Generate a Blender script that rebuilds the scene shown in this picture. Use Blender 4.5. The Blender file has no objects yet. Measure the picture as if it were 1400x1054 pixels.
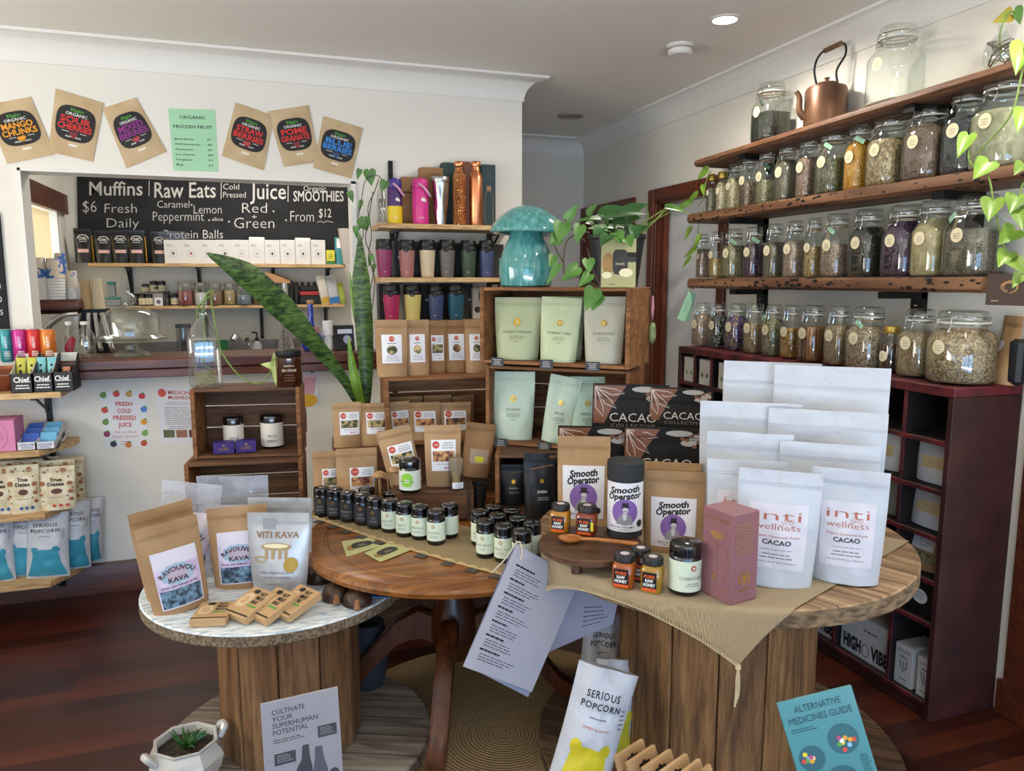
import bpy, math, random
from mathutils import Vector, Matrix, noise
from mathutils.geometry import tessellate_polygon
S0 = bpy.context.scene
COL = S0.collection
PI = math.pi
rnd = random.Random(7)
# ------------------------------------------------------------------ camera, world, lights, exposure
F, CX, CY, HZ, EYE = 1030.0, 700.0, 527.0, 384.0, 1.5
PITCH = math.atan((CY-HZ)/F)
YAW = math.atan((700-349)/math.hypot(F, CY-HZ))
cam = bpy.data.cameras.new('camera'); camo = bpy.data.objects.new('camera', cam); COL.objects.link(camo)
cam.sensor_width = 36.0; cam.lens = F*36.0/1400.0; cam.clip_start = 0.05
camo.location = (0, 0, EYE); camo.rotation_euler = (PI/2-PITCH, 0, -YAW)
S0.camera = camo
w = bpy.data.worlds.new('daylight'); S0.world = w; w.use_nodes = True
bg = w.node_tree.nodes['Background']; bg.inputs[0].default_value = (0.62, 0.74, 0.95, 1); bg.inputs[1].default_value = 0.25
S0.view_settings.view_transform = 'Standard'; S0.view_settings.look = 'None'
S0.view_settings.exposure = 0.27; S0.view_settings.gamma = 1.0; S0.view_settings.use_curve_mapping = False
S0.cycles.max_bounces = 10; S0.cycles.diffuse_bounces = 4; S0.cycles.glossy_bounces = 3
S0.cycles.transmission_bounces = 6; S0.cycles.transparent_max_bounces = 24
S0.cycles.caustics_reflective = False; S0.cycles.caustics_refractive = False
S0.cycles.sample_clamp_indirect = 4.0
def area(name, loc, rot, sx, sy, power, col):
    l = bpy.data.lights.new(name, 'AREA'); l.shape = 'RECTANGLE'; l.size = sx; l.size_y = sy; l.energy = power; l.color = col
    o = bpy.data.objects.new(name, l); COL.objects.link(o); o.location = loc; o.rotation_euler = rot
    return o
# daylight through the panes of the shop front behind the camera, one side window and the kitchen window
for i in range(3):
    area('shop_window_light', (-1.55+1.35*i, -2.5, 1.0), (PI/2, 0, 0), 1.15, 1.5, 25, (0.32, 0.61, 1.0))
for x, y, e_ in ((1.88, 1.35, 34), (.35, 1.2, 8), (-1.1, 1.6, 7)):
    l_ = bpy.data.lights.new('downlight', 'SPOT'); l_.energy = e_; l_.spot_size = 3.05; l_.spot_blend = .5; l_.color = (1, .92, .78); l_.shadow_soft_size = .05
    o_ = bpy.data.objects.new('downlight', l_); COL.objects.link(o_); o_.location = (x, y, 2.54)
# added fill just inside the shop front, aimed up to brighten the ceiling
area('ceiling_fill_light', (-.2, -2.45, .6), (PI/2+1.5, 0, 0), 3.7, .9, 155, (1.0, 0.91, 0.76))
area('left_side_light', (-2.48, .9, 1.6), (PI/2+.6, 0, -PI/2), 1.4, 1.4, 14, (0.7, 0.85, 1.0))
area('left_side_light', (-2.48, 2.25, 1.65), (PI/2+.5, 0, -PI/2-.15), 1.3, 1.4, 52, (1.0, 0.94, 0.82))  # added light, no window of its own; brightens the right wall and ceiling
area('kitchen_window_light', (-1.36, 5.02, 1.55), (PI/2, 0, -PI/2), 1.0, 1.1, 13, (1.0, 0.97, 0.92))
area('kitchen_fill_light', (.1, 4.85, 2.5), (0, 0, 0), .9, .3, 15, (1.0, 0.95, 0.88))  # added fill without a fitting, brightens the kitchen
# ------------------------------------------------------------------ pixels to points
fwd = Vector((math.sin(YAW)*math.cos(PITCH), math.cos(YAW)*math.cos(PITCH), -math.sin(PITCH)))
rgt = Vector((math.cos(YAW), -math.sin(YAW), 0)); upv = rgt.cross(fwd); EYEP = Vector((0, 0, EYE))
def ray(x, y): return fwd*F + rgt*(x-CX) - upv*(y-CY)
def onz(x, y, z):
    d = ray(x, y); return EYEP + d*((z-EYE)/d.z)
def onx(x, y, X):
    d = ray(x, y); return EYEP + d*(X/d.x)
def ony(x, y, Y):
    d = ray(x, y); return EYEP + d*(Y/d.y)
def dep(p): return (Vector(p)-EYEP).dot(fwd)
def hgt(P, x, yt):
    d = ray(x, yt); t = math.hypot(P.x, P.y)/math.hypot(d.x, d.y); return EYE + d.z*t - P.z
def fitz(x0, x1, yt, yb, z):
    P = onz((x0+x1)/2, yb, z); return P, (x1-x0)*dep(P)/F, hgt(P, (x0+x1)/2, yt)
def fity(x0, x1, yt, yb, Y, z=None):
    P = ony((x0+x1)/2, yb, Y)
    if z is not None: P.z = z
    return P, (x1-x0)*dep(P)/F, hgt(P, (x0+x1)/2, yt)
def fitx(x0, x1, yt, yb, X, z=None):
    P = onx((x0+x1)/2, yb, X)
    if z is not None: P.z = z
    return P, (x1-x0)*dep(P)/F, hgt(P, (x0+x1)/2, yt)
def face(P): return math.atan2(-P[0], P[1])
# ------------------------------------------------------------------ materials
def lin(h):
    if not isinstance(h, str): return tuple(h)+(1,)
    h = h.lstrip('#'); o = []
    for i in (0, 2, 4):
        c = int(h[i:i+2], 16)/255; o.append(c/12.92 if c <= .04045 else ((c+.055)/1.055)**2.4)
    return tuple(o)+(1,)
_m = {}
def newmat(name):
    m = bpy.data.materials.new(name); m.use_nodes = True; n = m.node_tree.nodes; l = m.node_tree.links
    return m, n, l, n['Principled BSDF']
def node(n, t, **k):
    a = n.new(t)
    for q, v in k.items():
        if q in a.inputs: a.inputs[q].default_value = v
        else: setattr(a, q, v)
    return a
def coords(n, l, sc=(1, 1, 1), rand=True):
    tc = n.new('ShaderNodeTexCoord'); mp = n.new('ShaderNodeMapping'); mp.inputs['Scale'].default_value = sc
    if rand:
        oi = n.new('ShaderNodeObjectInfo'); ad = n.new('ShaderNodeVectorMath'); ml = n.new('ShaderNodeMath'); ml.operation = 'MULTIPLY'; ml.inputs[1].default_value = 37.0
        l.new(oi.outputs['Random'], ml.inputs[0]); l.new(tc.outputs['Object'], ad.inputs[0]); l.new(ml.outputs[0], ad.inputs[1]); l.new(ad.outputs[0], mp.inputs['Vector'])
    else: l.new(tc.outputs['Object'], mp.inputs['Vector'])
    return mp.outputs[0]
def mixc(n, l, fac, a, b):
    x = n.new('ShaderNodeMix'); x.data_type = 'RGBA'; l.new(fac, x.inputs[0])
    for s, v in ((6, a), (7, b)):
        if hasattr(v, 'links'): l.new(v, x.inputs[s])
        else: x.inputs[s].default_value = v
    return x.outputs[2]
def ramp(n, l, fac, stops, interp='LINEAR'):
    r = n.new('ShaderNodeValToRGB'); r.color_ramp.interpolation = interp; e = r.color_ramp.elements
    while len(e) < len(stops): e.new(0.5)
    for q, (p, c) in zip(e, stops): q.position = p; q.color = c
    l.new(fac, r.inputs[0]); return r.outputs[0]
def bump(n, l, b, h, s, d=.002):
    k = n.new('ShaderNodeBump'); k.inputs['Strength'].default_value = s; k.inputs['Distance'].default_value = d
    l.new(h, k.inputs['Height']); l.new(k.outputs[0], b.inputs['Normal'])
def scl(c, k): return tuple(min(1, v*k) for v in c[:3])+(1,)
def M(name, hexc, rough=.5, metal=0, var=.05, scale=25, bmp=0, coat=0, spec=.5, em=0, bd=.002):
    if name in _m: return _m[name]
    m, n, l, b = newmat(name); c = lin(hexc); v = coords(n, l)
    t = node(n, 'ShaderNodeTexNoise', Scale=scale, Detail=4.0); l.new(v, t.inputs['Vector'])
    l.new(mixc(n, l, t.outputs[0], scl(c, 1-var), scl(c, 1+var)), b.inputs['Base Color'])
    b.inputs['Roughness'].default_value = rough; b.inputs['Metallic'].default_value = metal
    b.inputs['Coat Weight'].default_value = coat; b.inputs['Specular IOR Level'].default_value = spec
    if bmp: bump(n, l, b, t.outputs[0], bmp, bd)
    if em: b.inputs['Emission Color'].default_value = c; b.inputs['Emission Strength'].default_value = em
    _m[name] = m; return m
def WOOD(name, c1, c2, c3, axis='X', scale=1.0, rough=.55, strength=.35, coat=0, knots=True):
    if name in _m: return _m[name]
    m, n, l, b = newmat(name); k = {'X': (1.2, 14, 14), 'Y': (14, 1.2, 14), 'Z': (14, 14, 1.2)}[axis]
    v = coords(n, l, tuple(q*scale for q in k))
    t = node(n, 'ShaderNodeTexNoise', Scale=1.5, Detail=6.0, Distortion=1.2); l.new(v, t.inputs['Vector'])
    wv = node(n, 'ShaderNodeTexNoise', Scale=9.0, Detail=8.0, Distortion=.4); l.new(v, wv.inputs['Vector'])
    base = ramp(n, l, t.outputs[0], [(.28, lin(c1)), (.5, lin(c2)), (.72, lin(c3))])
    g = ramp(n, l, wv.outputs[0], [(.38, (.5, .45, .4, 1)), (.55, (1, 1, 1, 1))])
    mm = n.new('ShaderNodeMix'); mm.data_type = 'RGBA'; mm.blend_type = 'MULTIPLY'; mm.inputs[0].default_value = .75
    l.new(base, mm.inputs[6]); l.new(g, mm.inputs[7]); l.new(mm.outputs[2], b.inputs['Base Color'])
    b.inputs['Roughness'].default_value = rough; b.inputs['Coat Weight'].default_value = coat; b.inputs['Coat Roughness'].default_value = .2
    bump(n, l, b, wv.outputs[0], strength, .003)
    _m[name] = m; return m
def SPECK(name, cols, scale=220, rough=.7, stretch=(1, 1, 1)):
    if name in _m: return _m[name]
    m, n, l, b = newmat(name); v = coords(n, l, stretch)
    t = node(n, 'ShaderNodeTexVoronoi', Scale=scale); l.new(v, t.inputs['Vector'])
    sp = n.new('ShaderNodeSeparateColor'); l.new(t.outputs['Color'], sp.inputs[0])
    k = len(cols); l.new(ramp(n, l, sp.outputs[0], [(i/k, lin(c)) for i, c in enumerate(cols)], 'CONSTANT'), b.inputs['Base Color'])
    b.inputs['Roughness'].default_value = rough; bump(n, l, b, t.outputs['Distance'], .8, .003)
    _m[name] = m; return m
def GLASS(name, tint='FFFFFF', refl=1.0, rough=.02):
    if name in _m: return _m[name]
    m, n, l, b = newmat(name); n.remove(b); out = n['Material Output']
    tr = n.new('ShaderNodeBsdfTransparent'); tr.inputs[0].default_value = lin(tint)
    gl = n.new('ShaderNodeBsdfGlossy'); gl.inputs['Roughness'].default_value = rough; gl.inputs[0].default_value = (refl, refl, refl, 1)
    lw = n.new('ShaderNodeLayerWeight'); lw.inputs[0].default_value = .5
    fr = n.new('ShaderNodeMapRange'); fr.inputs[1].default_value = 0; fr.inputs[2].default_value = 1; fr.inputs[3].default_value = .10; fr.inputs[4].default_value = .75
    pw = n.new('ShaderNodeMath'); pw.operation = 'POWER'; pw.inputs[1].default_value = 3.0
    l.new(lw.outputs['Facing'], pw.inputs[0]); l.new(pw.outputs[0], fr.inputs[0])
    mx = n.new('ShaderNodeMixShader'); l.new(fr.outputs[0], mx.inputs[0]); l.new(tr.outputs[0], mx.inputs[1]); l.new(gl.outputs[0], mx.inputs[2])
    l.new(mx.outputs[0], out.inputs[0]); _m[name] = m; return m
def two(name, a, b_, scale, lo=.45, hi=.55, rough=.5, detail=4, stretch=(1, 1, 1), metal=0, bmp=.2, coat=0):
    if name in _m: return _m[name]
    m, n, l, b = newmat(name); v = coords(n, l, stretch)
    t = node(n, 'ShaderNodeTexNoise', Scale=scale, Detail=float(detail)); l.new(v, t.inputs['Vector'])
    l.new(ramp(n, l, t.outputs[0], [(lo, lin(a)), (hi, lin(b_))]), b.inputs['Base Color'])
    b.inputs['Roughness'].default_value = rough; b.inputs['Metallic'].default_value = metal; b.inputs['Coat Weight'].default_value = coat
    bump(n, l, b, t.outputs[0], bmp); _m[name] = m; return m
# ------------------------------------------------------------------ mesh builder
_txt = {}
def textgeo(s, bold=0.0, shear=0.0, sp=1.0):
    k = (s, bold, shear, sp)
    if k not in _txt:
        cu = bpy.data.curves.new('t', 'FONT'); cu.body = s; cu.size = 1; cu.offset = bold; cu.shear = shear; cu.resolution_u = 2; cu.space_character = sp
        o = bpy.data.objects.new('t', cu); me = o.to_mesh()
        vs = [v.co.copy() for v in me.vertices]; fs = [tuple(p.vertices) for p in me.polygons]
        o.to_mesh_clear(); bpy.data.objects.remove(o); bpy.data.curves.remove(cu)
        if not vs: vs = [Vector((0, 0, 0))]; fs = []
        x0 = min(v.x for v in vs); x1 = max(v.x for v in vs)
        _txt[k] = ([((v.x-(x0+x1)/2)/.7, v.y/.7) for v in vs], fs, max(1e-3, (x1-x0)/.7))
    return _txt[k]
class MB:
    def __init__(s): s.v = []; s.f = []; s.m = []; s.mats = []
    def mi(s, mat):
        if mat not in s.mats: s.mats.append(mat)
        return s.mats.index(mat)
    def add(s, vs, fs, mat, T=None):
        o = len(s.v); i = s.mi(mat)
        s.v += [tuple(T @ Vector(v)) if T else tuple(v) for v in vs]
        s.f += [tuple(o+q for q in f) for f in fs]; s.m += [i]*len(fs); return s
    def box(s, c, d, mat, rz=0, rx=0, ry=0, ch=0.0):
        x, y, z = d[0]/2, d[1]/2, d[2]/2
        T = Matrix.Translation(c) @ Matrix.Rotation(rz, 4, 'Z') @ Matrix.Rotation(ry, 4, 'Y') @ Matrix.Rotation(rx, 4, 'X')
        if ch <= 0 or ch*2.2 > min(d):
            vs = [(a*x, b*y, e*z) for e in (-1, 1) for b in (-1, 1) for a in (-1, 1)]
            fs = [(0, 2, 3, 1), (4, 5, 7, 6), (0, 1, 5, 4), (2, 6, 7, 3), (0, 4, 6, 2), (1, 3, 7, 5)]
            return s.add(vs, fs, mat, T)
        loops = []
        for zz, k in ((-z, ch), (-z+ch, 0), (z-ch, 0), (z, ch)):
            X, Y = x-k, y-k; q = ch if k == 0 else ch*.6
            loops.append([(-X+q, -Y, zz), (X-q, -Y, zz), (X, -Y+q, zz), (X, Y-q, zz), (X-q, Y, zz), (-X+q, Y, zz), (-X, Y-q, zz), (-X, -Y+q, zz)])
        vs = [v for lp in loops for v in lp]; fs = [tuple(range(7, -1, -1)), tuple(range(24, 32))]
        for a in range(3):
            for j in range(8): fs.append((a*8+j, a*8+(j+1) % 8, a*8+8+(j+1) % 8, a*8+8+j))
        return s.add(vs, fs, mat, T)
    def lathe(s, prof, mat, seg=24, c=(0, 0, 0), sq=None, T=None):
        vs = []; fs = []; rings = []
        for i, p in enumerate(prof):
            r, z = p[0], p[1]; nn = (sq[i] if sq else 2)
            if r < 1e-6: rings.append([len(vs)]); vs.append((c[0], c[1], c[2]+z)); continue
            ring = []
            for j in range(seg):
                a = 2*PI*j/seg; ca, sa = math.cos(a), math.sin(a); k = 1 if nn == 2 else (abs(ca)**nn+abs(sa)**nn)**(-1/nn)
                ring.append(len(vs)); vs.append((c[0]+r*k*ca, c[1]+r*k*sa, c[2]+z))
            rings.append(ring)
        for a, b in zip(rings, rings[1:]):
            for j in range(seg):
                j2 = (j+1) % seg
                if len(a) == 1 and len(b) == 1: break
                if len(a) == 1: fs.append((a[0], b[j2], b[j]))
                elif len(b) == 1: fs.append((a[j], a[j2], b[0]))
                else: fs.append((a[j], a[j2], b[j2], b[j]))
        return s.add(vs, fs, mat, T)
    def tube(s, pts, r, mat, seg=8, T=None):
        pts = [Vector(p) for p in pts]; n = len(pts); vs = []; fs = []; pv = None
        for i, p in enumerate(pts):
            t = (pts[min(i+1, n-1)]-pts[max(i-1, 0)]).normalized()
            if pv is None: pv = t.orthogonal().normalized()
            else: pv = (pv-t*pv.dot(t)).normalized() if (pv-t*pv.dot(t)).length > 1e-6 else t.orthogonal().normalized()
            q = t.cross(pv); rr = r[i] if isinstance(r, (list, tuple)) else r
            for j in range(seg):
                a = 2*PI*j/seg; vs.append(tuple(p+(pv*math.cos(a)+q*math.sin(a))*rr))
        for i in range(n-1):
            for j in range(seg): fs.append((i*seg+j, i*seg+(j+1) % seg, (i+1)*seg+(j+1) % seg, (i+1)*seg+j))
        fs.append(tuple(range(seg-1, -1, -1))); fs.append(tuple(range((n-1)*seg, n*seg)))
        return s.add(vs, fs, mat, T)
    def prism(s, poly, z0, z1, mat, T=None):
        n = len(poly); vs = [(x, y, z0) for x, y in poly]+[(x, y, z1) for x, y in poly]
        fs = [tuple(range(n-1, -1, -1)), tuple(range(n, 2*n))]+[(i, (i+1) % n, n+(i+1) % n, n+i) for i in range(n)]
        return s.add(vs, fs, mat, T)
    def grid(s, fn, nu, nv, mat, T=None):
        vs = [fn(i/nu, j/nv) for j in range(nv+1) for i in range(nu+1)]
        fs = [(j*(nu+1)+i, j*(nu+1)+i+1, (j+1)*(nu+1)+i+1, (j+1)*(nu+1)+i) for j in range(nv) for i in range(nu)]
        return s.add(vs, fs, mat, T)
    # flat print laid on a surface S(x, z, off)
    def rect(s, S, x0, x1, z0, z1, mat, off=.0005, nu=8, nv=8, rot=0):
        if nu > 4: nu, nv = nu+6, nv+6
        cx, cz = (x0+x1)/2, (z0+z1)/2; c, d = math.cos(rot), math.sin(rot)
        def fn(u, v):
            x, z = x0+(x1-x0)*u-cx, z0+(z1-z0)*v-cz
            return S(cx+x*c-z*d, cz+x*d+z*c, off)
        return s.grid(fn, nu, nv, mat)
    def disc(s, S, cx, cz, rx, rz, mat, off=.0008, seg=20, rings=2):
        vs = [S(cx, cz, off)]; fs = []
        for k in range(1, rings+1):
            for j in range(seg):
                a = 2*PI*j/seg; vs.append(S(cx+rx*k/rings*math.cos(a), cz+rz*k/rings*math.sin(a), off))
        for j in range(seg): fs.append((0, 1+j, 1+(j+1) % seg))
        for k in range(rings-1):
            for j in range(seg):
                a, b = 1+k*seg, 1+(k+1)*seg; fs.append((a+j, b+j, b+(j+1) % seg, a+(j+1) % seg))
        return s.add(vs, fs, mat)
    def sup(s, S, cx, cz, rx, rz, mat, off=.0008, n=3.2, seg=32, rings=6):
        vs = [S(cx, cz, off)]; fs = [(0, 1+j, 1+(j+1) % seg) for j in range(seg)]
        for k in range(1, rings+1):
            for j in range(seg):
                a = 2*PI*j/seg; ca, sa = math.cos(a), math.sin(a); q = (abs(ca)**n+abs(sa)**n)**(-1/n)*k/rings; vs.append(S(cx+rx*q*ca, cz+rz*q*sa, off))
        for k in range(rings-1):
            for j in range(seg):
                a, b = 1+k*seg, 1+(k+1)*seg; fs.append((a+j, b+j, b+(j+1) % seg, a+(j+1) % seg))
        return s.add(vs, fs, mat)
    def poly(s, S, pts, mat, off=.0008):
        tri = tessellate_polygon([[Vector((x, z, 0)) for x, z in pts]])
        fs = []
        for t in tri:
            (ax, az), (bx, bz), (cx, cz) = pts[t[0]], pts[t[1]], pts[t[2]]
            fs.append(t if (bx-ax)*(cz-az)-(bz-az)*(cx-ax) > 0 else (t[0], t[2], t[1]))
        return s.add([S(x, z, off) for x, z in pts], fs, mat)
    def spans(s, S, rows, mat, off=.0008, nu=8):
        n = len(rows)-1
        def fn(u, v):
            k = min(int(v*n+1e-6), n-1); f = v*n-k; a, b = rows[k], rows[k+1]
            z = a[0]+(b[0]-a[0])*f; x0 = a[1]+(b[1]-a[1])*f; x1 = a[2]+(b[2]-a[2])*f
            return S(x0+(x1-x0)*u, z, off)
        return s.grid(fn, nu, n*4, mat)
    def text(s, S, st, cx, cz, h, mat, w=None, rot=0, bold=0.0, shear=0.0, off=.001, align='C', arc=0, sp=1.0):
        vs, fs, W = textgeo(st, bold, shear, sp); kx = h if w is None else w/W
        if align == 'L': cx = cx+W*kx/2
        if align == 'R': cx = cx-W*kx/2
        c, d = math.cos(rot), math.sin(rot); out = []
        for x, z in vs:
            x *= kx; z *= h
            if arc: a = x/arc; rr = arc+z; x, z = rr*math.sin(a), rr*math.cos(a)-arc
            out.append(S(cx+x*c-z*d, cz+x*d+z*c, off))
        return s.add(out, fs, mat)
    def lines(s, S, x0, x1, z, n, dz, mat, th=.0012, align='C', seed=1, off=.0009):
        r = random.Random(seed)
        for i in range(n):
            wd = (x1-x0)*r.uniform(.65, 1); a = (x0+x1)/2-wd/2 if align == 'C' else x0
            x = a
            while x < a+wd:
                e = min(x+(x1-x0)*r.uniform(.08, .22), a+wd); zz = z-i*dz
                s.add([S(x, zz-th/2, off), S(e, zz-th/2, off), S(e, zz+th/2, off), S(x, zz+th/2, off)], [(0, 1, 2, 3)], mat); x = e+(x1-x0)*.025
        return s
    def curve(s, S, pts, th, mat, off=.0009):
        n = len(pts); vs = []
        for i, p in enumerate(pts):
            a, b = pts[max(i-1, 0)], pts[min(i+1, n-1)]; dx, dz = b[0]-a[0], b[1]-a[1]; q = math.hypot(dx, dz) or 1
            nx, nz = -dz/q*th/2, dx/q*th/2
            vs += [S(p[0]-nx, p[1]-nz, off), S(p[0]+nx, p[1]+nz, off)]
        return s.add(vs, [(2*i, 2*i+2, 2*i+3, 2*i+1) for i in range(n-1)], mat)
    def build(s, name, parent=None, loc=None, rot=None, sharp=38, label=None, smooth=True):
        me = bpy.data.meshes.new(name); me.from_pydata(s.v, [], s.f)
        for m in s.mats: me.materials.append(m)
        me.polygons.foreach_set('material_index', s.m)
        if smooth:
            me.polygons.foreach_set('use_smooth', [True]*len(s.f)); me.set_sharp_from_angle(angle=math.radians(sharp))
        me.update(); o = bpy.data.objects.new(name, me); COL.objects.link(o)
        if parent: o.parent = parent
        if loc is not None: o.location = loc
        if rot is not None: o.rotation_euler = rot
        if label: o['label'] = label
        return o
def tag(o, label, cat, group=None, kind=None):
    o['label'] = label; o['category'] = cat
    if group: o['group'] = group
    if kind: o['kind'] = kind
    return o
def T(name, label, cat, loc=(0, 0, 0), rz=0, group=None, lean=0, roll=0):
    o = bpy.data.objects.new(name, None); o.empty_display_size = .05; COL.objects.link(o); o.location = loc; o.rotation_euler = (-lean, roll, rz)
    return tag(o, label, cat, group)
def struct(mb, name, label=None):
    o = mb.build(name, sharp=30); o['kind'] = 'structure'
    if label: o['label'] = label
    return o
def plane_S(y=0): return lambda x, z, off=0: (x, y-off, z)
def cyl_S(r, cy=0): return lambda x, z, off=0: ((r+off)*math.sin(x/r), cy-(r+off)*math.cos(x/r), z)
def circ(cx, cy, r, n=24, a0=0, ry=None): return [(cx+r*math.cos(a0+2*PI*i/n), cy+(ry or r)*math.sin(a0+2*PI*i/n)) for i in range(n)]
def smooth_path(pts, n=6):
    pts = [Vector(p) for p in pts]; out = []
    for i in range(len(pts)-1):
        a, b, c, d = pts[max(i-1, 0)], pts[i], pts[i+1], pts[min(i+2, len(pts)-1)]
        for k in range(n):
            t = k/n; out.append(.5*((2*b)+(c-a)*t+(2*a-5*b+4*c-d)*t*t+(3*b-a-3*c+d)*t**3))
    out.append(pts[-1]); return out
# ------------------------------------------------------------------ shared materials
white_wall = M('wall_paint', 'E8E4DB', .85, var=.02, scale=3, bmp=.03)
ceil_m = M('ceiling_paint', 'EBE7E1', .9, var=.015, scale=3)
trim_w = M('trim_paint', 'E9E7E3', .55, var=.02)
black = M('black_satin', '101011', .45); blackm = M('black_metal', '131314', .4, .3); ink = M('ink', '1C1B1C', .7)
grey_ink = M('grey_ink', '77757A', .7); white_ink = M('white_ink', 'EDEBE6', .6); paper = M('white_paper', 'E6E6EA', .75, var=.02)
gold = M('gold_foil', 'C79A3C', .35, .8); red_ink = M('red_ink', 'C23B2C', .6); cream = M('cream_label', 'E3D8B4', .7)
mint = M('mint_card', 'A6D8B2', .75); kraft = two('kraft_paper', 'A07C55', 'B5926A', 9, .35, .65, .72, bmp=.12)
kraft_p = two('kraft_pale', 'BDA27C', 'CDB48F', 9, .35, .65, .75, bmp=.1)
kraft2 = two('kraft_dark', '8E6740', 'A37B50', 9, .35, .65, .72, bmp=.12)
steel = M('brushed_steel', 'B9BABC', .28, 1); chrome = M('chrome', 'D8DADC', .12, 1)
glass = GLASS('clear_glass', 'F4F8F6'); glass_g = GLASS('tinted_glass', 'D5E0DC'); plastic = GLASS('clear_plastic', 'E8ECF2', 1.0, .12)
miron = M('black_glass', '0B090D', .12, coat=.6, spec=.6)
pale = M('pale_green_label', 'D5DFC8', .6, var=.02); charcoal = M('charcoal_label', '2A2A2D', .6)
shelf_ply = WOOD('ply_shelf', 'C49A66', 'D3AC78', 'DDBB8B', 'X', 1.0, .55, .12)
crate_w = WOOD('crate_wood', '6E4524', '8F5E35', 'A8764A', 'X', .9, .7, .5)
crate_end = WOOD('crate_end_wood', '66401F', '8A5A32', '9F6F42', 'X', .9, .72, .5)
crate_dark = WOOD('crate_dark_wood', '4B2F1B', '63412A', '7B5636', 'X', .9, .72, .5)
jarrah = WOOD('jarrah_shelf', '5A3A26', '755039', '8F6748', 'Y', .9, .55, .5)
dark_timber = WOOD('dark_timber', '4A2213', '5E2C19', '6E3720', 'X', .8, .38, .2, coat=.15)
door_timber = WOOD('door_timber', '5A2613', '6E3119', '81401F', 'Z', .7, .4, .2, coat=.15)
gasket = M('white_gasket', 'D8D6CC', .6)
twine = M('jute_twine', 'B99F70', .9)
leaf_y = two('lime_leaf', '688A2C', '84A63C', 12, .4, .62, .38, bmp=.1); leaf_m = two('pothos_leaf', '3F6B27', '588636', 12, .4, .62, .38, bmp=.1); leaf_d = two('dark_leaf', '264E22', '386630', 12, .4, .62, .36, bmp=.1)
vine_m = M('vine_stem', '6E8A3E', .6); vine_b = M('brown_vine', '4A3D28', .7)
soil = SPECK('potting_soil', ['2A2019', '3A2C20', '4A3A2A', '211913'], 160)
# ------------------------------------------------------------------ the room
XR, YB, YK, YH, ZC = 2.42, 3.95, 5.6, 5.45, 2.56
XK, XH = -1.13, 1.39
# floor boards
fm, n_, l_, b_ = newmat('jarrah_floor_boards')
v_ = coords(n_, l_, (1, 1, 1), False)
br = node(n_, 'ShaderNodeTexBrick', Scale=1.0); br.offset = .37; br.inputs['Mortar Size'].default_value = .0012; br.inputs['Brick Width'].default_value = 1.9; br.inputs['Row Height'].default_value = .088
br.inputs['Color1'].default_value = (0, 0, 0, 1); br.inputs['Color2'].default_value = (1, 1, 1, 1); br.inputs['Mortar'].default_value = (.5, .5, .5, 1); br.inputs['Bias'].default_value = 0
l_.new(v_, br.inputs['Vector'])
mp_ = n_.new('ShaderNodeMapping'); mp_.inputs['Scale'].default_value = (1.5, 22, 1); l_.new(v_, mp_.inputs['Vector'])
nz_ = node(n_, 'ShaderNodeTexNoise', Scale=1.0, Detail=6.0, Distortion=.5); l_.new(mp_.outputs[0], nz_.inputs['Vector'])
c0 = ramp(n_, l_, br.outputs['Color'], [(0, lin('30120B')), (.5, lin('431C0F')), (1, lin('5A2817'))])
c1 = ramp(n_, l_, nz_.outputs[0], [(.3, (.6, .55, .5, 1)), (.7, (1.15, 1.1, 1.1, 1))])
mm_ = n_.new('ShaderNodeMix'); mm_.data_type = 'RGBA'; mm_.blend_type = 'MULTIPLY'; mm_.inputs[0].default_value = .8
l_.new(c0, mm_.inputs[6]); l_.new(c1, mm_.inputs[7])
l_.new(mixc(n_, l_, br.outputs['Fac'], mm_.outputs[2], (.01, .006, .004, 1)), b_.inputs['Base Color'])
b_.inputs['Roughness'].default_value = .34; bump(n_, l_, b_, nz_.outputs[0], .08)
struct(MB().box((.2, 1.6, -.05), (5.8, 8.6, .1), fm), 'floor')
struct(MB().box((.2, 1.6, ZC+.05), (5.8, 8.6, .1), ceil_m), 'ceiling')
# back wall with the servery opening
OX0, OX1, OZ0, OZ1, TH = -.975, .50, 1.06, 1.995, .12
mb = MB()
def wl(mb, x0, x1, y0, y1, z0, z1, m=white_wall): mb.box(((x0+x1)/2, (y0+y1)/2, (z0+z1)/2), (x1-x0, y1-y0, z1-z0), m)
wl(mb, -2.6, OX0, YB, YB+TH, 0, ZC); wl(mb, OX1, XH, YB, YB+TH, 0, ZC); wl(mb, OX0, OX1, YB, YB+TH, 0, OZ0); wl(mb, OX0, OX1, YB, YB+TH, OZ1, ZC)
struct(mb, 'wall_back')
mb = MB(); e = .004
mb.box(((OX0+OX1)/2, YB+TH/2, OZ1-.006), (OX1-OX0, TH+.02, .012), trim_w); mb.box((OX0+.006, YB+TH/2, (OZ1+1.14)/2), (.012, TH+.02, OZ1-1.14), trim_w)
mb.box((OX1-.012, YB+TH/2, (OZ1+1.14)/2), (.024, TH+.02, OZ1-1.14), trim_w)
struct(mb, 'trim_2', 'white painted reveal lining the servery opening')
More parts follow.
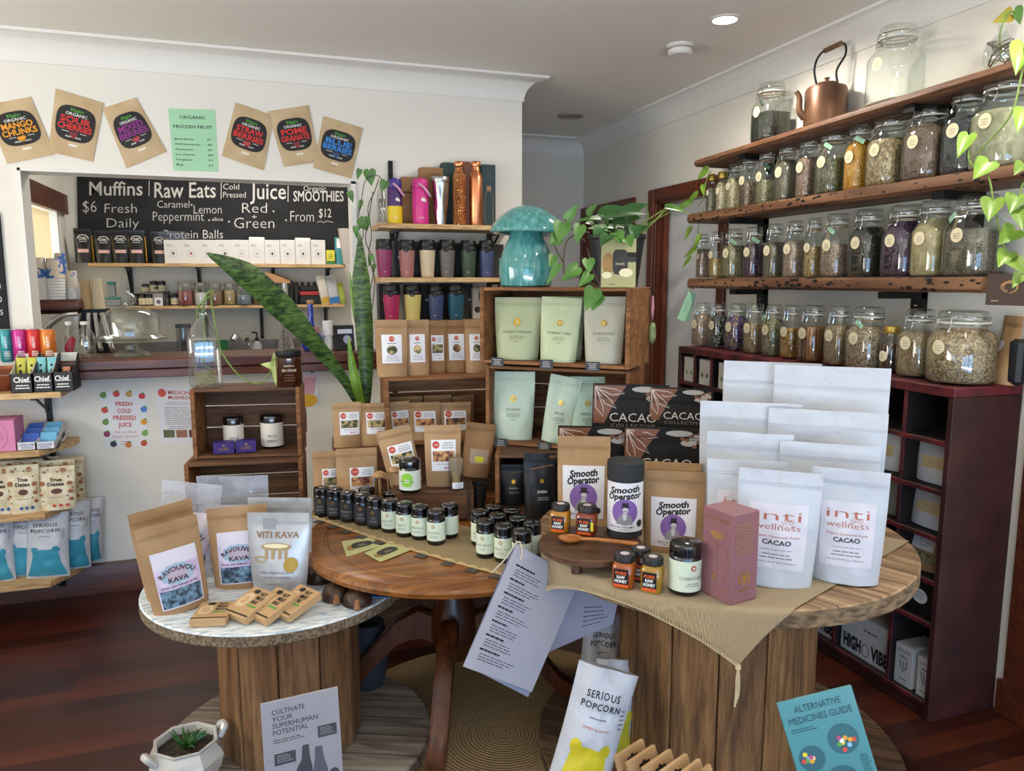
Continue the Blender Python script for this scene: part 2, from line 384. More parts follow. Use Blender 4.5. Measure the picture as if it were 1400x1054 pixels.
# right wall with two doorways
D1a, D1b, D2a, D2b, DH = 3.60, 4.32, 4.66, 5.40, 2.0
mb = MB()
for y0, y1, z0, z1 in ((-2.6, D1a, 0, ZC), (D1a, D1b, DH, ZC), (D1b, D2a, 0, ZC), (D2a, D2b, DH-.02, ZC), (D2b, 5.9, 0, ZC)): wl(mb, XR, XR+.12, y0, y1, z0, z1)
struct(mb, 'wall_right')
struct(MB().box((-2.66, 1.6, ZC/2), (.12, 8.6, ZC), white_wall), 'wall_left')
mb = MB(); wl(mb, XH-.12, XH, YB+TH, 5.9, 0, ZC); struct(mb, 'wall_hall_left')
mb = MB(); wl(mb, XH, XR, YH, YH+.12, 0, ZC); struct(mb, 'wall_hall_end')
mb = MB(); wl(mb, XK-.12, XH-.12, YK, YK+.12, 0, ZC); struct(mb, 'wall_kitchen_back', 'white kitchen wall behind the servery')
KW0, KW1, KZ0, KZ1 = 4.62, 5.42, 1.28, 1.92
mb = MB()
for y0, y1, z0, z1 in ((YB+TH, KW0, 0, ZC), (KW1, YK+.12, 0, ZC), (KW0, KW1, 0, KZ0), (KW0, KW1, KZ1, ZC)): wl(mb, XK-.12, XK, y0, y1, z0, z1)
struct(mb, 'wall_kitchen_left', 'kitchen side wall with the window')
# shop front behind the camera: piers, sill wall and header around three panes
mb = MB(); wl(mb, -2.6, -2.15, -2.72, -2.6, 0, ZC); wl(mb, 1.75, XR+.12, -2.72, -2.6, 0, ZC); wl(mb, -2.15, 1.75, -2.72, -2.6, 0, .22); wl(mb, -2.15, 1.75, -2.72, -2.6, 2.38, ZC)
struct(mb, 'wall_front')
mb = MB()
for x in (-.875, .475): mb.box((x, -2.63, 1.3), (.07, .1, 2.16), dark_timber)
struct(mb, 'window_1')
# cornice
def sweep(path, prof, mat, mb):
    n = len(path); offs = []
    for i in range(n):
        ns = []
        for a, b in ((i-1, i), (i, i+1)):
            if a < 0 or b >= n: continue
            d = Vector(path[b])-Vector(path[a]); d.normalize(); ns.append(Vector((d.y, -d.x)))
        m = ns[0] if len(ns) == 1 else (ns[0]+ns[1])/(1+ns[0].dot(ns[1])); offs.append(m)
    k = len(prof); vs = [(p[0]+o.x*r, p[1]+o.y*r, z) for p, o in zip(path, offs) for r, z in prof]
    fs = [(i*k+j, i*k+(j+1) % k, (i+1)*k+(j+1) % k, (i+1)*k+j) for i in range(n-1) for j in range(k)]
    mb.add(vs, fs, mat)
prof = [(0, ZC-.115), (.008, ZC-.115)]+[(.008+.092*(1-math.cos(t*PI/16)), ZC-.112+.1*math.sin(t*PI/16)) for t in range(0, 9)]+[(.112, ZC-.012), (.112, ZC), (0, ZC)]
mb = MB(); sweep([(-2.6, YB), (XH, YB), (XH, YH), (XR, YH), (XR, -2.6)], prof, trim_w, mb)
struct(mb, 'trim_1', 'white cove cornice running round the ceiling')
# skirting
sk = [(0, 0), (.018, 0), (.018, .135), (.010, .15), (0, .15)]
mb = MB(); sweep([(-2.6, YB), (XH, YB), (XH, YH)], sk, dark_timber, mb); struct(mb, 'baseboard_back')
mb = MB(); sweep([(XR, 1.80), (XR, 1.775)], [(0, 0), (.02, 0), (.02, .12), (0, .12)], dark_timber, mb); struct(mb, 'baseboard_right')
# doors
def door(name, y0, y1, top, leafname):
    mb = MB(); a = .07
    for s in (0, 1):
        yy = y0-a/2 if s == 0 else y1+a/2
        mb.box((XR-.012, yy, top/2+a/2), (.024, a, top+a), door_timber, ch=.004)
        yy = y0+.012 if s == 0 else y1-.012
        mb.box((XR+.06, yy, top/2), (.12, .024, top), door_timber); yy = y0+.035 if s == 0 else y1-.035
        mb.box((XR+.045, yy, top/2), (.03, .03, top), door_timber)
    mb.box((XR-.012, (y0+y1)/2, top+a/2), (.024, y1-y0, a), door_timber, ch=.004); mb.box((XR+.06, (y0+y1)/2, top-.012), (.12, y1-y0, .024), door_timber)
    o = struct(mb, name)
    mb = MB(); mb.box((XR+.1, (y0+y1)/2, top/2), (.04, y1-y0-.05, top-.03), M('door_white', 'E9EAEC', .5)); mb.build('door_leaf', o)
door('door_1', D1a, D1b, DH, 'door_leaf'); door('door_2', D2a, D2b, DH-.02, 'door_leaf')
mb = MB(); mb.box((XR-.014, 1.705, .895), (.028, .14, 1.79), dark_timber, ch=.004); struct(mb, 'trim_3', 'dark timber door architrave beside the red cabinet')
# kitchen window with blind
mb = MB()
mb.box((XK+.012, (KW0+KW1)/2-.1, KZ1+.055), (.03, KW1-KW0+.42, .12), dark_timber)
for y in (KW0+.02, KW1-.02): mb.box((XK-.06, y, (KZ0+KZ1)/2), (.1, .03, KZ1-KZ0), trim_w)
mb.box((XK-.06, (KW0+KW1)/2, KZ0+.015), (.1, KW1-KW0, .03), trim_w)
wo = struct(mb, 'window_2', 'kitchen window under a dark timber pelmet')
bm_, n2, l2, b2 = newmat('blind_fabric'); n2.remove(b2)
df = n2.new('ShaderNodeBsdfDiffuse'); df.inputs[0].default_value = lin('E8DFCB'); tl = n2.new('ShaderNodeBsdfTranslucent'); tl.inputs[0].default_value = lin('EFE3CB')
tn = node(n2, 'ShaderNodeTexNoise', Scale=40.0); l2.new(mixc(n2, l2, tn.outputs[0], lin('E4DAC4'), lin('ECE4D2')), df.inputs[0])
mx2 = n2.new('ShaderNodeMixShader'); mx2.inputs[0].default_value = .6; l2.new(df.outputs[0], mx2.inputs[1]); l2.new(tl.outputs[0], mx2.inputs[2]); l2.new(mx2.outputs[0], n2['Material Output'].inputs[0])
bl = MB().box((XK-.035, (KW0+KW1)/2-.05, (KZ0+KZ1)/2), (.004, KW1-KW0-.14, KZ1-KZ0-.02), bm_).build('roller_blind', wo)
MB().box((XK-.10, (KW0+KW1)/2, (KZ0+KZ1)/2), (.004, KW1-KW0-.05, KZ1-KZ0-.03), glass).build('window_pane', wo)
# ceiling fittings
def lathe_T(name, label, cat, loc, parts, rz=0, group=None, lean=0, roll=0):
    t = T(name, label, cat, loc, rz, group, lean, roll)
    for pn, prof, mat, *r in parts:
        MB().lathe(prof, mat, r[0] if r else 24).build(pn, t)
    return t
P = onz(991, 26, ZC)
t = T('ceiling_downlight', 'lit round recessed downlight in the white ceiling', 'light', P)
MB().lathe([(.062, 0), (.064, -.004), (.05, -.006), (.048, 0)], trim_w, 32).build('trim_ring', t)
MB().lathe([(0, -.002), (.048, -.002)], M('lamp_glow', 'FFF6E4', em=9), 32).build('diffuser', t)
pl_ = bpy.data.lights.new('downlight', 'SPOT'); pl_.energy = 36; pl_.spot_size = 3.05; pl_.spot_blend = .5; pl_.color = (1, .92, .8); pl_.shadow_soft_size = .05
po = bpy.data.objects.new('downlight', pl_); COL.objects.link(po); po.location = (0, 0, -.02); po.parent = t
P = onz(930, 62, ZC)
t = T('smoke_detector', 'white round smoke detector on the ceiling beside the downlight', 'smoke detector', P)
MB().lathe([(.06, 0), (.062, -.008), (.052, -.012), (.052, -.02), (.055, -.022), (.055, -.034), (.045, -.043), (0, -.044)], trim_w, 32).build('housing', t)
MB().lathe([(.0535, -.0135), (.0535, -.019)], M('grille_grey', '8B8A86'), 32).build('grille', t)
P = onz(780, 158, ZC)
tag(MB().lathe([(.085, 0), (.083, -.008), (.06, -.012), (.055, -.005), (0, -.005)], M('vent_grey', '9C9690', .7), 28).build('ceiling_vent', None, P), 'pale round vent in the ceiling of the dim hallway', 'vent')
P = ony(718, 271, 4.2)
t = T('wall_sign', 'small red sign sticking out from the hallway corner', 'sign', (XH, P.y, P.z-.05))
MB().box((.014, 0, .05), (.026, .06, .13), M('sign_red', '8E1420', .5), ch=.003).build('sign_board', t)
# ------------------------------------------------------------------ counter, shelving, cabinet, crates, tables
CT = 1.145
t = T('servery_counter', 'long dark red timber bar top across the servery opening', 'counter', (0, 0, 0))
MB().box((-.13, 3.985, CT-.024), (1.46, .37, .048), dark_timber, ch=.006).build('top_slab', t)
MB().box((-.13, 3.88, CT-.068), (1.44, .138, .04), dark_timber, ch=.004).build('rail', t)
# kitchen bench along the far wall
t = T('kitchen_bench', 'grey steel kitchen bench along the far kitchen wall', 'bench', (0, 0, 0))
MB().box((0, 5.34, .885), (2.1, .5, .04), steel).build('bench_top', t); MB().box((0, 5.37, .43), (2.1, .42, .86), M('bench_white', 'CFCDCB')).build('cupboard', t)
MB().box((0, 5.585, .99), (2.1, .02, .2), M('splash_steel', '8F8B89', .35, .8)).build('splashback', t)
# ply wall shelves -------------------------------------------------
def bracket_shelf(name, label, x0, x1, yf, yw, zt, th, bx, group=None, mat=None, drop=.16, rail=None, cut=0):
    t = T(name, label, 'shelf', ((x0+x1)/2, yw, zt), 0, group)
    mat = mat or shelf_ply; hw = (x1-x0)/2; cx = (x0+x1)/2
    if cut: MB().prism([(-hw, yf-yw), (hw-cut, yf-yw), (hw, -cut), (hw, 0), (-hw, 0)], -th, 0, mat).build('board', t)
    else: MB().box((0, (yf-yw)/2, -th/2), (x1-x0, yw-yf, th), mat, ch=.002).build('board', t)
    for x in bx:
        mb = MB(); L = (yw-yf)*.85
        mb.box((x-cx, -L/2, -th-.006), (.022, L, .012), blackm); mb.box((x-cx, -.008, -th-drop/2), (.022, .014, drop), blackm)
        mb.tube([(x-cx, -L*.85, -th-.008), (x-cx, -.012, -th-drop*.92)], .006, blackm, 6); mb.build('bracket', t)
    return t
KS1, KS2 = 1.612, 1.338
bracket_shelf('wall_shelf', 'kitchen wall shelf under the chalkboard carrying coffee bags and white boxes', -.99, .60, 5.38, YK, KS1, .022, (-.78, -.36, .12, .49), 'kitchen wall shelves', drop=.17)
bracket_shelf('wall_shelf', 'lower kitchen wall shelf carrying storage jars and small dark jars', -.80, .585, 5.40, YK, KS2, .02, (-.33, .03, .47), 'kitchen wall shelves', drop=.22)
def rails(x, z0, z1, label):
    t = T('shelf_rail', label, 'shelf rail', (x, YB, z0)); mb = MB()
    mb.box((0, -.007, (z1-z0)/2), (.024, .014, z1-z0), blackm, ch=.002); k = int((z1-z0)/.05)
    for i in range(k): mb.box((0, -.0145, .03+i*.05), (.008, .002, .025), M('slot_black', '050505', .8))
    mb.build('upright', t)
rails(.677, .80, 2.105, 'black slotted wall rail poking up left above the drink bottles'); rails(1.20, .80, 1.98, 'black slotted wall rail behind the copper bottles and cups')
MS = [1.775, 1.517, 1.303, .885]; MYF = 3.68
ML = ['top ply shelf holding the two copper bottles', 'second ply shelf holding six travel cups in a row', 'third ply shelf with the crimson and yellow cups', 'lowest ply shelf end showing beside the kraft bag crate']
for z, lb in zip(MS, ML): bracket_shelf('wall_shelf', lb, .575 if z > 1 else .60, 1.30, MYF, YB-.014, z, .024, (.677, 1.20), 'ply shelves on the wall by the mushroom', drop=.10)
LS = [1.027, .777, .497, .186]; LYF = 3.66
LL = ['upper left ply shelf with the protein bar boxes', 'second left ply shelf with the pink box', 'third left ply shelf full of date pouches', 'lowest left ply shelf full of popcorn bags']
rails(-.93, .08, 1.02, 'black slotted wall rail carrying the left ply shelves')
for i, (z, lb) in enumerate(zip(LS, LL)): bracket_shelf('wall_shelf', lb, -1.75, -.815, LYF, YB-.014, z, .026, (-.93, -1.6), 'ply shelves on the left wall', drop=.10, cut=0 if i == 0 else .10)
# jarrah plank shelves on the right wall -----------------------------
def holes(name):
    m, n, l, b = newmat(name); v = coords(n, l, (14, 1.2, 14)); v1 = coords(n, l, (1, .45, 1))
    tn = node(n, 'ShaderNodeTexNoise', Scale=1.0, Detail=5.0, Distortion=.8); l.new(v, tn.inputs['Vector'])
    vo = node(n, 'ShaderNodeTexVoronoi', Scale=52.0); l.new(v1, vo.inputs['Vector'])
    n2 = node(n, 'ShaderNodeTexNoise', Scale=5.0); l.new(v1, n2.inputs['Vector'])
    ad = n.new('ShaderNodeMath'); ad.operation = 'ADD'; l.new(vo.outputs['Distance'], ad.inputs[0])
    sb = n.new('ShaderNodeMath'); sb.operation = 'MULTIPLY'; sb.inputs[1].default_value = .9; l.new(n2.outputs[0], sb.inputs[0]); l.new(sb.outputs[0], ad.inputs[1])
    base = ramp(n, l, tn.outputs[0], [(.3, lin('4A2E1E')), (.5, lin('6E4A32')), (.7, lin('8F6848'))])
    f = ramp(n, l, ad.outputs[0], [(.74, (0, 0, 0, 1)), (.79, (1, 1, 1, 1))])
    l.new(mixc(n, l, f, lin('100A07'), base), b.inputs['Base Color']); b.inputs['Roughness'].default_value = .55; bump(n, l, b, f, .9, .004); return m
holey = holes('borer_jarrah')
RX = 2.205
def plank(label, ya, yb_, zb0, zb1, th, mat, seed, gap=0):
    # zb0 at the far end, zb1 at the near end (underside); live edge along the front
    t = T('plank_shelf', label, 'shelf', (XR, (ya+yb_)/2, zb0), 0, 'thick timber plank shelves on the right wall'); n = 40; yc = (ya+yb_)/2; mb = MB()
    def ring(i):
        f = i/n; y = yb_+(ya-yb_)*f-yc; z = (zb1-zb0)*(1-f); w_ = .005*noise.noise((f*9, seed, 0)) if mat is holey else 0; q = .004*noise.noise((f*12, seed+3, 0)) if mat is holey else 0
        X = RX-XR+w_
        return [(0, y, z), (X+.012, y, z+q*.6), (X, y, z+.012), (X-w_*.5, y, z+th*.55), (X+.004, y, z+th-.006+q), (X+.016, y, z+th), (0, y, z+th)]
    vs = [p for i in range(n+1) for p in ring(i)]; fs = [(i*7+j, (i+1)*7+j, (i+1)*7+(j+1) % 7, i*7+(j+1) % 7) for i in range(n) for j in range(7)]
    fs += [tuple(range(7)), tuple(range(n*7+6, n*7-1, -1))]
    mb.add(vs, fs, mat); mb.build('plank', t, sharp=30)
    for y in (ya-.38, yb_+.42):
        f = (y-yb_)/(ya-yb_); z = (zb1-zb0)*(1-f); b = MB()
        b.box((-.10, y-yc, z-.014), (.185, .05, .026), blackm); b.box((-.016, y-yc, z-.06), (.03, .05, .12), blackm)
        b.lathe([(0, .002), (.006, .002), (.006, 0)], steel, 8, (-.031, y-yc, z-.055)); b.build('bracket', t)
    return t
SH = [(3.55, 1.77, 2.092, 2.130, .036), (3.60, 1.62, 1.805, 1.805, .050), (3.58, 1.83, 1.461, 1.461, .052)]
plank('topmost plank shelf on the right wall holding the copper kettle', *SH[0], jarrah, 1)
plank('second plank shelf on the right wall, riddled with dark borer holes', *SH[1], holey, 5)
plank('third plank shelf on the right wall, directly above the jars on the red cabinet', *SH[2], holey, 9)
def shelf_top(k, y):
    ya, yb_, a, b, th = SH[k]; return b+(a-b)*(y-yb_)/(ya-yb_)+th
# dark red pigeonhole cabinet ---------------------------------------
red_cab = two('worn_red_paint', '2C1214', '44201F', 7, .35, .65, .5, bmp=.15); red_edge = two('chipped_red_edge', '3A1517', '661F26', 14, .42, .6, .5, bmp=.3)
cab_shade = M('cabinet_inner_shade', '160A0B', .8)  # near black: shade inside the pigeonholes put into the colour
CF, CY0, CY1, CZ = 2.115, 1.815, 3.50, 1.157
t = T('pigeonhole_cabinet', 'tall dark red pigeonhole cabinet standing against the right wall under the jars', 'cabinet', (XR, CY0, 0))
def cb(n, x0, x1, y0, y1, z0, z1, m): return MB().box(((x0+x1)/2-XR, (y0+y1)/2-CY0, (z0+z1)/2), (x1-x0, y1-y0, z1-z0), m, ch=.002).build(n, t)
cb('top_board', CF, XR-.004, CY0, CY1, CZ-.032, CZ, red_edge); cb('side_panel', CF, XR-.004, CY0, CY0+.022, 0, CZ-.0325, red_cab); cb('side_panel', CF, XR-.004, CY1-.022, CY1, 0, CZ-.0325, red_cab)
cb('back_panel', XR-.012, XR-.006, CY0+.023, CY1-.023, .05, CZ-.033, cab_shade); cb('plinth', CF+.012, XR-.012, CY0+.023, CY1-.023, 0, .048, red_cab)
def cb2(n, x0, x1, y0, y1, z0, z1, m=None):
    mb = MB(); yc, zc, dy, dz = (y0+y1)/2-CY0, (z0+z1)/2, y1-y0, z1-z0
    mb.box((x0+.004-XR, yc, zc), (.008, dy, dz), red_edge, ch=.001); mb.box(((x0+.0085+x1)/2-XR, yc, zc), (x1-x0-.0085, dy, dz), cab_shade); return mb.build(n, t)
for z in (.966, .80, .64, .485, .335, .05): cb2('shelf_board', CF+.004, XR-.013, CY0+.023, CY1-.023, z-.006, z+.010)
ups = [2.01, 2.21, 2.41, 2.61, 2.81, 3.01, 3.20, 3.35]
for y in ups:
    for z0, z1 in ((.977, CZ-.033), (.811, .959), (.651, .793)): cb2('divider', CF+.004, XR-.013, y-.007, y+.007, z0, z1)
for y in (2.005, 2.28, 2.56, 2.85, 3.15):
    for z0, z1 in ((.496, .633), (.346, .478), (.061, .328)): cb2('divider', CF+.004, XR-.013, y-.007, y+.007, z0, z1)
# wooden fruit crates ------------------------------------------------
def crate(label, P, dirv, w_, h, d, rz, mat=crate_w, end=crate_end, open_=True, group='old wooden crates used as display shelves', parts=None):
    # local origin: front left bottom corner; x along the front, y to the back
    t = T('wooden_crate', label, 'crate', P, rz, group); th = .016
    def p(n, c, s, m): return MB().box(c, s, m, ch=.002).build(n, t)
    p('end_board', (th/2, d/2, h/2), (th, d, h), end); p('end_board', (w_-th/2, d/2, h/2), (th, d, h), end)
    for k in range(3):
        hh = (h-.012)/3; p('back_slat', (w_/2, d-.006, .006+hh*(k+.5)), (w_-2*th-.002, .01, hh-.006 if k != 1 else hh-.003), mat)
    for zz, nm in ((.006, 'bottom_slat'), (h-.006, 'top_slat')):
        for k in range(2): p(nm, (w_/2, d*(.25+.5*k)-.003, zz), (w_-2*th-.001, d/2-.006-.004*k, .012), mat)
    return t
def dirp(A, B): return math.atan2(B[1]-A[1], B[0]-A[0])
ZL, ZM, ZR = .57, .655, .72
A1, A2, A3 = onz(656, 496, 1.2), onz(860, 506, 1.2), onz(901, 497, 1.2); rzA = dirp(A1, A2); wA = (A2-A1).length
B1, B2 = onz(664, 606, .885), onz(758, 614, .885); rzB = dirp(B1, B2)
tA = crate('wooden crate under the turquoise mushroom, holding three sage green pouches', (A1.x, A1.y, 1.2), None, wA, .277, .27, rzA)
B1.z = .885; tB = crate('middle crate of the tall stack, holding chaga and other pale pouches', B1, None, .55, .30, .30, rzB+.03)
C1 = onz(677, 705, .655); tC = crate('bottom crate of the tall stack with black pouches inside', (C1.x, C1.y, ZM), None, .285, .226, .30, -.36, crate_dark)
D1 = ony(526, 518, 2.95); tD = crate('wooden crate with a row of kraft bags standing on top', (D1.x, 2.95, .845), None, .50, D1.z-.845, .26, -.08)
tag(MB().box((.62, 3.085, .4225), (.70, .24, .843), crate_dark, rz=-.08, ch=.003).build('plant_bench'), 'dark timber stand behind the middle table carrying the kraft bag crate', 'stand')
L1, L2, L3 = onz(264.5, 628.5, .82), onz(413, 623, .82), onz(423, 611, .82); rzL = dirp(L1, L2)
crate('upper crate of the left stack with purple boxes and tubs inside', L1, None, (L2-L1).length, .272, .18, rzL, crate_dark)
U = onz(251, 635, .818); U.z = .547
crate('second crate of the left stack, below the one holding purple boxes', U, None, .43, .271, .185, rzL+.02, crate_dark)
tag(MB().box((U.x+.25, U.y+.09, .2725), (.28, .17, .545), crate_dark, rz=rzL, ch=.003).build('crate_stand'), 'dark timber stand under the left crate stack, behind the pale table', 'stand')
# cable drum tables --------------------------------------------------
def planked(name, c1, c2, c3, ang, pw, dark=.35, rough=.7, grain=1.0):
    m, n, l, b = newmat(name); tc = n.new('ShaderNodeTexCoord'); mp = n.new('ShaderNodeMapping'); mp.inputs['Rotation'].default_value = (0, 0, ang); l.new(tc.outputs['Object'], mp.inputs['Vector'])
    br = node(n, 'ShaderNodeTexBrick', Scale=1.0); br.inputs['Brick Width'].default_value = 9.0; br.inputs['Row Height'].default_value = pw; br.inputs['Mortar Size'].default_value = .0018
    br.inputs['Color1'].default_value = (0, 0, 0, 1); br.inputs['Color2'].default_value = (1, 1, 1, 1); l.new(mp.outputs[0], br.inputs['Vector'])
    m2 = n.new('ShaderNodeMapping'); m2.inputs['Scale'].default_value = (3*grain, 34*grain, 34); l.new(mp.outputs[0], m2.inputs['Vector'])
    t1 = node(n, 'ShaderNodeTexNoise', Scale=1.0, Detail=6.0, Distortion=.7); l.new(m2.outputs[0], t1.inputs['Vector'])
    base = ramp(n, l, t1.outputs[0], [(.30, lin(c1)), (.5, lin(c2)), (.68, lin(c3))])
    l.new(mixc(n, l, br.outputs['Fac'], base, (.02, .015, .01, 1)), b.inputs['Base Color']); b.inputs['Roughness'].default_value = rough; bump(n, l, b, t1.outputs[0], .4, .003); return m
def drum(name, label, c, cb_, R, Rb, zt, th, rb, mats, staves, a0=0, bth=.045):
    top, edge, stv, base = mats
    t = T(name, label, 'table', (c[0], c[1], 0))
    MB().lathe([(0, zt), (R-.004, zt), (R, zt-.004)], top, 72).lathe([(R, zt-.004), (R, zt-th+.003), (R-.004, zt-th), (0, zt-th)], edge, 72).build('tabletop', t)
    bx, by = cb_[0]-c[0], cb_[1]-c[1]
    MB().lathe([(0, bth), (Rb-.004, bth), (Rb, bth-.004), (Rb, .0042), (0, .0042)], base, 72, (bx, by, 0)).build('base_disc', t)
    for k in range(staves):
        a = a0+2*PI*k/staves; wd = 2*rb*math.tan(PI/staves)*.985
        mb = MB(); mb.box((0, -rb, 0), (wd, .022, zt-th-bth), stv, ch=.003)
        o = mb.build('stave', t, (bx*.5, by*.5, (zt-th+bth)/2), (0, 0, a)); 
    return t
lt_top = two('blue_white_limed_wood', '9FB4C2', 'E4E8EA', 5.5, .34, .56, .55, detail=9, stretch=(4, 17, 17), bmp=.4)
lt_edge = two('chipboard_edge', '5A4A38', '8A7860', 120, .4, .6, .85, bmp=.5)
st_l = WOOD('pine_stave', '64442A', '86603E', 'A07A54', 'Z', .7, .55, .25); st_r = WOOD('old_pine_stave', '5A3D24', '876039', 'AA8052', 'Z', .75, .65, .6)
base_l = planked('grey_base_planks', '5E5248', '8C7E70', 'A89B8B', .4, .10); 
LC = (.03, 2.40); LB = (.075, 2.375)
drum('cable_drum_table', 'small cable drum table with a pale blue washed top, kava pouches on it', LC, LB, .40, .42, ZL, .036, .20, (lt_top, lt_edge, st_l, base_l), 11, .1)
rt_top = planked('weathered_planks', '5C4630', '98795A', 'BFA17C', 1.15, .13, grain=.8); 
rt_edge = two('weathered_edge', '5A4734', '9C8262', 30, .35, .65, .8, stretch=(1, 1, 3), bmp=.5)
RC = (1.335, 1.95); RB = (1.343, 1.94); RR = .565
drum('cable_drum_table', 'large weathered cable drum table covered by a burlap cloth', RC, RB, RR, .565, ZR, .05, .285, (rt_top, rt_edge, st_r, planked('brown_base_planks', '3E2C1E', '5E4530', '7A5D42', .7, .12)), 14, .12)
# round antique table ------------------------------------------------
oak = WOOD('waxed_oak', '6A3B16', '8F5722', 'AB7030', 'X', .55, .32, .15, coat=.3); oak_d = WOOD('dark_waxed_oak', '3B1C0C', '57290F', '6E3A18', 'Z', .7, .35, .2, coat=.2)
MC = (.604, 2.42); MR = .502
t = T('pedestal_table', 'round waxed oak pedestal table with carved rim, jars of powders on it', 'table', (MC[0], MC[1], 0))
MB().lathe([(0, ZM), (MR*.83, ZM), (MR*.835, ZM-.003), (MR*.855, ZM-.003), (MR*.86, ZM), (MR*.955, ZM), (MR*.985, ZM-.005), (MR, ZM-.016), (MR-.004, ZM-.03), (MR-.02, ZM-.036), (0, ZM-.036)], oak, 96).build('tabletop', t)
MB().lathe([(0, ZM-.0365), (.17, ZM-.0365), (.16, ZM-.06), (.07, ZM-.075), (.06, ZM-.10), (.075, ZM-.13), (.05, ZM-.17), (.055, ZM-.22), (.08, ZM-.29), (.085, ZM-.36), (.07, ZM-.42), (.06, ZM-.45), (0, ZM-.45)], oak_d, 28).build('pedestal', t)
for k, a in enumerate((math.radians(248), math.radians(165), math.radians(340), math.radians(75))):
    c, s = math.cos(a), math.sin(a); mb = MB()
    pr = [(.05, .30, .05), (.12, .335, .048), (.2, .30, .043), (.29, .20, .038), (.37, .105, .034), (.45, .055, .03), (.50, .04, .027)]; n = len(pr); vs = []
    for r, z, hh in pr:
        for q, zz in ((-1, -hh), (1, -hh), (1, hh*.9), (.55, hh*1.05), (-.55, hh*1.05), (-1, hh*.9)): vs.append((r*c-q*.028*s, r*s+q*.028*c, max(.0042, z+zz)))
    fs = [(i*6+j, i*6+(j+1) % 6, (i+1)*6+(j+1) % 6, (i+1)*6+j) for i in range(n-1) for j in range(6)]+[tuple(range(5, -1, -1)), tuple(range((n-1)*6, n*6))]
    mb.add(vs, fs, oak_d); mb.build('leg', t, sharp=50)
# jute rug -----------------------------------------------------------
rm, n_, l_, b_ = newmat('braided_jute'); tc = n_.new('ShaderNodeTexCoord'); wv = node(n_, 'ShaderNodeTexWave', Scale=26.0, Distortion=1.2, Detail=3.0); wv.wave_type = 'RINGS'; wv.rings_direction = 'Z'
wv.inputs['Detail Scale'].default_value = 6.0; l_.new(tc.outputs['Object'], wv.inputs['Vector']); nz = node(n_, 'ShaderNodeTexNoise', Scale=90.0, Detail=3.0); l_.new(tc.outputs['Object'], nz.inputs['Vector'])
ad = n_.new('ShaderNodeMath'); ad.operation = 'ADD'; l_.new(wv.outputs[0], ad.inputs[0]); l_.new(nz.outputs[0], ad.inputs[1])
l_.new(ramp(n_, l_, ad.outputs[0], [(.2, lin('7A5F42')), (.8, lin('927650')), (1.0, lin('A0855C'))]), b_.inputs['Base Color']); b_.inputs['Roughness'].default_value = .95; bump(n_, l_, b_, ad.outputs[0], .6, .004)
tag(MB().lathe([(0, .0035), (.61, .0035), (.62, .002), (.62, .0005), (0, .0005)], rm, 96).build('jute_rug', None, (.72, 2.22, 0)), 'round braided jute rug under the oak pedestal table', 'rug')
# ------------------------------------------------------------------ makers
class Bag:
    """stand-up pouch: base at z=0, front towards -y"""
    def __init__(s, w_, h, t=.06, seed=0, taper=.08, wr=.0015, flat=.16, pillow=False, slump=0):
        s.w, s.h, s.t, s.seed, s.taper, s.wr, s.flat, s.pillow, s.slump = w_, h, t, seed, taper, wr, flat, pillow, slump
    def half(s, x, z, side=-1):
        u = min(1, abs(2*x/s.w)); v = max(0, min(1, z/s.h)); g = max(0, 1-u**2.6)**.75
        if s.pillow: f = max(.02, math.sin(PI*min(1, max(0, .03+v*.94)))**.55)
        else:
            k = 1-s.flat; f = 1.0 if v < .1 else max(.035, (1-((v-.1)/(k-.1))**1.6)*.97+.03 if v < k else .035)
        nz = noise.noise((x*14/max(s.w, .05)*.2+s.seed*7.3, z*16, side*3+s.seed))+.6*noise.noise((x*38, z*30, s.seed+side))
        cr = noise.noise((x*22+z*9, z*6+s.seed, 5.5+side))
        return s.t/2*f*g+s.wr*nz*(1 if u < .97 else 0)*(.25+g)+s.wr*.8*cr*g+.0007
    def wz(s, z):
        v = max(0, min(1, z/s.h))
        if s.pillow: return 1-.05*math.sin(PI*v)
        return 1-s.taper*(1-v)**2
    def S(s, x, z, off=0): return (x*s.wz(z), -s.half(x, z)-off*1.8-.0006, z)
    def body(s, mat, nu=18, nv=20, zipm=None):
        mb = MB(); hw = s.w/2
        X = lambda u: hw*math.sin((u-.5)*PI)
        mb.grid(lambda u, v: (X(u)*s.wz(v*s.h), -s.half(X(u), v*s.h), v*s.h), nu, nv, mat)
        mb.grid(lambda u, v: (-X(u)*s.wz(v*s.h), s.half(-X(u), v*s.h, 1), v*s.h), nu, nv, mat)
        n = nu+1; o2 = (nu+1)*(nv+1); fs = []
        for j in range(nv): fs += [(j*n+nu, (j+1)*n+nu, o2+(j+1)*n, o2+j*n)[::-1], (j*n, (j+1)*n, o2+(j+1)*n+nu, o2+j*n+nu)]
        for i in range(nu): fs += [(i, o2+nu-i, o2+nu-i-1, i+1), (nv*n+i, nv*n+i+1, o2+nv*n+nu-i-1, o2+nv*n+nu-i)]
        mb.f += fs; mb.m += [0]*len(fs)
        if zipm and not s.pillow:
            z = s.h*(1-s.flat*.8); S = s.S
            for dz in (0, .006): mb.tube([S(hw*q/10, z+dz+.0006*math.sin(q*1.3+s.seed), .0006) for q in range(-10, 11)], .0011, zipm, 5)
        return mb
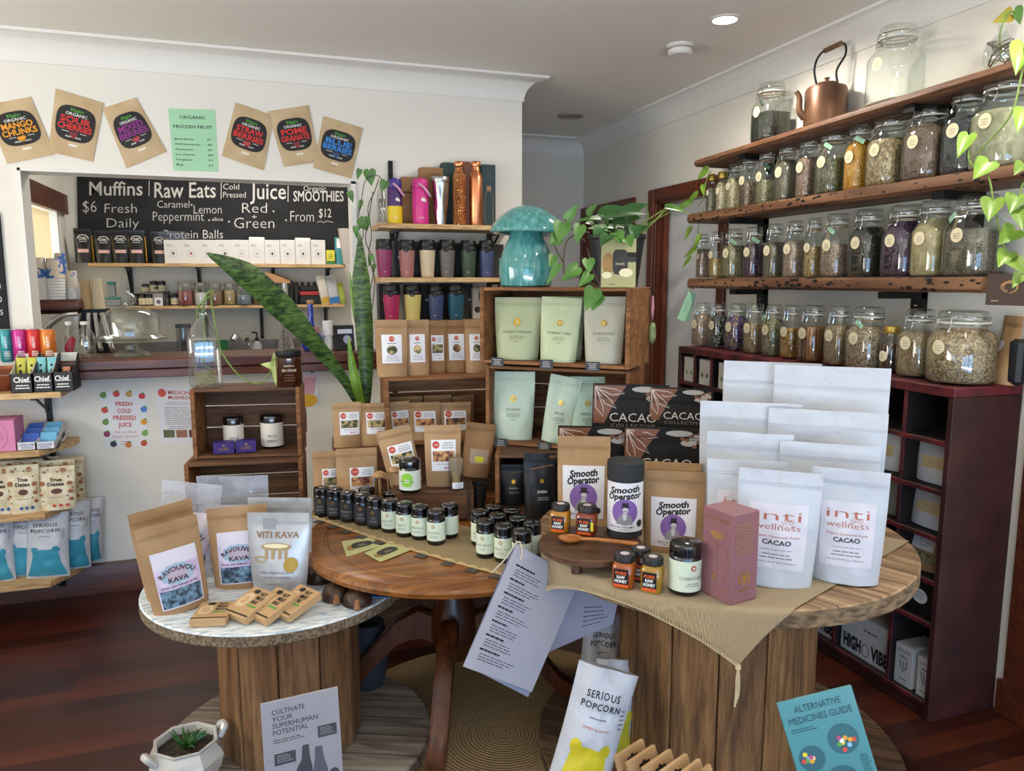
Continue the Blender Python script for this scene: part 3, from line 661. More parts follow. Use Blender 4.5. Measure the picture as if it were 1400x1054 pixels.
def pouch(name, label, P, w_, h, body, cat='pouch', t=None, rz=None, lean=.06, roll=0, group=None, seed=None, deco=None, zipm=True, taper=.08, wr=.0015, bodyname='pouch_body', flat=.16, pillow=False, yaw=0, nu=18, nv=20):
    seed = rnd.random()*50 if seed is None else seed
    rz = (face(P) if rz is None else rz)+yaw
    B = Bag(w_, h, t if t else min(.09, w_*.36), seed, taper, wr, flat, pillow)
    ob = T(name, label, cat, (P[0], P[1], P[2]), rz, group, lean, roll)
    back = B.t/2  # origin sits under the front face: push the bag back by half its thickness
    bo = B.body(body, nu, nv, body if zipm else None).build(bodyname, ob, (0, back, 0), sharp=60)
    if deco:
        mb = MB(); nm = deco(mb, B); nm = nm if isinstance(nm, str) else 'label'
        if mb.f: mb.build(nm, ob, (0, back, 0), sharp=80)
    return ob
# -- preserving jars
jar_n = [0]
def clipjar(label, P, w_, h, content, fill=.75, rz=0, square=True, lid='glass', group=None, tagside=None, roundlabel=True, neck=None, K=1.12, lab=.5, lx=0, tree=None):
    t = T('clip_top_jar', label, 'jar', P, rz, group); r = w_/2/(K if square else 1.0); q = 3.6 if square else 2.2
    rn = neck or r*.70; zs = h*.60; zn = h*.74
    n = [0, q, q, q, q, q, 2.6, 2, 2]
    prof = [(0, .004), (r*.86, .002), (r*.97, .010), (r, .024), (r, zs*.95), (r*.97, zs), (r*.88, zs+(zn-zs)*.5), (rn*1.0, zn), (rn, h*.80)]
    MB().lathe(prof, glass, 32, sq=n).build('jar_body', t, sharp=60)
    if content is not None:
        ft = .006+(h*.76-.006)*fill; ri = r-.004
        def rad(z):
            for (r0, z0), (r1, z1) in zip(prof[3:], prof[4:]):
                if z0 <= z <= z1: return r0+(r1-r0)*(z-z0)/(z1-z0)-.004
            return ri
        zs_ = [.006, .014]+[z for _, z in prof[4:8] if z < ft-.004]+[ft]
        pf = [(0, .006)]+[((ri*.9 if z < .01 else rad(z)), z) for z in zs_]+[(0, ft+.003)]
        ns = [2]+[(q if z <= zs else 2.4) for z in zs_]+[2]
        MB().lathe(pf, content, 28, sq=ns).build('contents', t, sharp=60)
    if lid == 'glass':
        MB().lathe([(rn*1.08, h*.845), (rn*1.10, h*.86), (rn*1.08, h*.955), (rn*.95, h*.985), (rn*.8, h*.99), (rn*.72, h*.965), (0, h*.96)], glass, 28).build('glass_lid', t, sharp=60)
        MB().lathe([(rn*1.0, h*.815), (rn*1.14, h*.818), (rn*1.14, h*.838), (rn*1.0, h*.842)], gasket, 28).build('seal_ring', t)
        mb = MB(); a = .0016
        for z in (h*.80, h*.885): mb.tube([((rn*1.12)*math.cos(2*PI*i/24), (rn*1.12)*math.sin(2*PI*i/24), z) for i in range(25)], a, chrome, 5)
        for s in (-1, 1):
            mb.tube([(s*rn*.35, -rn*1.13, h*.80), (s*rn*.35, -rn*1.28, h*.72), (s*rn*.3, -rn*1.32, h*.70)], a*1.1, chrome, 5)
            mb.tube([(s*rn*.35, -rn*1.13, h*.885), (s*rn*.35, -rn*1.22, h*.80)], a*1.1, chrome, 5)
        mb.tube([(-rn*.35, -rn*1.28, h*.72), (rn*.35, -rn*1.28, h*.72)], a*1.1, chrome, 5); mb.build('wire_bail', t)
    else:
        MB().lathe([(rn*1.06, h*.80), (rn*1.1, h*.81), (rn*1.1, h*.93), (rn*1.04, h*.955), (0, h*.955)], lid, 28).build('screw_lid', t)
    if roundlabel:
        S = plane_S(-r-.001) if square else cyl_S(r+.001); R = min(.024, r*.52); mb = MB(); z = h*lab; x = lx*r
        mb.disc(S, x, z, R, R, cream, .0005, 24); mb.lines(S, x-R*.55, x+R*.55, z+R*.2, 3, R*.32, grey_ink, R*.07, seed=int(w_*9e4), off=.0012); mb.build('label', t)
    if tagside is not None:
        mb = MB(); a = tagside; c, s = math.cos(a), math.sin(a)
        mb.tube([((rn*1.03)*math.cos(2*PI*i/20), (rn*1.03)*math.sin(2*PI*i/20), h*.775) for i in range(21)], .0016, twine, 5)
        e0 = Vector((rn*1.05*c, rn*1.05*s, h*.775))
        for q_, dz in ((.35, .30), (-.3, .38)): mb.tube(smooth_path([e0, e0+Vector((c*.012-s*q_*.02, s*.012+c*q_*.02, -h*dz*.4)), (r*1.04*math.cos(a+q_*.6), r*1.04*math.sin(a+q_*.6), h*(.775-dz))], 4), .0013, twine, 5)
        mb.build('twine', t)
        mb = MB(); mb.box((0, 0, -.021), (.017, .0012, .042), mint); mb.lines(plane_S(-.0008), -.006, .006, -.012, 4, .006, ink, .0008, seed=3)
        o = mb.build('paper_tag', t, e0+Vector((c*.012, s*.012, -.002)), (0, 1.0 if math.cos(tagside) < 0 else -1.0, a+PI/2))
    return t
# -- black violet-glass jars with a wrap label
def black_jar(label, P, w_, h, lab=pale, texts=(), lx=0, group=None, yaw=0, name='powder_jar', lz=(.13, .66), fg=grey_ink, mark=gold, face_=None, wrap=.95):
    t = T(name, label, 'jar', P, (face(P) if face_ is None else face_)+yaw, group); r = w_/2
    MB().lathe([(0, .002), (r*.88, 0), (r*.97, .003), (r*.985, .008), (r*.985, h*.70), (r*.94, h*.725), (0, h*.725)], miron, 32).build('jar_body', t, sharp=50)
    MB().lathe([(r*.95, h*.728), (r, h*.735), (r, h*.91), (r*.985, h*.93), (r*.93, h*.955), (r*.8, h*.975), (r*.5, h*.99), (0, h*.993)], miron, 32).build('screw_lid', t, sharp=50)
    if lab:
        R = r*.985+.0006; S = cyl_S(R); z0, z1 = h*lz[0], h*lz[1]; mb = MB(); a = wrap*PI*R
        mb.rect(S, -a, a, z0, z1, lab, .0002, 36, 1); H = z1-z0; x = lx*r
        if mark: mb.disc(S, x, z1-H*.22, r*.20, r*.20, mark, .0007, 6, 1); mb.disc(S, x, z1-H*.22, r*.10, r*.10, lab, .0010, 6, 1)
        for k, s_ in enumerate(texts): mb.text(S, s_, x, z0+H*(.40-.17*k), H*(.10 if k == 0 else .05), fg, bold=.005, sp=1.15)
        mb.lines(S, x-r*.5, x+r*.5, z0+H*.27, 2, H*.07, fg, H*.018, seed=len(label)); mb.lines(S, r*1.15, r*2.0, z1-H*.15, 8, H*.08, fg, H*.02, align='L', seed=5)
        mb.build('label', t, sharp=80)
    return t
def carton(name, label, P, w_, d, h, mat, cat='box', rz=None, group=None, deco=None, side=None, lean=0, roll=0, topdeco=None, yaw=0):
    rz = (face(P) if rz is None else rz)+yaw; t = T(name, label, cat, P, rz, group, lean, roll)
    MB().box((0, d/2, h/2), (w_, d, h), mat, ch=.0012).build('carton', t)
    mb = MB()
    if deco: deco(mb, plane_S(-.0003), w_, h)
    if side: side(mb, lambda x, z, off=0: (w_/2+.0003+off, x, z), d, h)
    if topdeco: topdeco(mb, lambda x, z, off=0: (x, z, h+.0003+off), w_, d)
    if mb.f: mb.build('print', t)
    return t
def leafgeo(mb, base, tip, wd, mat, up=Vector((0, 0, 1)), curl=.15):
    """heart-shaped leaf from base to tip"""
    base, tip = Vector(base), Vector(tip); ax = tip-base; L = ax.length; ax.normalize(); sd = ax.cross(up)
    if sd.length < 1e-3: sd = ax.orthogonal()
    sd.normalize(); nm = sd.cross(ax).normalized(); rows = [(-.12, .28, .0), (.0, .47, .0), (.14, .52, 0), (.32, .48, 0), (.52, .37, 0), (.72, .23, 0), (.88, .10, 0), (1.0, .004, 0)]; vs = []; fs = []
    for v, hw, _ in rows:
        for u in (-1, -.5, 0, .5, 1):
            vv = v+(.12 if v < 0 and abs(u) < .4 else 0)
            p = base+ax*(vv*L)+sd*(u*hw*wd)+nm*(-curl*L*max(0, vv)**2+abs(u)*hw*wd*.35); vs.append(p)
    for i in range(len(rows)-1):
        for j in range(4): fs.append((i*5+j, i*5+j+1, (i+1)*5+j+1, (i+1)*5+j))
    mb.add(vs, fs, mat)
# ------------------------------------------------------------------ the jars of herbs on the right wall
dk = SPECK('dark_green_tea', ['2E2F26', '3C3D30', '4A4A3B', '24251E'], 330)
C_ = dict(
 seed=SPECK('seed_mix', ['8A7656', 'A59272', '6E5C42', 'BCAA88'], 210), pale=SPECK('pale_chips', ['A89A78', 'C4B793', '8E7F60', 'D3C8A8'], 200),
 dark=SPECK('dark_chips', ['5B4A3C', '7A6452', '3C3029', '9A8468'], 190), green=SPECK('green_herb', ['7A7556', '938C69', '5F5B42', 'A9A280'], 230),
 grey=SPECK('grey_herb', ['5F5A4A', '716B58', '4B473A', '857E6A'], 300), rosy=SPECK('rosy_herb', ['83695A', '9C806F', '6A5246', 'A9917E'], 260),
 olive=SPECK('olive_leaf', ['55573D', '6A6C4C', '41432F', '7F805E'], 200), yellow=SPECK('ochre_powder', ['C6891A', 'D39A28', 'B87C12', 'DDA63A'], 260),
 fennel=SPECK('fennel_seed', ['9A8460', 'B39D76', '7F6B4B', 'C7B38D'], 170, stretch=(1, 1, .6)), brown=SPECK('brown_seed', ['6C584B', '7D685A', '5A483D', '8F7A69'], 330),
 navy=SPECK('blue_black_flowers', ['1E2128', '2A2E38', '15171C', '353A46'], 160), lime=two('pale_green_powder', '989678', 'ADAB8C', 40, bmp=.2, rough=.9),
 black=SPECK('dark_leaf_tea', ['25271E', '34362A', '1A1B15', '45473A'], 170), purple=SPECK('purple_petals', ['35203A', '482C4B', '27172C', '5A3A5A'], 140),
 cream=two('cream_powder', 'A89A70', 'BBAC82', 30, bmp=.2, rough=.9), grain=SPECK('golden_grain', ['A3854C', 'BFA062', '836838', 'D0B67C'], 200),
 pink=SPECK('pink_grain', ['9C8271', 'B39A87', '86705F', 'C6B09D'], 260), white=two('pale_flakes', 'D9D7D0', 'E8E6E0', 60),
 blackw=SPECK('black_white_leaves', ['1E2023', '2B2D30', '151618', '8E9088'], 130), viol=SPECK('violet_petals', ['4B3A66', '5D4A7A', '392C52', '9A7A3A', '6A5A80'], 110),
 marig=SPECK('marigold_petals', ['B8751A', 'CF9030', '9A7030', 'C9A860', 'A88B50'], 130), cinn=SPECK('cinnamon_sticks', ['6E4526', '8A5A34', '543319', '9C6B42'], 110, stretch=(1, 1, .03)),
 husk=SPECK('chipped_husk', ['A98F70', 'C0A98C', '7A5E44', '5A4030', 'C9B79C'], 230), bark=SPECK('shredded_bark', ['9A7F58', 'B99C70', '6F5638', '857A6A', 'C9B48C'], 190),
 rose=SPECK('dark_buds', ['3A2018', '4F2C20', '2A1610', '5C382A'], 100), tan=SPECK('tan_seed', ['937A58', 'A88E6A', '7D6648', 'B9A17E'], 300))
XJ = 2.312
def row(name, items, xs, ztop, group, X=XJ):
    for it in items:
        x0, x1, yt, yb, c, fill, lb = it[:7]; k = it[7] if len(it) > 7 else {}
        P, wd, h = fitx(x0, x1, yt, yb, X); P.z = ztop(P.y) if callable(ztop) else ztop
        h = hgt(P, (x0+x1)/2, yt)
        clipjar(lb, P, wd, h, C_.get(c), fill, -PI/2+.03*rnd.uniform(-1, 1), group=group, **k)
g = 'preserving jars on the topmost plank shelf'
row('t', [(1027, 1078, 113, 187, 'black', .62, 'glass clip jar half full of dark grey tea, beside the copper kettle', dict(tagside=PI*1.1)),
 (1187, 1257, 36, 132, 'white', .02, 'large empty glass clip jar on the topmost plank shelf', {})], 0, lambda y: shelf_top(0, y), g)
g = 'preserving jars on the second plank shelf'
sc_ = dict(lid=M('brass_lid', 'B79A4A', .4, .8), square=False)
row('b', [
 (965, 979, 236, 284, 'grey', .8, 'narrow gold-lidded jar first at the far end of the borer-holed shelf', sc_),
 (978, 995, 233, 283, 'pale', .95, 'gold-lidded jar of pale flakes, second at the far end of the holed shelf', sc_),
 (992, 1013, 223, 279, 'pale', .9, 'jar of pale chips, third from the far end of the holed shelf', {}),
 (1010, 1036, 210, 274, 'dark', .6, 'jar two thirds full of dark mixed chips with clear neck on holed shelf', {}),
 (1033, 1061, 203, 269, 'green', .56, 'jar half full of light green herb with dull green tag, holed shelf', dict(tagside=PI*.95)),
 (1059, 1090, 195, 263, 'grey', .92, 'jar full of grey brown herb wearing a twine bow, holed shelf', dict(tagside=PI*1.25)),
 (1088, 1119, 186, 257, 'rosy', .85, 'jar of rosy brown herb left of the olive leaf jar on holed shelf', {}),
 (1115, 1160, 177, 252, 'olive', .70, 'jar of olive leaves with hanging twine and mint tag, holed shelf', dict(tagside=-PI*.45)),
 (1154, 1192, 168, 245, 'yellow', .97, 'jar full of bright ochre yellow powder on the holed shelf', dict(tagside=-PI*.35)),
 (1186, 1241, 156, 238, 'fennel', .84, 'large jar of fennel coloured seeds right of the yellow jar', {}),
 (1236, 1298, 142, 231, 'brown', .96, 'large jar brim full of fine dark brown seed on holed shelf', {}),
 (1290, 1345, 119, 221, 'navy', .85, 'large jar of blue black flowers on the holed shelf', {}),
 (1330, 1412, 102, 214, 'lime', .80, 'biggest jar of pale green powder cut by the right picture edge', {}),
], 0, lambda y: shelf_top(1, y), g)
g = 'preserving jars on the third plank shelf'
row('c', [
 (951, 970, 319, 380, 'rosy', .85, 'jar of reddish chips first at the far end of the third plank shelf', {}),
 (968, 990, 316, 379, 'grain', .55, 'jar half full of orange grain, second from far end of third shelf', {}),
 (987, 1018, 312, 379, 'green', .85, 'jar of green herb with large slanting mint tag, third shelf', dict(tagside=-PI*.35)),
 (1016, 1044, 309, 378, 'purple', .85, 'jar of near black purple herb with small mint tag, third shelf', dict(tagside=-PI*.3)),
 (1043, 1073, 305, 376, 'grey', .85, 'jar of sage grey herb right of the near black jar, third shelf', {}),
 (1070, 1100, 301, 375, 'pink', .85, 'jar of pinkish grey grain, sixth from the far end, third shelf', {}),
 (1098, 1125, 297, 374, 'grain', .66, 'jar of golden grain with a pale mint tag on its lid, third shelf', dict(tagside=PI*1.2)),
 (1122, 1163, 291, 373, 'pink', .66, 'jar of pale pink grain with a mint tag hanging upright, third shelf', dict(tagside=-PI*.5)),
 (1160, 1210, 285, 373, 'black', .95, 'jar full of blackish green leaf tea, third shelf', {}),
 (1206, 1262, 279, 371, 'purple', 1.0, 'jar brim full of bright purple petals under a mint tag', dict(tagside=-PI*.75)),
 (1246, 1300, 273, 369, 'cream', 1.0, 'jar brim full of smooth cream powder, third shelf', {}),
 (1293, 1367, 265, 370, 'grey', .72, 'wide jar of grey green seed at the near end of the third shelf', dict(tagside=-PI*.6)),
], 0, lambda y: shelf_top(2, y), g)
g = 'preserving jars on top of the red cabinet'
row('d', [
 (945, 974, 413, 473, 'pink', .95, 'jar of pale sandy grain first at the far end of the red cabinet', {}),
 (969, 995, 413, 477, 'blackw', .92, 'jar of black and white leaves on the red cabinet', {}),
 (991, 1022, 414, 479, 'viol', .95, 'jar of violet and yellow petals on the red cabinet', {}),
 (1016, 1046, 414, 483, 'tan', .78, 'jar of plain tan seed right of the violet petals', {}),
 (1041, 1071, 415, 485, 'green', .92, 'jar of straw green herb with twine, right of the tan seed', dict(tagside=-PI*.6)),
 (1066, 1096, 416, 490, 'marig', .72, 'jar of orange marigold petals on the red cabinet', {}),
 (1090, 1131, 416, 492, 'cinn', .80, 'jar packed with upright cinnamon sticks', {}),
 (1126, 1165, 417, 496, 'tan', .86, 'jar of fine grey tan seed right of the cinnamon jar', {}),
 (1157, 1212, 418, 501, 'husk', .88, 'broad jar of flaked husk with a mint tag on the red cabinet', dict(tagside=-PI*.5)),
 (1202, 1230, 443, 509, 'rose', .75, 'slim gold-lidded jar of dark buds between two broad jars', dict(lid=M('brass_lid', 'B79A4A', .4, .8), square=False, lab=.35)),
 (1227, 1279, 421, 513, 'tan', .86, 'large jar of fine tan seed left of the biggest cabinet jar', {}),
 (1270, 1352, 423, 521, 'bark', .97, 'biggest round jar of shredded bark at the cabinet near end', dict(square=False)),
], 0, CZ+.001, g, X=2.25)
# ------------------------------------------------------------------ things on the back wall, in the kitchen and on the ply shelves
def quadS(cs, Y, bulge=0.0):
    """unit square laid on four picture corners (TL, TR, BR, BL) of the plane y = Y; returns S(u, v) and the centre"""
    tl, tr, br, bl = [ony(x, y, Y) for x, y in cs]; c = (tl+tr+br+bl)/4
    def S(u, v, off=0):
        p = tl*((1-u)*v)+tr*(u*v)+br*(u*(1-v))+bl*((1-u)*(1-v))-c
        q = max(0, min(u, 1-u, v, 1-v)); return (p.x, -off-bulge*(1-math.exp(-q*9)), p.z)
    return S, c
def sheet(name, label, cs, Y, mat, deco, cat, th=.0012, group=None, bulge=0, part='sheet'):
    S, c = quadS(cs, Y-th, bulge); t = T(name, label, cat, c, 0, group); mb = MB()
    mb.grid(lambda u, v: S(u, v), 10 if bulge else 1, 10 if bulge else 1, mat); mb.grid(lambda u, v: (lambda p: (p[0], th-.0003, p[2]))(S(1-u, v)), 1, 1, mat)
    mb.build(part, t); mb = MB(); S.thing = t; deco(mb, S); mb.build('print', t); return t
lab_dark = M('label_black', '211F20', .7); org = M('mango_orange', 'E39A22', .7); redt = M('bright_red', 'D2302E', .7); purp = M('magenta_purple', '8B2C86', .7); blu = M('bright_blue', '2F86D6', .7); grn = M('leaf_green', '4E9A3A', .7)
def fruitbag(l1, l2, col, fruit):
    def d(mb, S):
        mb.sup(S, .5, .53, .42, .285, lab_dark, .0010)
        def tx(s, x, z, h, m, w_, b=.02): mb.text(S, s, x, z, h, m, w=w_, bold=b, off=.0016)
        tx('Elgin', .5, .725, .05, grn, .28); tx('ORGANIC', .5, .655, .048, white_ink, .46, .01); tx(l1, .5, .54, .098, col, .66, .03); tx(l2, .5, .425, .095, col, .74, .03)
        for i, (dx, dz) in enumerate(((-.05, 0), (.03, .008), (0, -.012))): mb.disc(S, .5+dx, .365+dz, .055, .03, fruit, .0014+.0002*i, 12, 1)
        mb.lines(S, .2, .42, .39, 1, .02, white_ink, .008, off=.0016); mb.lines(S, .6, .8, .39, 1, .02, white_ink, .008, off=.0016)
        tx('SNAP', .39, .30, .026, white_ink, .13); tx('1KG', .5, .298, .034, col, .10, .02); tx('PACK', .61, .30, .024, white_ink, .12)
        mb.rect(S, .42, .60, .165, .20, M('sticker', 'E9E4D6', .7), .0008, 2, 2)
    return d
for cs, a, b, col, fr, lb in [
 ([(-22, 144), (42, 132), (75, 211), (10, 224)], 'MANGO', 'CHUNKS', org, org, 'flat brown frozen mango bag on the wall, cut by the picture edge'),
 ([(76, 121), (142, 141), (127, 221), (66, 207)], 'SOUR', 'CHERRIES', redt, M('cherry', '7A1C22'), 'flat brown sour cherries bag stuck on the wall'),
 ([(140, 148), (186, 133), (228, 207), (173, 230)], 'MIXED', 'BERRIES', purp, M('berry', 'B03A3C'), 'flat brown bag with purple mixed berries lettering on the wall'),
 ([(322, 140), (374.5, 158), (360.6, 233), (303, 213)], 'STRAW', 'BERRIES', redt, M('berry', 'B03A3C'), 'flat brown strawberries bag just right of the green price sheet'),
 ([(366, 152), (422, 143.5), (437, 221), (388, 228)], 'POME', 'GRANATE', redt, M('cherry', '7A1C22'), 'flat brown pomegranate bag between the strawberry and blueberry bags'),
 ([(442, 158.5), (496, 175), (480, 244), (428, 229)], 'BLUE', 'BERRIES', blu, M('blueb', '34466E'), 'flat brown bag with blue wild blueberries lettering on the wall')]:
    t = sheet('fruit_bag', lb, cs, YB, kraft_p, fruitbag(a, b, col, fr), 'bag', .004, 'flat frozen fruit bags on the wall', .006, 'paper_bag')
def gs2(mb, S):
    gs_items = (('Mixed Berries', '$17'), ('Wild blue berries', '$20'), ('Strawberries', '$25'), ('Sour Cherries', '$20'), ('Pomegranate', '$17'), ('Mango', '$15'))
    mb.text(S, 'ORGANIC', .5, .84, .05, ink, w=.56, bold=.006); mb.text(S, 'FROZEN FRUIT', .5, .69, .05, ink, w=.84, bold=.006)
    for i, (n, p) in enumerate(gs_items):
        wd = .032*len(n); mb.text(S, n, .08+wd/2, .50-.083*i, .03, ink, w=wd, bold=.004); mb.text(S, p, .84, .50-.083*i, .03, ink, w=.1, bold=.004)
sheet('price_sheet', 'mint green frozen fruit price sheet on the wall above the servery', [(230, 148), (294, 150), (299, 235), (237, 233)], YB, mint, gs2, 'sign')
def juice(mb, S):
    for i, s in enumerate(('FRESH', 'COLD', 'PRESSED', 'JUICE')): mb.text(S, s, .5, .74-.125*i, .075, red_ink, w=(.36, .30, .50, .30)[i], bold=.02)
    mb.text(S, 'Ask us about', .5, .22+.03, .05, M('pale_red', 'C98A8A'), w=.5); mb.text(S, "today's flavours!", .5, .17, .05, M('pale_red', 'C98A8A'), w=.6); mb.lines(S, .36, .64, .10, 2, .05, M('pale_red', 'C98A8A'), .015)
    cols = ['6E8F4E', 'D24A45', 'C9A45A', 'D23F4C', '5A8FD0', 'E0A030', '86B05E', 'C05030', 'D07A30', '3C3A48', '8E3C5A', 'D2503C']
    for i, (x, z) in enumerate(((.07, .92), (.35, .95), (.62, .95), (.90, .92), (.93, .68), (.92, .45), (.93, .24), (.90, .06), (.55, .04), (.22, .06), (.09, .24), (.08, .66), (.08, .45))):
        q = MB(); q.disc(S, x, z, .075, .055, M('fruit_%d' % (i % 12), cols[i % 12], .7), .0006, 12, 1); q.disc(S, x+.03, z+.05, .03, .018, grn, .0009, 8, 1); q.build('fruit_drawing', S.thing)
sheet('juice_poster', 'white poster about fresh cold pressed juice bordered with fruit drawings', [(136, 534), (200, 535.5), (203, 610), (142, 612)], YB, paper, juice, 'poster')
def mush(mb, S):
    mb.disc(S, .12, .90, .09, .075, M('coral_red', 'D9604A', .7)); mb.text(S, 'MEDICINAL', .56, .88, .065, red_ink, w=.62, bold=.01); mb.text(S, 'MUSHROOM', .56, .79, .065, red_ink, w=.62, bold=.01)
    mb.lines(S, .1, .9, .73, 2, .03, grey_ink, .008); mb.lines(S, .15, .9, .64, 10, .033, grey_ink, .009, align='L'); mb.lines(S, .1, .9, .30, 2, .03, grey_ink, .008)
    for i, c in enumerate(('6A7050', 'A2705C', '6E4A3C')): mb.rect(S, .08+.29*i, .33+.29*i, .10, .24, M('photo_%d' % i, c, .7, var=.4), .0006, 2, 2)
sheet('mushroom_poster', 'white medicinal mushroom poster on the wall beside the left crate stack', [(213, 529), (276, 531), (279, 605), (220, 606)], YB, paper, mush, 'poster')
def smoo(mb, S):
    mb.text(S, 'HAPPINESS', .62, .88, .05, grey_ink, w=.6); pk = M('smoothie_pink', 'E3A9B8', .7); oy = M('orange_slice', 'EDB63C', .7)
    mb.spans(S, [(.25, .58, .88), (.55, .50, .96)], pk, .0006); mb.spans(S, [(.55, .48, .98), (.60, .50, .96)], M('cup_lid_pink', 'F0CDD6'), .0006)
    mb.disc(S, .72, .13, .24, .12, oy); mb.disc(S, .86, .82, .13, .09, oy); mb.disc(S, .3, .2, .12, .07, oy); mb.disc(S, .45, .66, .06, .035, grn); mb.disc(S, .85, .66, .05, .03, M('berry_blue', '4A5A8E'))
sheet('smoothie_poster', 'pale smoothie poster with orange slices behind the amber candle jar', [(376, 485), (434, 482), (437, 556), (380, 560)], YB, paper, smoo, 'poster')
def mb_board(mb, S):
    for i, s in enumerate(('5.0', '2.0', '12', '6.5', '5.0', '5.0', '6.5')): mb.text(S, s, .80, .80-.11*i, .045, white_ink, w=.17)
sheet('menu_board', 'black menu board with chalk prices at the left picture edge', [(-60, 282), (-1, 290), (13, 452), (-46, 460)], YB, M('chalk_black', '17171A', .8), mb_board, 'menu board', .012)
# chalkboard on the kitchen wall, lettered in picture coordinates of its plane
def pxS(Y, c): return lambda x, z, off=0: (lambda p: (p.x-c.x, p.y-c.y, p.z-c.z))(ony(x, -z, Y-off))
Yc = YK-.012; c = ony(292, 300, Yc); t = T('chalkboard', 'long black chalkboard menu for muffins, raw eats, juice and smoothies', 'chalkboard', c)
S = pxS(Yc, c); cs = [(105, 241), (477, 256), (480, 358), (107, 358)]; mb = MB(); tl, tr, brr, bl = [S(x, -y) for x, y in cs]
bk = lambda p: (p[0], p[1]+.010, p[2])
mb.add([bl, brr, tr, tl, bk(bl), bk(brr), bk(tr), bk(tl)], [(0, 1, 2, 3), (7, 6, 5, 4), (0, 4, 5, 1), (1, 5, 6, 2), (2, 6, 7, 3), (3, 7, 4, 0)], two('chalkboard_black', '1B1B1D', '232325', 6, rough=.85)).build('board', t)
chalk = M('chalk', 'CFCBC4', .95); mb = MB()
for s, x0, x1, y, h, b in [('Muffins', 122, 195, 267, 19, .008), ('Raw Eats', 211, 295, 270, 21, .008), ('Cold', 305, 327, 259, 8, 0), ('Pressed', 305, 336, 270, 8, 0), ('Juice', 342, 391, 272, 22, .008), ('Organic', 415, 446, 261, 7, 0), ('SMOOTHIES', 401, 470, 275, 14, .015),
 ('$6', 113, 132, 290, 16, -.012), ('Fresh', 143, 187, 291, 13, -.012), ('Daily', 146, 190, 311, 13, -.012), ('Caramel', 215, 259, 284, 10, -.01), ('Lemon', 265, 303, 292, 12, -.012), ('Peppermint', 209, 279, 302, 13, -.012), ('slice', 290, 305, 302, 5, 0), ('Protein Balls', 224, 305, 326, 12, -.005), ('Red', 331, 365, 291, 14, -.012), ('+', 344, 351, 300, 7, 0), ('Green', 320, 375, 312, 15, -.012), ('From', 397, 429, 303, 15, -.012), ('$12', 436, 453, 297, 12, 0)]:
    MB().text(S, s, (x0+x1)/2, -y, h, chalk, w=x1-x0, bold=b, off=.002).build('chalk_lettering', t)
for x, y0, y1 in ((204, 247, 268), (302.5, 249, 272), (394, 254, 276)): MB().curve(S, [(x, -y0), (x-.3, -y1)], 1.1, chalk, .002).build('chalk_divider', t)
for x, y in ((262, 280), (286, 301), (313, 303), (374, 289), (391, 301)): mb.disc(S, x, -y, 1.3, 1.3, chalk, .002, 8, 1)
mb.curve(S, [(434, -304), (438, -302), (442, -304.5), (447, -302), (456, -304)], .7, chalk, .002); mb.build('chalk_marks', t)
# kitchen shelf, upper row
owl_y = two('yellow_print', 'C9972A', 'D8B04A', 60, rough=.5); blk_foil = M('black_foil_bag', '151516', .38, bmp=.05, scale=40)
def owl(mb, B):
    S, w_, h = B.S, B.w, B.h
    mb.text(S, 'OWL', 0, h*.66, h*.10, white_ink, w=w_*.45, bold=.01); mb.lines(S, -w_*.3, w_*.3, h*.62, 1, .01, white_ink, h*.012); mb.curve(S, [(-w_*.32, h*.70), (-w_*.2, h*.80), (0, h*.82), (w_*.2, h*.80), (w_*.32, h*.70)], h*.018, white_ink); mb.rect(S, -w_*.3, w_*.3, h*.30, h*.40, M('pink_label', 'D5A9A0', .7), .0012, 4, 2)
def side_panel(o, B, mat):
    mb = MB(); z0, z1 = .01, B.h*.8
    for sx in (1,): mb.add([(sx*B.w*.5, -B.t*.42, z0), (sx*B.w*.5+.004, B.t*.42, z0), (sx*B.w*.5+.002, B.t*.2, z1), (sx*B.w*.47, -B.t*.2, z1)], [(0, 1, 2, 3)], mat)
    mb.build('side_gusset', o, (0, B.t/2, 0))
for i, (x0, x1, yt) in enumerate(((104, 126, 312), (132, 154, 315), (155, 177, 314), (177, 199, 314), (209, 229, 316))):
    P, wd, h = fity(x0, x1, yt, 359.5, 5.42, KS1+.001)
    o = pouch('coffee_bag', ('black coffee bag nearest the kitchen window on the upper shelf', 'second black coffee bag from the kitchen window', 'third black coffee bag from the window, middle of five', 'black coffee bag left of the yellow sided gap', 'last black coffee bag, beside the white boxes')[i], P, wd, hgt(P, (x0+x1)/2, yt), blk_foil, 'coffee bag', wd*.55, rz=.05, lean=0, deco=owl, group='black coffee bags', taper=0, wr=.003, nu=10, nv=10)
    side_panel(o, Bag(wd, hgt(P, (x0+x1)/2, yt), wd*.55), owl_y)
box_w = M('box_white', 'DAD7D0', .7, var=.02); dots = ['5A3A34', 'B0524E', '4A5A3C', '2E2E34', 'BEBAB0', 'B6B2AA', '3A3A3E', '3C4038', '4A3430', '3A3030']
bx = [226, 250, 274.5, 297.5, 319.5, 341, 362.5, 383.5, 404.5, 425.5, 446]
bl_ = ['white carton under the clear plastic tub', 'white carton printed with a red motif', 'white carton with a green motif above the snake plant leaf tip', 'white carton with a black motif, fourth along', 'white carton with a pale motif, fifth along', 'white carton beneath the first small white lid', 'white carton with a faint motif, seventh along', 'white carton with a dark feather motif, eighth along', 'white carton beneath the second small white lid', 'last white carton, beside the yellow tea box']
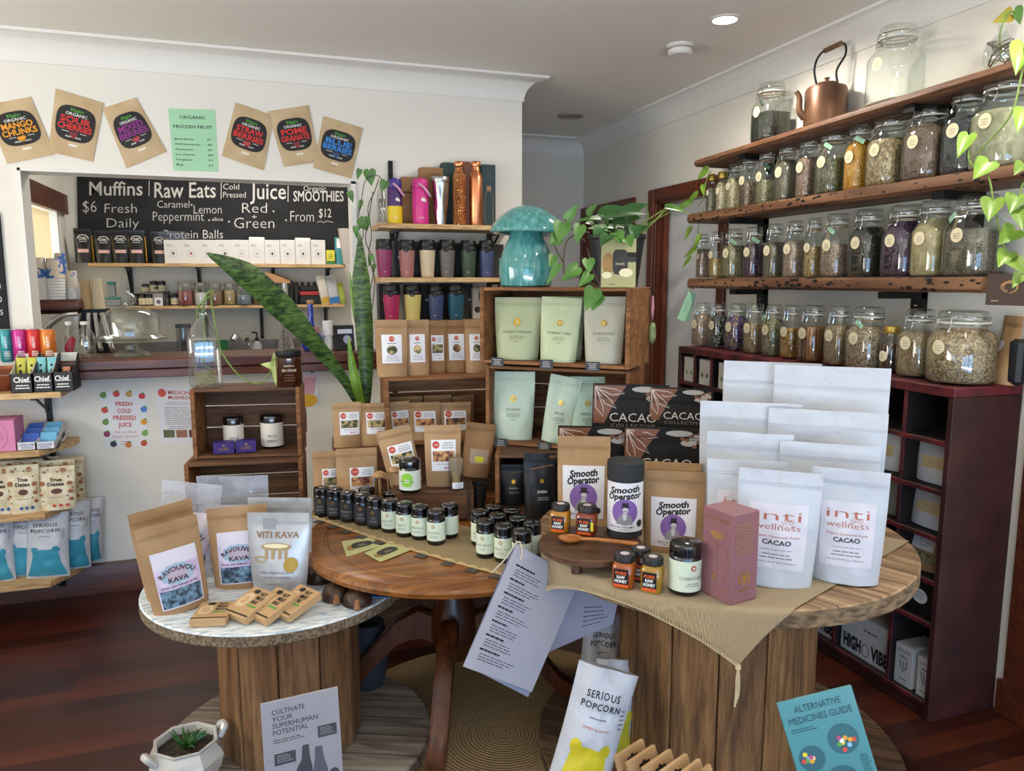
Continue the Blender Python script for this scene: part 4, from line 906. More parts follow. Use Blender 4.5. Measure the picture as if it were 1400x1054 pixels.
for i in range(10):
    P, wd, h = fity(bx[i]+.5, bx[i+1]-.8, 328, 360, 5.41, KS1+.001)
    def dd(mb, S, w_, h_, i=i):
        mb.lines(S, -w_*.35, w_*.05, h_*.80, 2, h_*.06, grey_ink, h_*.015, align='L'); mb.curve(S, [(-w_*.17, h_*.30), (w_*.17, h_*.30), (w_*.17, h_*.58), (-w_*.17, h_*.58), (-w_*.17, h_*.30)], h_*.008, grey_ink); mb.disc(S, 0, h_*.43, w_*.07, h_*.06, M('motif_%d' % i, dots[i], .7), .0009, 8, 1)
    carton('carton', bl_[i], P, wd, .13, hgt(P, (bx[i]+bx[i+1])/2, 328), box_w, rz=0, group='white cartons on the upper kitchen shelf', deco=dd)
zb = ony(300, 328, 5.41).z
P = ony(236, 328, 5.44); P.z = zb+.001; tag(MB().box((0, .03, .025), (.17, .10, .05), plastic, ch=.008).build('plastic_tub', None, P), 'clear plastic tub lying on top of the white cartons', 'tub')
for i, x in enumerate((351, 414)):
    P = ony(x, 328, 5.43); P.z = zb+.002; tag(MB().box((0, .03, .011), (.10, .07, .022), box_w, ch=.003).build('small_lid_box', None, P), ('small flat white box on the sixth white carton', 'small flat white box on the ninth white carton')[i], 'box')
P, wd, h = fity(446.8, 458, 342, 361, 5.41, KS1+.001)
carton('tea_box', 'small yellow and green tea box at the end of the white cartons', P, wd, .07, h, M('tea_yellow', 'D9CF3E', .6), rz=0, deco=lambda mb, S, w_, h_: (mb.rect(S, -w_/2, w_/2, 0, h_*.25, M('tea_green', '3F7A4A', .6), .0004, 1, 1), mb.lines(S, -w_*.3, w_*.3, h_*.7, 3, h_*.13, M('tea_green', '3F7A4A', .6), h_*.04)))
P, wd, h = fity(459, 471, 324, 361, 5.42, KS1+.001); pouch('pouch', 'teal and white pouch right of the yellow tea box', P, wd, h, M('teal_pouch', '3E8A92', .45), rz=0, lean=.05, nu=8, nv=10, deco=lambda mb, B: mb.rect(B.S, -B.w*.3, B.w*.35, B.h*.6, B.h*.95, white_ink, .001, 4, 4))
P = ony(476, 349, 5.35); P.z = KS1+.001; t = T('leaflet_holder', 'curved pale leaflet leaning at the end of the upper kitchen shelf', 'leaflet', P, -.9)
mb = MB(); mb.grid(lambda u, v: (-.05+.1*u, -.03*math.sin(u*PI)-.04*v, .24*v), 8, 4, M('leaflet_grey', 'B9AFA8', .6)); mb.grid(lambda u, v: (.05-.1*u, .002-.03*math.sin(u*PI)-.04*v, .24*v), 8, 4, black); mb.build('leaflet', t)
# kitchen shelf, lower row
def simplejar(name, label, x0, x1, yt, yb, Y, z, mat, lidm, cat='jar', lab=None, group=None, clear=False, fill=.75):
    P, wd, h = fity(x0, x1, yt, yb, Y, z); h = hgt(P, (x0+x1)/2, yt); r = wd/2; t = T(name, label, cat, P, face(P), group)
    if clear:
        MB().lathe([(0, .002), (r*.95, .002), (r, .008), (r, h*.68), (r*.8, h*.80), (r*.8, h*.86)], glass, 20).build('jar_body', t)
        MB().lathe([(0, .004), (r*.94, .006), (r*.95, h*.8*fill), (0, h*.8*fill)], mat, 20).build('contents', t)
        MB().lathe([(r*.86, h*.86), (r*.88, h*.98), (0, h)], lidm, 20).build('lid', t)
    else:
        MB().lathe([(0, 0), (r, .003), (r, h*.74), (r*.9, h*.78), (0, h*.78)], mat, 20).build('jar_body', t); MB().lathe([(r*.95, h*.77), (r*.97, h*.97), (0, h)], lidm, 20).build('lid', t)
    if lab:
        S = cyl_S(r+.001); mb = MB(); mb.rect(S, -r*1.3, r*1.3, h*.10, h*.62, lab, .0003, 14, 1); mb.lines(S, -r*.4, r*.4, h*.4, 3, h*.08, grey_ink, h*.02); mb.build('label', t)
    return t
pk = 'small dark-lidded jars stacked on the lower kitchen shelf'; crl = M('cream_wrap', 'D8CDA9', .7); yj = 5.46
for x0, x1, yt, yb, m_, lb_, txt in [(180, 190, 401, 416.5, miron, None, 'unlabelled black jar at the left end of the small jar pyramid'), (190, 199, 401, 416.5, miron, crl, 'cream labelled jar second in the bottom row of the pyramid'), (199.5, 209, 401, 416.5, miron, crl, 'cream labelled jar behind the white card in the bottom row'), (224, 233, 398, 416.5, miron, None, 'dark green glass jar right of the white card'), (234, 245, 401, 416.5, miron, crl, 'cream labelled jar beside the big red jar')]:
    simplejar('small_jar', txt, x0, x1, yt, yb, yj, KS2+.001, m_, black, lab=lb_, group=pk)
z2 = KS2+.004+ony(195, 401, yj).z-KS2
for x0, x1, yt, yb, txt in [(195, 204, 388, 401, 'dark jar in the second tier of the pyramid'), (208, 219, 392, 401+6, 'cream labelled jar behind the white card'), (206, 216, 384, 401, 'cream jar topping the pyramid'), (217, 227, 384, 401, 'right-hand jar topping the pyramid')]:
    simplejar('small_jar', txt, x0, x1, yt, yb, yj+.06, None if False else z2-.0, miron, black, lab=crl, group=pk)
tag(MB().box((.10, 0, (z2-KS2-.004)/2), (.20, .06, z2-KS2-.006), M('riser_white', 'CFCBC4')).build('display_riser', None, (ony(195, 401, yj+.05).x-.02, yj+.075, KS2+.001)), 'low riser behind the small jars on the kitchen shelf', 'riser')
P, wd, h = fity(212, 222, 407, 416.5, 5.42, KS2+.001); carton('card_sign', 'tiny white card with a circle mark standing before the small jars', P, wd, .01, h, paper, 'card', rz=0, deco=lambda mb, S, w_, h_: mb.disc(S, 0, h_/2, w_*.28, h_*.28, grey_ink, .0006, 14, 1))
st = M('grey_lid', '8E8B84', .4, .5)
for x0, x1, yt, m_, f, txt in [(244, 264.5, 386, M('red_lentil', '8E3B3A', .8), .8, 'jar of red powder on the lower kitchen shelf'), (266, 284, 386, M('white_flour', 'DDD8CE', .9), .7, 'jar of white flour next to the red jar'), (285, 305, 387, M('cocoa_brown', '7E5638', .8), .75, 'jar of brown powder behind the vine stem'), (306, 322.5, 387, C_['grain'], .85, 'jar of pale grain on the lower kitchen shelf'), (323, 345, 388, M('blue_grey_fill', '6E7684', .6), .6, 'blue grey jar half behind the snake plant leaf'), (346, 364, 383, M('cocoa_brown', '7E5638', .8), .8, 'brown jar behind the snake plant leaf'), (368, 383, 385, M('red_white_fill', 'C8B8A8', .7), .7, 'jar under the crumpled paper bag')]:
    simplejar('storage_jar', txt, x0, x1, yt, 415, 5.44, KS2+.001, m_, st, clear=True, fill=f, group='big storage jars on the lower kitchen shelf')
P = ony(379, 386, 5.43); mb = MB(); mb.add([(-.08, -.05, .0), (.09, -.05, -.005), (.08, .05, 0), (-.07, .05, .005), (-.075, -.03, .075), (.02, -.03, .035), (.075, .03, .03), (-.06, .03, .06)], [(0, 3, 2, 1), (4, 5, 6, 7), (0, 1, 5, 4), (1, 2, 6, 5), (2, 3, 7, 6), (3, 0, 4, 7)], kraft2)
tag(mb.build('paper_bag', None, P), 'crumpled brown paper bag lying on a storage jar', 'bag')
simplejar('steel_shaker', 'tall steel shaker on the lower kitchen shelf', 385, 395, 386, 415, 5.42, KS2+.001, steel, steel, 'shaker')
for i, (x0, x1) in enumerate(((396, 402), (402.5, 409))): simplejar('sauce_bottle', ('small black bottle left of the red blender base', 'small black bottle touching the red blender base')[i], x0, x1, 383+2*i, 415, 5.43, KS2+.001, black, black, 'bottle')
P, wd, h = fity(410, 437, 386, 414.5, 5.42, KS2+.001); t = T('blender_base', 'black and red blender base on the lower kitchen shelf', 'blender', P)
MB().box((0, .06, h*.2), (wd, .13, h*.4), black, ch=.008).box((0, .06, h*.72), (wd*.95, .12, h*.25), black, ch=.008).build('housing', t); MB().box((0, .058, h*.50), (wd*.93, .12, h*.19), M('blender_red', 'A2322F', .4), ch=.004).build('control_panel', t); mb = MB()
for q in (-.3, 0, .3): mb.lathe([(.012, 0), (.009, h*.18), (0, h*.18)], black, 8, (q*wd, .05, h*.84))
mb.build('post', t)
for i, (x0, x1, yt, c1, c2) in enumerate(((441, 452, 376, 'CFC9BC', 'C8A23A'), (452, 466, 376, 'B9BBC0', '2E78B8'), (467, 474, 386, 'A5B04A', '7E9A3A'))):
    P, wd, h = fity(x0, x1, yt, 414.5, 5.42+.02*i, KS2+.001); pouch('pouch', ('white pouch with yellow band at the end of the lower kitchen shelf', 'grey pouch with blue band at the end of the lower kitchen shelf', 'small lime green pouch at the end of the lower kitchen shelf')[i], P, wd*1.1, hgt(P, (x0+x1)/2, yt), M('kp%d' % i, c1, .5), rz=.2, lean=.02, roll=-.18, nu=8, nv=8, deco=lambda mb, B, c2=c2: mb.rect(B.S, -B.w*.45, B.w*.45, B.h*.04, B.h*.25, M('kb'+c2, c2, .5), .001, 6, 3))
tl_m = M('teal_lid', '3B9A98', .5); clear_b = M('grey_plastic', '8F979B', .4)
for i, (x0, x1, yt, yb) in enumerate(((146, 164, 406, 416), (148, 157, 384, 405), (150, 160, 392, 405.5))[:2]):
    P, wd, h = fity(x0, x1, yt, yb, 5.47, KS2+.001 if i == 0 else KS2+.06); t = T('food_container', ('low teal-lidded container on the lower kitchen shelf', 'tall teal-lidded container on top of another')[i], 'container', P); MB().box((0, .03, h*.4), (wd, .07, h*.8), clear_b, ch=.004).build('tub', t); MB().box((0, .03, h*.88), (wd*1.05, .075, h*.14), tl_m, ch=.002).build('lid', t)
# things standing on the bar top
for i, (x0, x1, c1, lb) in enumerate(((2, 18, '2E8E96', 'teal'), (20, 38, 'C02A86', 'magenta'), (39.5, 57, 'CF2F33', 'red'), (58, 77, 'D9782F', 'orange'))):
    P, wd, h = fity(x0, x1, 450, 489, 3.84, CT+.001); r = wd/2; h = hgt(P, (x0+x1)/2, 450); t = T('drink_can', '%s slim drink can standing on the bar top behind the snack boxes' % lb, 'can', P, face(P), 'row of slim drink cans')
    MB().lathe([(0, .003), (r*.8, 0), (r, .008), (r, h*.93), (r*.86, h*.985), (r*.84, h)], M('can_'+lb, c1, .3, .35, coat=.3), 24).build('can_body', t); MB().lathe([(r*.85, h), (r*.8, h*.985), (0, h*.985)], steel, 24).build('can_end', t)
    mb = MB(); S = cyl_S(r+.0003); mb.text(S, 'SAVVY', r*.1, h*.62, r*.36, white_ink, w=h*.36, rot=PI/2, bold=.02); mb.lines(S, -r*.5, r*.6, h*.32, 3, h*.06, white_ink, h*.03); mb.lines(S, -r*.5, r*.6, h*.12, 1, h*.06, white_ink, h*.015); mb.build('print', t)
for i, (x0, x1) in enumerate(((88, 106), (107, 131))):
    P, wd, h = fity(x0, x1, 440, 488, 3.93+.03*i, CT+.001); r = wd/2; t = T('glass_bottle', ('clear glass bottle with red print behind the protein bars', 'broad clear glass bottle beside the cake dome')[i], 'bottle', P, face(P))
    MB().lathe([(0, .004), (r*.9, .002), (r, .01), (r, h*.55), (r*.85, h*.68), (r*.42, h*.84), (r*.36, h*.9), (r*.42, h*.91), (r*.42, h)], glass, 24).build('bottle_body', t)
    if i == 0: mb = MB(); S = cyl_S(r+.001); mb.spans(S, [(h*.05, -r*.6, r*.1), (h*.3, -r*.9, r*.5), (h*.5, -r*.3, r*.9), (h*.6, 0, r*.7)], M('bottle_red', '9E2A34', .5), .0004); mb.build('print', t)
    MB().lathe([(r*.46, h*.93), (r*.46, h*1.01), (0, h*1.01)], gasket, 16).build('cap', t)
P = ony(181, 487, 4.0); P.z = CT+.001; s = dep(P)/F; t = T('cake_stand', 'clear glass cake stand with a domed cover and knob on the bar top', 'cake stand', P); R = 47*s
MB().lathe([(0, .012), (R*.42, .006), (R*.50, 0), (R*.46, .012), (R*.20, .03), (R*.17, .05), (R*.22, .062), (R*.9, .070), (R*1.0, .088), (R*.985, .09), (R*.88, .077), (0, .072)], glass, 40).build('plate', t)
MB().lathe([(R*.86, .079), (R*.9, .085), (R*.80, .10), (R*.79, .16), (R*.72, .195), (R*.55, .215), (R*.2, .228), (R*.1, .232), (R*.08, .24), (R*.17, .252), (R*.20, .27), (R*.15, .288), (R*.06, .296), (R*.05, .305), (R*.07, .315), (0, .318)], glass, 40).build('dome', t)
P, wd, h = fity(412, 441, 410, 478, 4.0, CT+.001); r = wd/2; t = T('blue_bottle', 'cobalt blue round-bellied bottle with a cork on the bar top', 'bottle', P); cob = M('cobalt_glass', '14309E', .12, coat=.5)
MB().lathe([(0, 0), (r*.72, .002), (r*.85, .012), (r, h*.18), (r*.97, h*.26), (r*.75, h*.36), (r*.45, h*.43), (r*.30, h*.52), (r*.26, h*.72), (r*.30, h*.78), (r*.27, h*.80), (r*.27, h*.92), (0, h*.92)], cob, 28).build('bottle_body', t); MB().lathe([(r*.27, h*.921), (r*.33, h*.935), (r*.33, h), (0, h)], M('cork', 'B98A5A', .8), 16).build('cork', t)
mb = MB(); S = lambda x, z, off=0: ((r*.86+off)*math.sin(x/r), -(r*.86+off)*math.cos(x/r), z); mb.rect(S, r*.0, r*1.1, h*.32, h*.47, M('pink_tag', 'CF8E9A', .7), -.004, 6, 2); mb.build('label', t)
for k in range(2):
    P, wd, h = fity(440, 458, 439, 478, 4.02, CT+.001); hh = h*.5; t = T('paper_cup', ('upper white paper cup upside down on the bar top stack', 'lower white paper cup upside down, touching the bar top')[1-k], 'cup', (P.x, P.y, P.z+k*(hh+.001)), 0, 'white paper cups on the bar top'); MB().lathe([(wd*.5, 0), (wd*.5, .004), (wd*(.46 if k == 0 else .44), hh*.2), (wd*.38, hh), (0, hh)], M('cup_white', 'E6E5E3', .6), 24).build('cup_body', t)
P, wd, h = fity(457, 489, 445, 478, 3.98, CT+.001); t = T('card_terminal', 'black tilted card payment screen on the bar top behind the snake plant', 'payment screen', P, .1); mb = MB()
mb.add([(-wd/2, -.02, 0), (wd/2, -.02, 0), (wd/2, .09, 0), (-wd/2, .09, 0), (-wd*.42, .03, h), (wd*.42, .03, h), (wd*.42, .05, h), (-wd*.42, .05, h)], [(0, 3, 2, 1), (4, 5, 6, 7), (0, 1, 5, 4), (1, 2, 6, 5), (2, 3, 7, 6), (3, 0, 4, 7)], black); mb.build('housing', t)
S = lambda x, z, off=0: (x*(wd/2-(wd*.08)*z), -.02+.05*z-off, h*z); mb = MB(); mb.rect(S, -.8, .8, .15, .9, M('screen_dark', '23262E', .15), .001, 2, 2); mb.rect(S, -.7, .7, .66, .84, M('screen_white', 'AEB4C4', .3, em=.25), .0015, 2, 2); mb.disc(S, .15, .42, .38, .18, M('screen_violet', '8E8FB0', .3, em=.2), .0015, 12, 1); mb.build('screen', t)
P, wd, h = fity(380, 404, 428, 485, 5.33, 0); zt_ = ony(391, 428, 5.33).z; zb_ = ony(391, 492, 5.33).z; t = T('tea_towel', 'grey check tea towel hanging below the lower kitchen shelf', 'tea towel', (P.x, 5.38, zb_))
mb = MB(); H_ = KS2-.03-zb_; mb.grid(lambda u, v: ((u-.5)*(.13-.10*v), -.02*math.sin(u*PI*3)*(1-v*.6), H_*v), 24, 12, two('towel_check', '5F5A5A', 'B6B0AE', 160, .42, .58, .9)); mb.build('cloth', t); MB().tube([(0, -.01, H_), (0, .0, H_+.02)], .004, blackm).build('hook', t)
BZ = .906
P = ony(252, 478, 5.3); P.z = BZ; s = dep(P)/F; zt_ = ony(252, 443, 5.3).z-BZ; t = T('water_jug', 'tall grey plastic jug on the kitchen bench', 'jug', P); r = 9.5*s; MB().lathe([(0, .002), (r*.85, 0), (r, zt_*.9), (r*.97, zt_*.93)], GLASS('smoke_plastic', 'C3CAD2'), 20).build('jug_body', t); MB().lathe([(r*1.05, zt_*.93), (r*1.05, zt_), (0, zt_)], M('lid_grey', '3E444A', .4), 20).build('lid', t)
P = ony(305, 478, 5.3); P.z = BZ; zt_ = ony(305, 465, 5.3).z-BZ; t = T('green_mug', 'green mug on the kitchen bench behind the glass vine bottle', 'mug', P); MB().lathe([(0, 0), (.028, 0), (.030, zt_), (.026, zt_), (.024, .01), (0, .01)], M('mug_green', '1F6B3E', .3), 20).build('mug_body', t); MB().tube([(.03, 0, zt_*.5), (.045, 0, zt_*.45), (.045, 0, zt_*.7), (.03, 0, zt_*.75)], .004, M('mug_green', '1F6B3E', .3)).build('handle', t)
P = ony(338, 480, 5.36); P.z = BZ; zt_ = ony(338, 458, 5.36).z-BZ; t = T('mixer_tap', 'chrome mixer tap on the kitchen bench', 'tap', P); MB().tube([(.02, 0, 0), (.02, 0, zt_*.8), (.0, -.02, zt_*.88)], .017, chrome, 12).build('tap_body', t); MB().tube([(.02, -.01, zt_*.62), (-.05, -.08, zt_*.95), (-.075, -.11, zt_*.98), (-.085, -.12, zt_*.9)], [.012, .012, .02, .02], chrome, 12).build('spout', t); MB().tube([(.02, 0, zt_*.85), (-.03, .0, zt_*1.15)], .006, chrome).build('lever', t)
P = ony(352, 480, 5.3); P.z = BZ; zt_ = ony(352, 452, 5.3).z-BZ; t = T('soap_dispenser', 'clear soap bottle with black pump on the kitchen bench', 'soap bottle', P); MB().lathe([(0, 0), (.03, 0), (.03, zt_*.65), (.012, zt_*.74), (0, zt_*.74)], M('soap_grey', '9B9C9E', .3), 20).build('bottle_body', t); MB().lathe([(.013, zt_*.74), (.013, zt_*.82), (.005, zt_*.83), (.005, zt_*.95), (0, zt_*.95)], black, 12).tube([(0, 0, zt_*.95), (-.03, -.02, zt_*.97)], .006, black).build('pump', t)
# coffee machine by the kitchen window with stacked cups
YM = 4.42; P = ony(78, 480, YM); s = dep(P)/F; zt_ = ony(78, 424, YM).z; zl = ony(78, 410, YM).z; W_ = 66*s
tag(MB().box((.0, .16, .49), (W_+.0, .34, .98), M('bench_white', 'CFCDCB')).build('coffee_bench', None, (P.x, YM-.02, 0)), 'white bench under the coffee machine behind the servery', 'bench')
t = T('coffee_machine', 'chrome espresso machine with a dark timber top by the kitchen window', 'coffee machine', (P.x, YM, .981)); H_ = zt_-.981
MB().box((0, .15, H_/2), (W_, .28, H_), chrome, ch=.02).build('housing', t); MB().box((0, .15, H_+(zl-zt_)/2), (W_*1.02, .30, zl-zt_), dark_timber, ch=.012).build('top_cover', t)
mb = MB(); mb.tube(smooth_path([(-W_*.45, -.004, 0), (-W_*.3, -.02, H_*.6), (W_*.1, -.03, H_*.9), (W_*.45, -.02, H_*.95)]), .012, chrome, 8); mb.build('front_arch', t)
mb = MB()
for q in range(3): mb.tube([(W_*.62+.03*q, .02, H_*.95), (W_*.60+.05*q, -.02, H_*.55), (W_*.66+.05*q, -.06, H_*.45)], .012, chrome, 8)
mb.build('group_head', t)
artm = two('cup_art', '2F62A8', 'D8C9B4', 26, .45, .52, .6, detail=2); cupw = M('cup_paper', 'D9D8D4', .7)
def cupstack(label, x0, x1, yt, yb, n, Y, z, art=artm, body=cupw, flip=True):
    P, wd, h = fity(x0, x1, yt, yb, Y, z); h = hgt(P, (x0+x1)/2, yt); hc = h/(1+.16*(n-1)) if n > 1 else h; r = wd/2
    for i in range(n):
        t = T('paper_cup', label % i if '%' in label else label, 'cup', (P.x, P.y, P.z+hc*.16*i+.0004*i), 0, 'nested paper cups on the coffee machine'); MB().lathe([(r, 0), (r*1.03, .003), (r, .006), (r*.76, hc), (0, hc)], art if i == n-1 else body, 20).build('cup_body', t)
words = ['lowest', 'second', 'third', 'fourth', 'fifth', 'sixth', 'seventh', 'eighth', 'ninth']
for j, (lb, x0, x1, yt, n, dy) in enumerate((('left stack on the coffee machine', 46, 67, 352, 8, .05), ('middle stack on the coffee machine', 66, 90, 353, 8, .06), ('tall back stack on the coffee machine', 78, 95, 346, 8, .2), ('right stack on the coffee machine', 92, 109, 370, 5, .1))):
    P, wd, h = fity(x0, x1, yt, 410, YM+dy, zl+.001); h = hgt(P, (x0+x1)/2, yt); k = .15; hc = h/(1+k*(n-1)); r = wd/2/1.03
    for i in range(n):
        t = T('paper_cup', '%s paper cup up the %s' % (words[i] if i < n-1 else 'topmost', lb), 'cup', (P.x, P.y, P.z+hc*k*i), 0, 'nested paper cups on the coffee machine'); MB().lathe([(r, 0), (r*1.03, .003), (r, .006), (r*.9, hc*.4), (r*.78, hc-.004), (r*.7, hc), (0, hc)], artm if i == n-1 else cupw, 20).build('cup_body', t)
for j, (x0, x1, yt, yb, m_) in enumerate(((112, 127, 385, 424, kraft), (127, 143, 383, 424, cupw))):
    P, wd, h = fity(x0, x1, yt, yb, 4.5); P.z = zl-.05; tag(MB().lathe([(wd*.5, 0), (wd*.36, h), (0, h)], M('kraft_cup', 'B9976B', .8) if j == 0 else M('pale_cup', 'CDBB9A', .8), 20).build('takeaway_cup', None, P), ('kraft takeaway cup stack right of the coffee machine', 'pale takeaway cup stack right of the coffee machine')[j], 'cup')
mb = MB(); P = ony(128, 424, 4.52); tag(MB().box((0, .05, (zl-.05)/2), (.13, .08, zl-.052), blackm).build('cup_stand', None, (P.x, 4.51, 0)), 'narrow black stand holding the takeaway cups beside the coffee machine', 'stand')
# cups and bottles on the wall shelves by the mushroom
def travelcup(label, x0, x1, yt, yb, Y, z, col, ring=True):
    P, wd, h = fity(x0, x1, yt, yb, Y, z+.001); h = hgt(P, (x0+x1)/2, yt); r = wd/2; t = T('travel_cup', label, 'cup', P, face(P)+rnd.uniform(-.2, .2), 'travel cups on the ply shelves')
    cm = M('cup_'+col, col, .45); zb_ = h*.72
    MB().lathe([(0, .002), (r*.72, 0), (r*.76, .004), (r*.96, zb_), (0, zb_)], cm, 28).build('cup_body', t, sharp=50); MB().lathe([(r*.99, zb_+.0003), (r, zb_+.008), (r*.97, h*.80), (r*.92, h*.82), (r*.95, h*.84), (r*.93, h*.97), (r*.85, h), (0, h)], black, 28).build('lid', t, sharp=50)
    if ring:
        mb = MB(); mb.tube([(.011*math.cos(a*PI/8), -r*.99, zb_+.004+.011*math.sin(a*PI/8)) for a in range(17)], .0032, black, 6); mb.build('carry_loop', t)
    mb = MB(); mb.lines(lambda x, z, off=0: ((r*.80+off)*math.sin(x/r), -(r*.80+off)*math.cos(x/r), z), -r*.25, r*.25, h*.14, 1, .01, white_ink, .002, off=.0015); mb.build('print', t)
    return t
def cupbox(label, x0, x1, yt, yb, Y, z):
    P, wd, h = fity(x0, x1, yt, yb, Y, z+.001); carton('cup_box', label, P, wd, .08, hgt(P, (x0+x1)/2, yt), M('box_black', '18181A', .5), rz=0, group='black cup boxes on the ply shelves', deco=lambda mb, S, w_, h_: (mb.rect(S, w_*.1, w_*.45, h_*.52, h_*.58, white_ink, .0004, 1, 1), mb.lines(S, w_*.1, w_*.45, h_*.45, 4, h_*.05, grey_ink, h_*.012)))
Y1 = 3.745
for (x0, x1, yt), col, n in zip(((514, 537, 327), (545, 568, 328), (573, 596, 328), (600, 623, 328), (629, 652, 329), (654, 676, 329)), ('8E3460', 'A8706B', 'CFBFA0', '6A6663', '3F5040', '46507A'), ('plum', 'dusty pink', 'cream', 'charcoal grey', 'dark olive green', 'slate blue')):
    travelcup('%s travel cup with black lid on the second ply shelf' % n, x0, x1, yt, 369.5, Y1, MS[1], col, n not in ('plum', 'cream'))
for i, (x0, x1) in enumerate(((539, 548), (566, 580), (595, 606), (622, 636), (650, 660), (673, 689))): cupbox(('black box between the plum and pink cups', 'black box behind the pink and cream cups', 'black box between cream and grey cups', 'black box behind the green travel cup', 'black box behind the slate blue cup', 'black box at the end, right of the slate blue cup')[i], x0, x1, 329+i, 369, 3.83, MS[1])
for (x0, x1, yt), col, n in zip(((524, 548, 389), (552, 577, 389), (585, 608, 390), (611, 636, 389)), ('B02A5E', 'D9CC7C', '414E78', '24596E'), ('crimson', 'pale yellow', 'denim blue', 'deep teal')):
    travelcup('%s travel cup with black lid on the third ply shelf' % n, x0, x1, yt, 436.5, Y1, MS[2], col)
for i, (x0, x1) in enumerate(((519, 528), (574, 588), (605, 616), (632, 647))): cupbox(('black box edge behind the crimson cup', 'black box between the yellow and blue cups', 'black box between the blue and teal cups', 'black box right of the teal cup')[i], x0, x1, 388, 436, 3.83, MS[2])
P, wd, h = fity(648, 658, 394, 436, 3.8, MS[2]+.001); carton('patterned_box', 'pale box with black dots beside the tall crate stack', P, .055, .06, h, M('pale_box', 'B9B6B0', .6), rz=0, deco=lambda mb, S, w_, h_: (mb.disc(S, 0, h_*.3, w_*.3, w_*.3, black, .0005), mb.disc(S, w_*.3, h_*.75, w_*.2, h_*.2, black, .0005)))
def bottle_flask(label, x0, x1, yt, yb, mats, strap, name='drink_bottle'):
    P, wd, h = fity(x0, x1, yt, yb, Y1, MS[0]+.001); h = hgt(P, (x0+x1)/2, yt); r = wd/2; t = T(name, label, 'bottle', P, face(P))
    a, b, c_ = mats; MB().lathe([(0, .002), (r*.95, 0), (r, .005), (r, h*.38)], b, 28).lathe([(r, h*.38), (r, h*.74), (r*.96, h*.77), (0, h*.77)], a, 28).build('bottle_body', t, sharp=50); MB().lathe([(r*.93, h*.775), (r*.97, h*.79), (r*.97, h*.93), (r*.9, h*.96), (r*.3, h*.965), (r*.25, h), (0, h)], c_, 28).build('screw_lid', t, sharp=50)
    mb = MB(); mb.tube(smooth_path([(-r*.15, -r*1.0, h*.86), (r*.5, -r*1.1, h*.76), (r*1.15, -r*.7, h*.62), (r*1.2, 0, h*.60)]), .006, strap, 6); mb.build('strap', t)
    mb = MB(); S = cyl_S(r+.0003); mb.disc(S, r*.35, h*.52, r*.28, r*.24, white_ink, .0004, 7, 1); mb.disc(S, r*.62, h*.50, r*.16, r*.2, white_ink, .0006, 6, 1); mb.text(S, 'cheeki', r*.1, h*.12, r*.2, white_ink, w=r*.7); mb.build('print', t)
vio = M('violet_plastic', '4A3690', .4); hot = M('hot_pink', 'D9338E', .4); pstr = M('pink_strap', 'D9A0BC', .6)
bottle_flask('purple and yellow kids drink bottle at the left end of top ply shelf', 530, 550, 243, 291, (M('night_purple', '4A2A6A', .4), M('sun_yellow', 'E8C81E', .4), vio), pstr)
bottle_flask('hot pink kids drink bottle with pale strap on the top ply shelf', 564, 586, 243, 291, (hot, hot, hot), pstr)
P, wd, h = fity(590, 615, 242, 291.5, Y1, MS[0]+.001); r = wd/2; t = T('steel_tumbler', 'twisted stainless steel tumbler left of the hammered copper bottle', 'tumbler', P); mb = MB()
n_ = 48; vs = []; 
for i in range(14):
    f = i/13; z = h*.88*f
    for j in range(n_):
        a = 2*PI*j/n_; rr = r*(.60+.36*f)*(1+.05*math.sin(4*(a+f*1.2))*math.sin(PI*f)); vs.append((rr*math.cos(a), rr*math.sin(a), z))
fs = [(i*n_+j, i*n_+(j+1) % n_, (i+1)*n_+(j+1) % n_, (i+1)*n_+j) for i in range(13) for j in range(n_)]+[tuple(range(n_-1, -1, -1))]
mb.add(vs, fs, chrome); mb.build('tumbler_body', t, sharp=70); MB().lathe([(r*.97, h*.88), (r, h*.89), (r, h*.97), (r*.95, h), (0, h*.99)], steel, 32).build('rim_lid', t)
cop = M('copper', 'E0946A', .3, 1.0); cph, n_, l_, b_ = newmat('hammered_copper'); v_ = coords(n_, l_); vo = node(n_, 'ShaderNodeTexVoronoi', Scale=160.0); l_.new(v_, vo.inputs['Vector']); b_.inputs['Base Color'].default_value = lin('E09A62'); b_.inputs['Metallic'].default_value = 1; b_.inputs['Roughness'].default_value = .22; bump(n_, l_, b_, vo.outputs['Distance'], 1.0, .008)
for i, (x0, x1, m_) in enumerate(((619, 637, cph), (642, 660, cop))):
    P, wd, h = fity(x0, x1, 221, 292, Y1, MS[0]+.001); h = hgt(P, (x0+x1)/2, 221); r = wd/2; t = T('copper_bottle', ('hammered copper bottle on the top ply shelf', 'smooth copper bottle on the top ply shelf')[i], 'bottle', P)
    MB().lathe([(0, 0), (r*.95, 0), (r, .004), (r, h*.72), (r*.9, h*.79), (r*.64, h*.845), (r*.60, h*.87), (r*.60, h*.92), (0, h*.92)], m_, 32).build('bottle_body', t, sharp=60); MB().lathe([(r*.7, h*.922), (r*.74, h*.93), (r*.74, h*.985), (r*.66, h), (0, h)], cop, 28).build('screw_cap', t)
dkg = M('box_dark_green', '22403C', .6); dkt = M('box_dark_teal', '1F3A42', .6); brb = M('box_brown_red', '7A4A3C', .6)
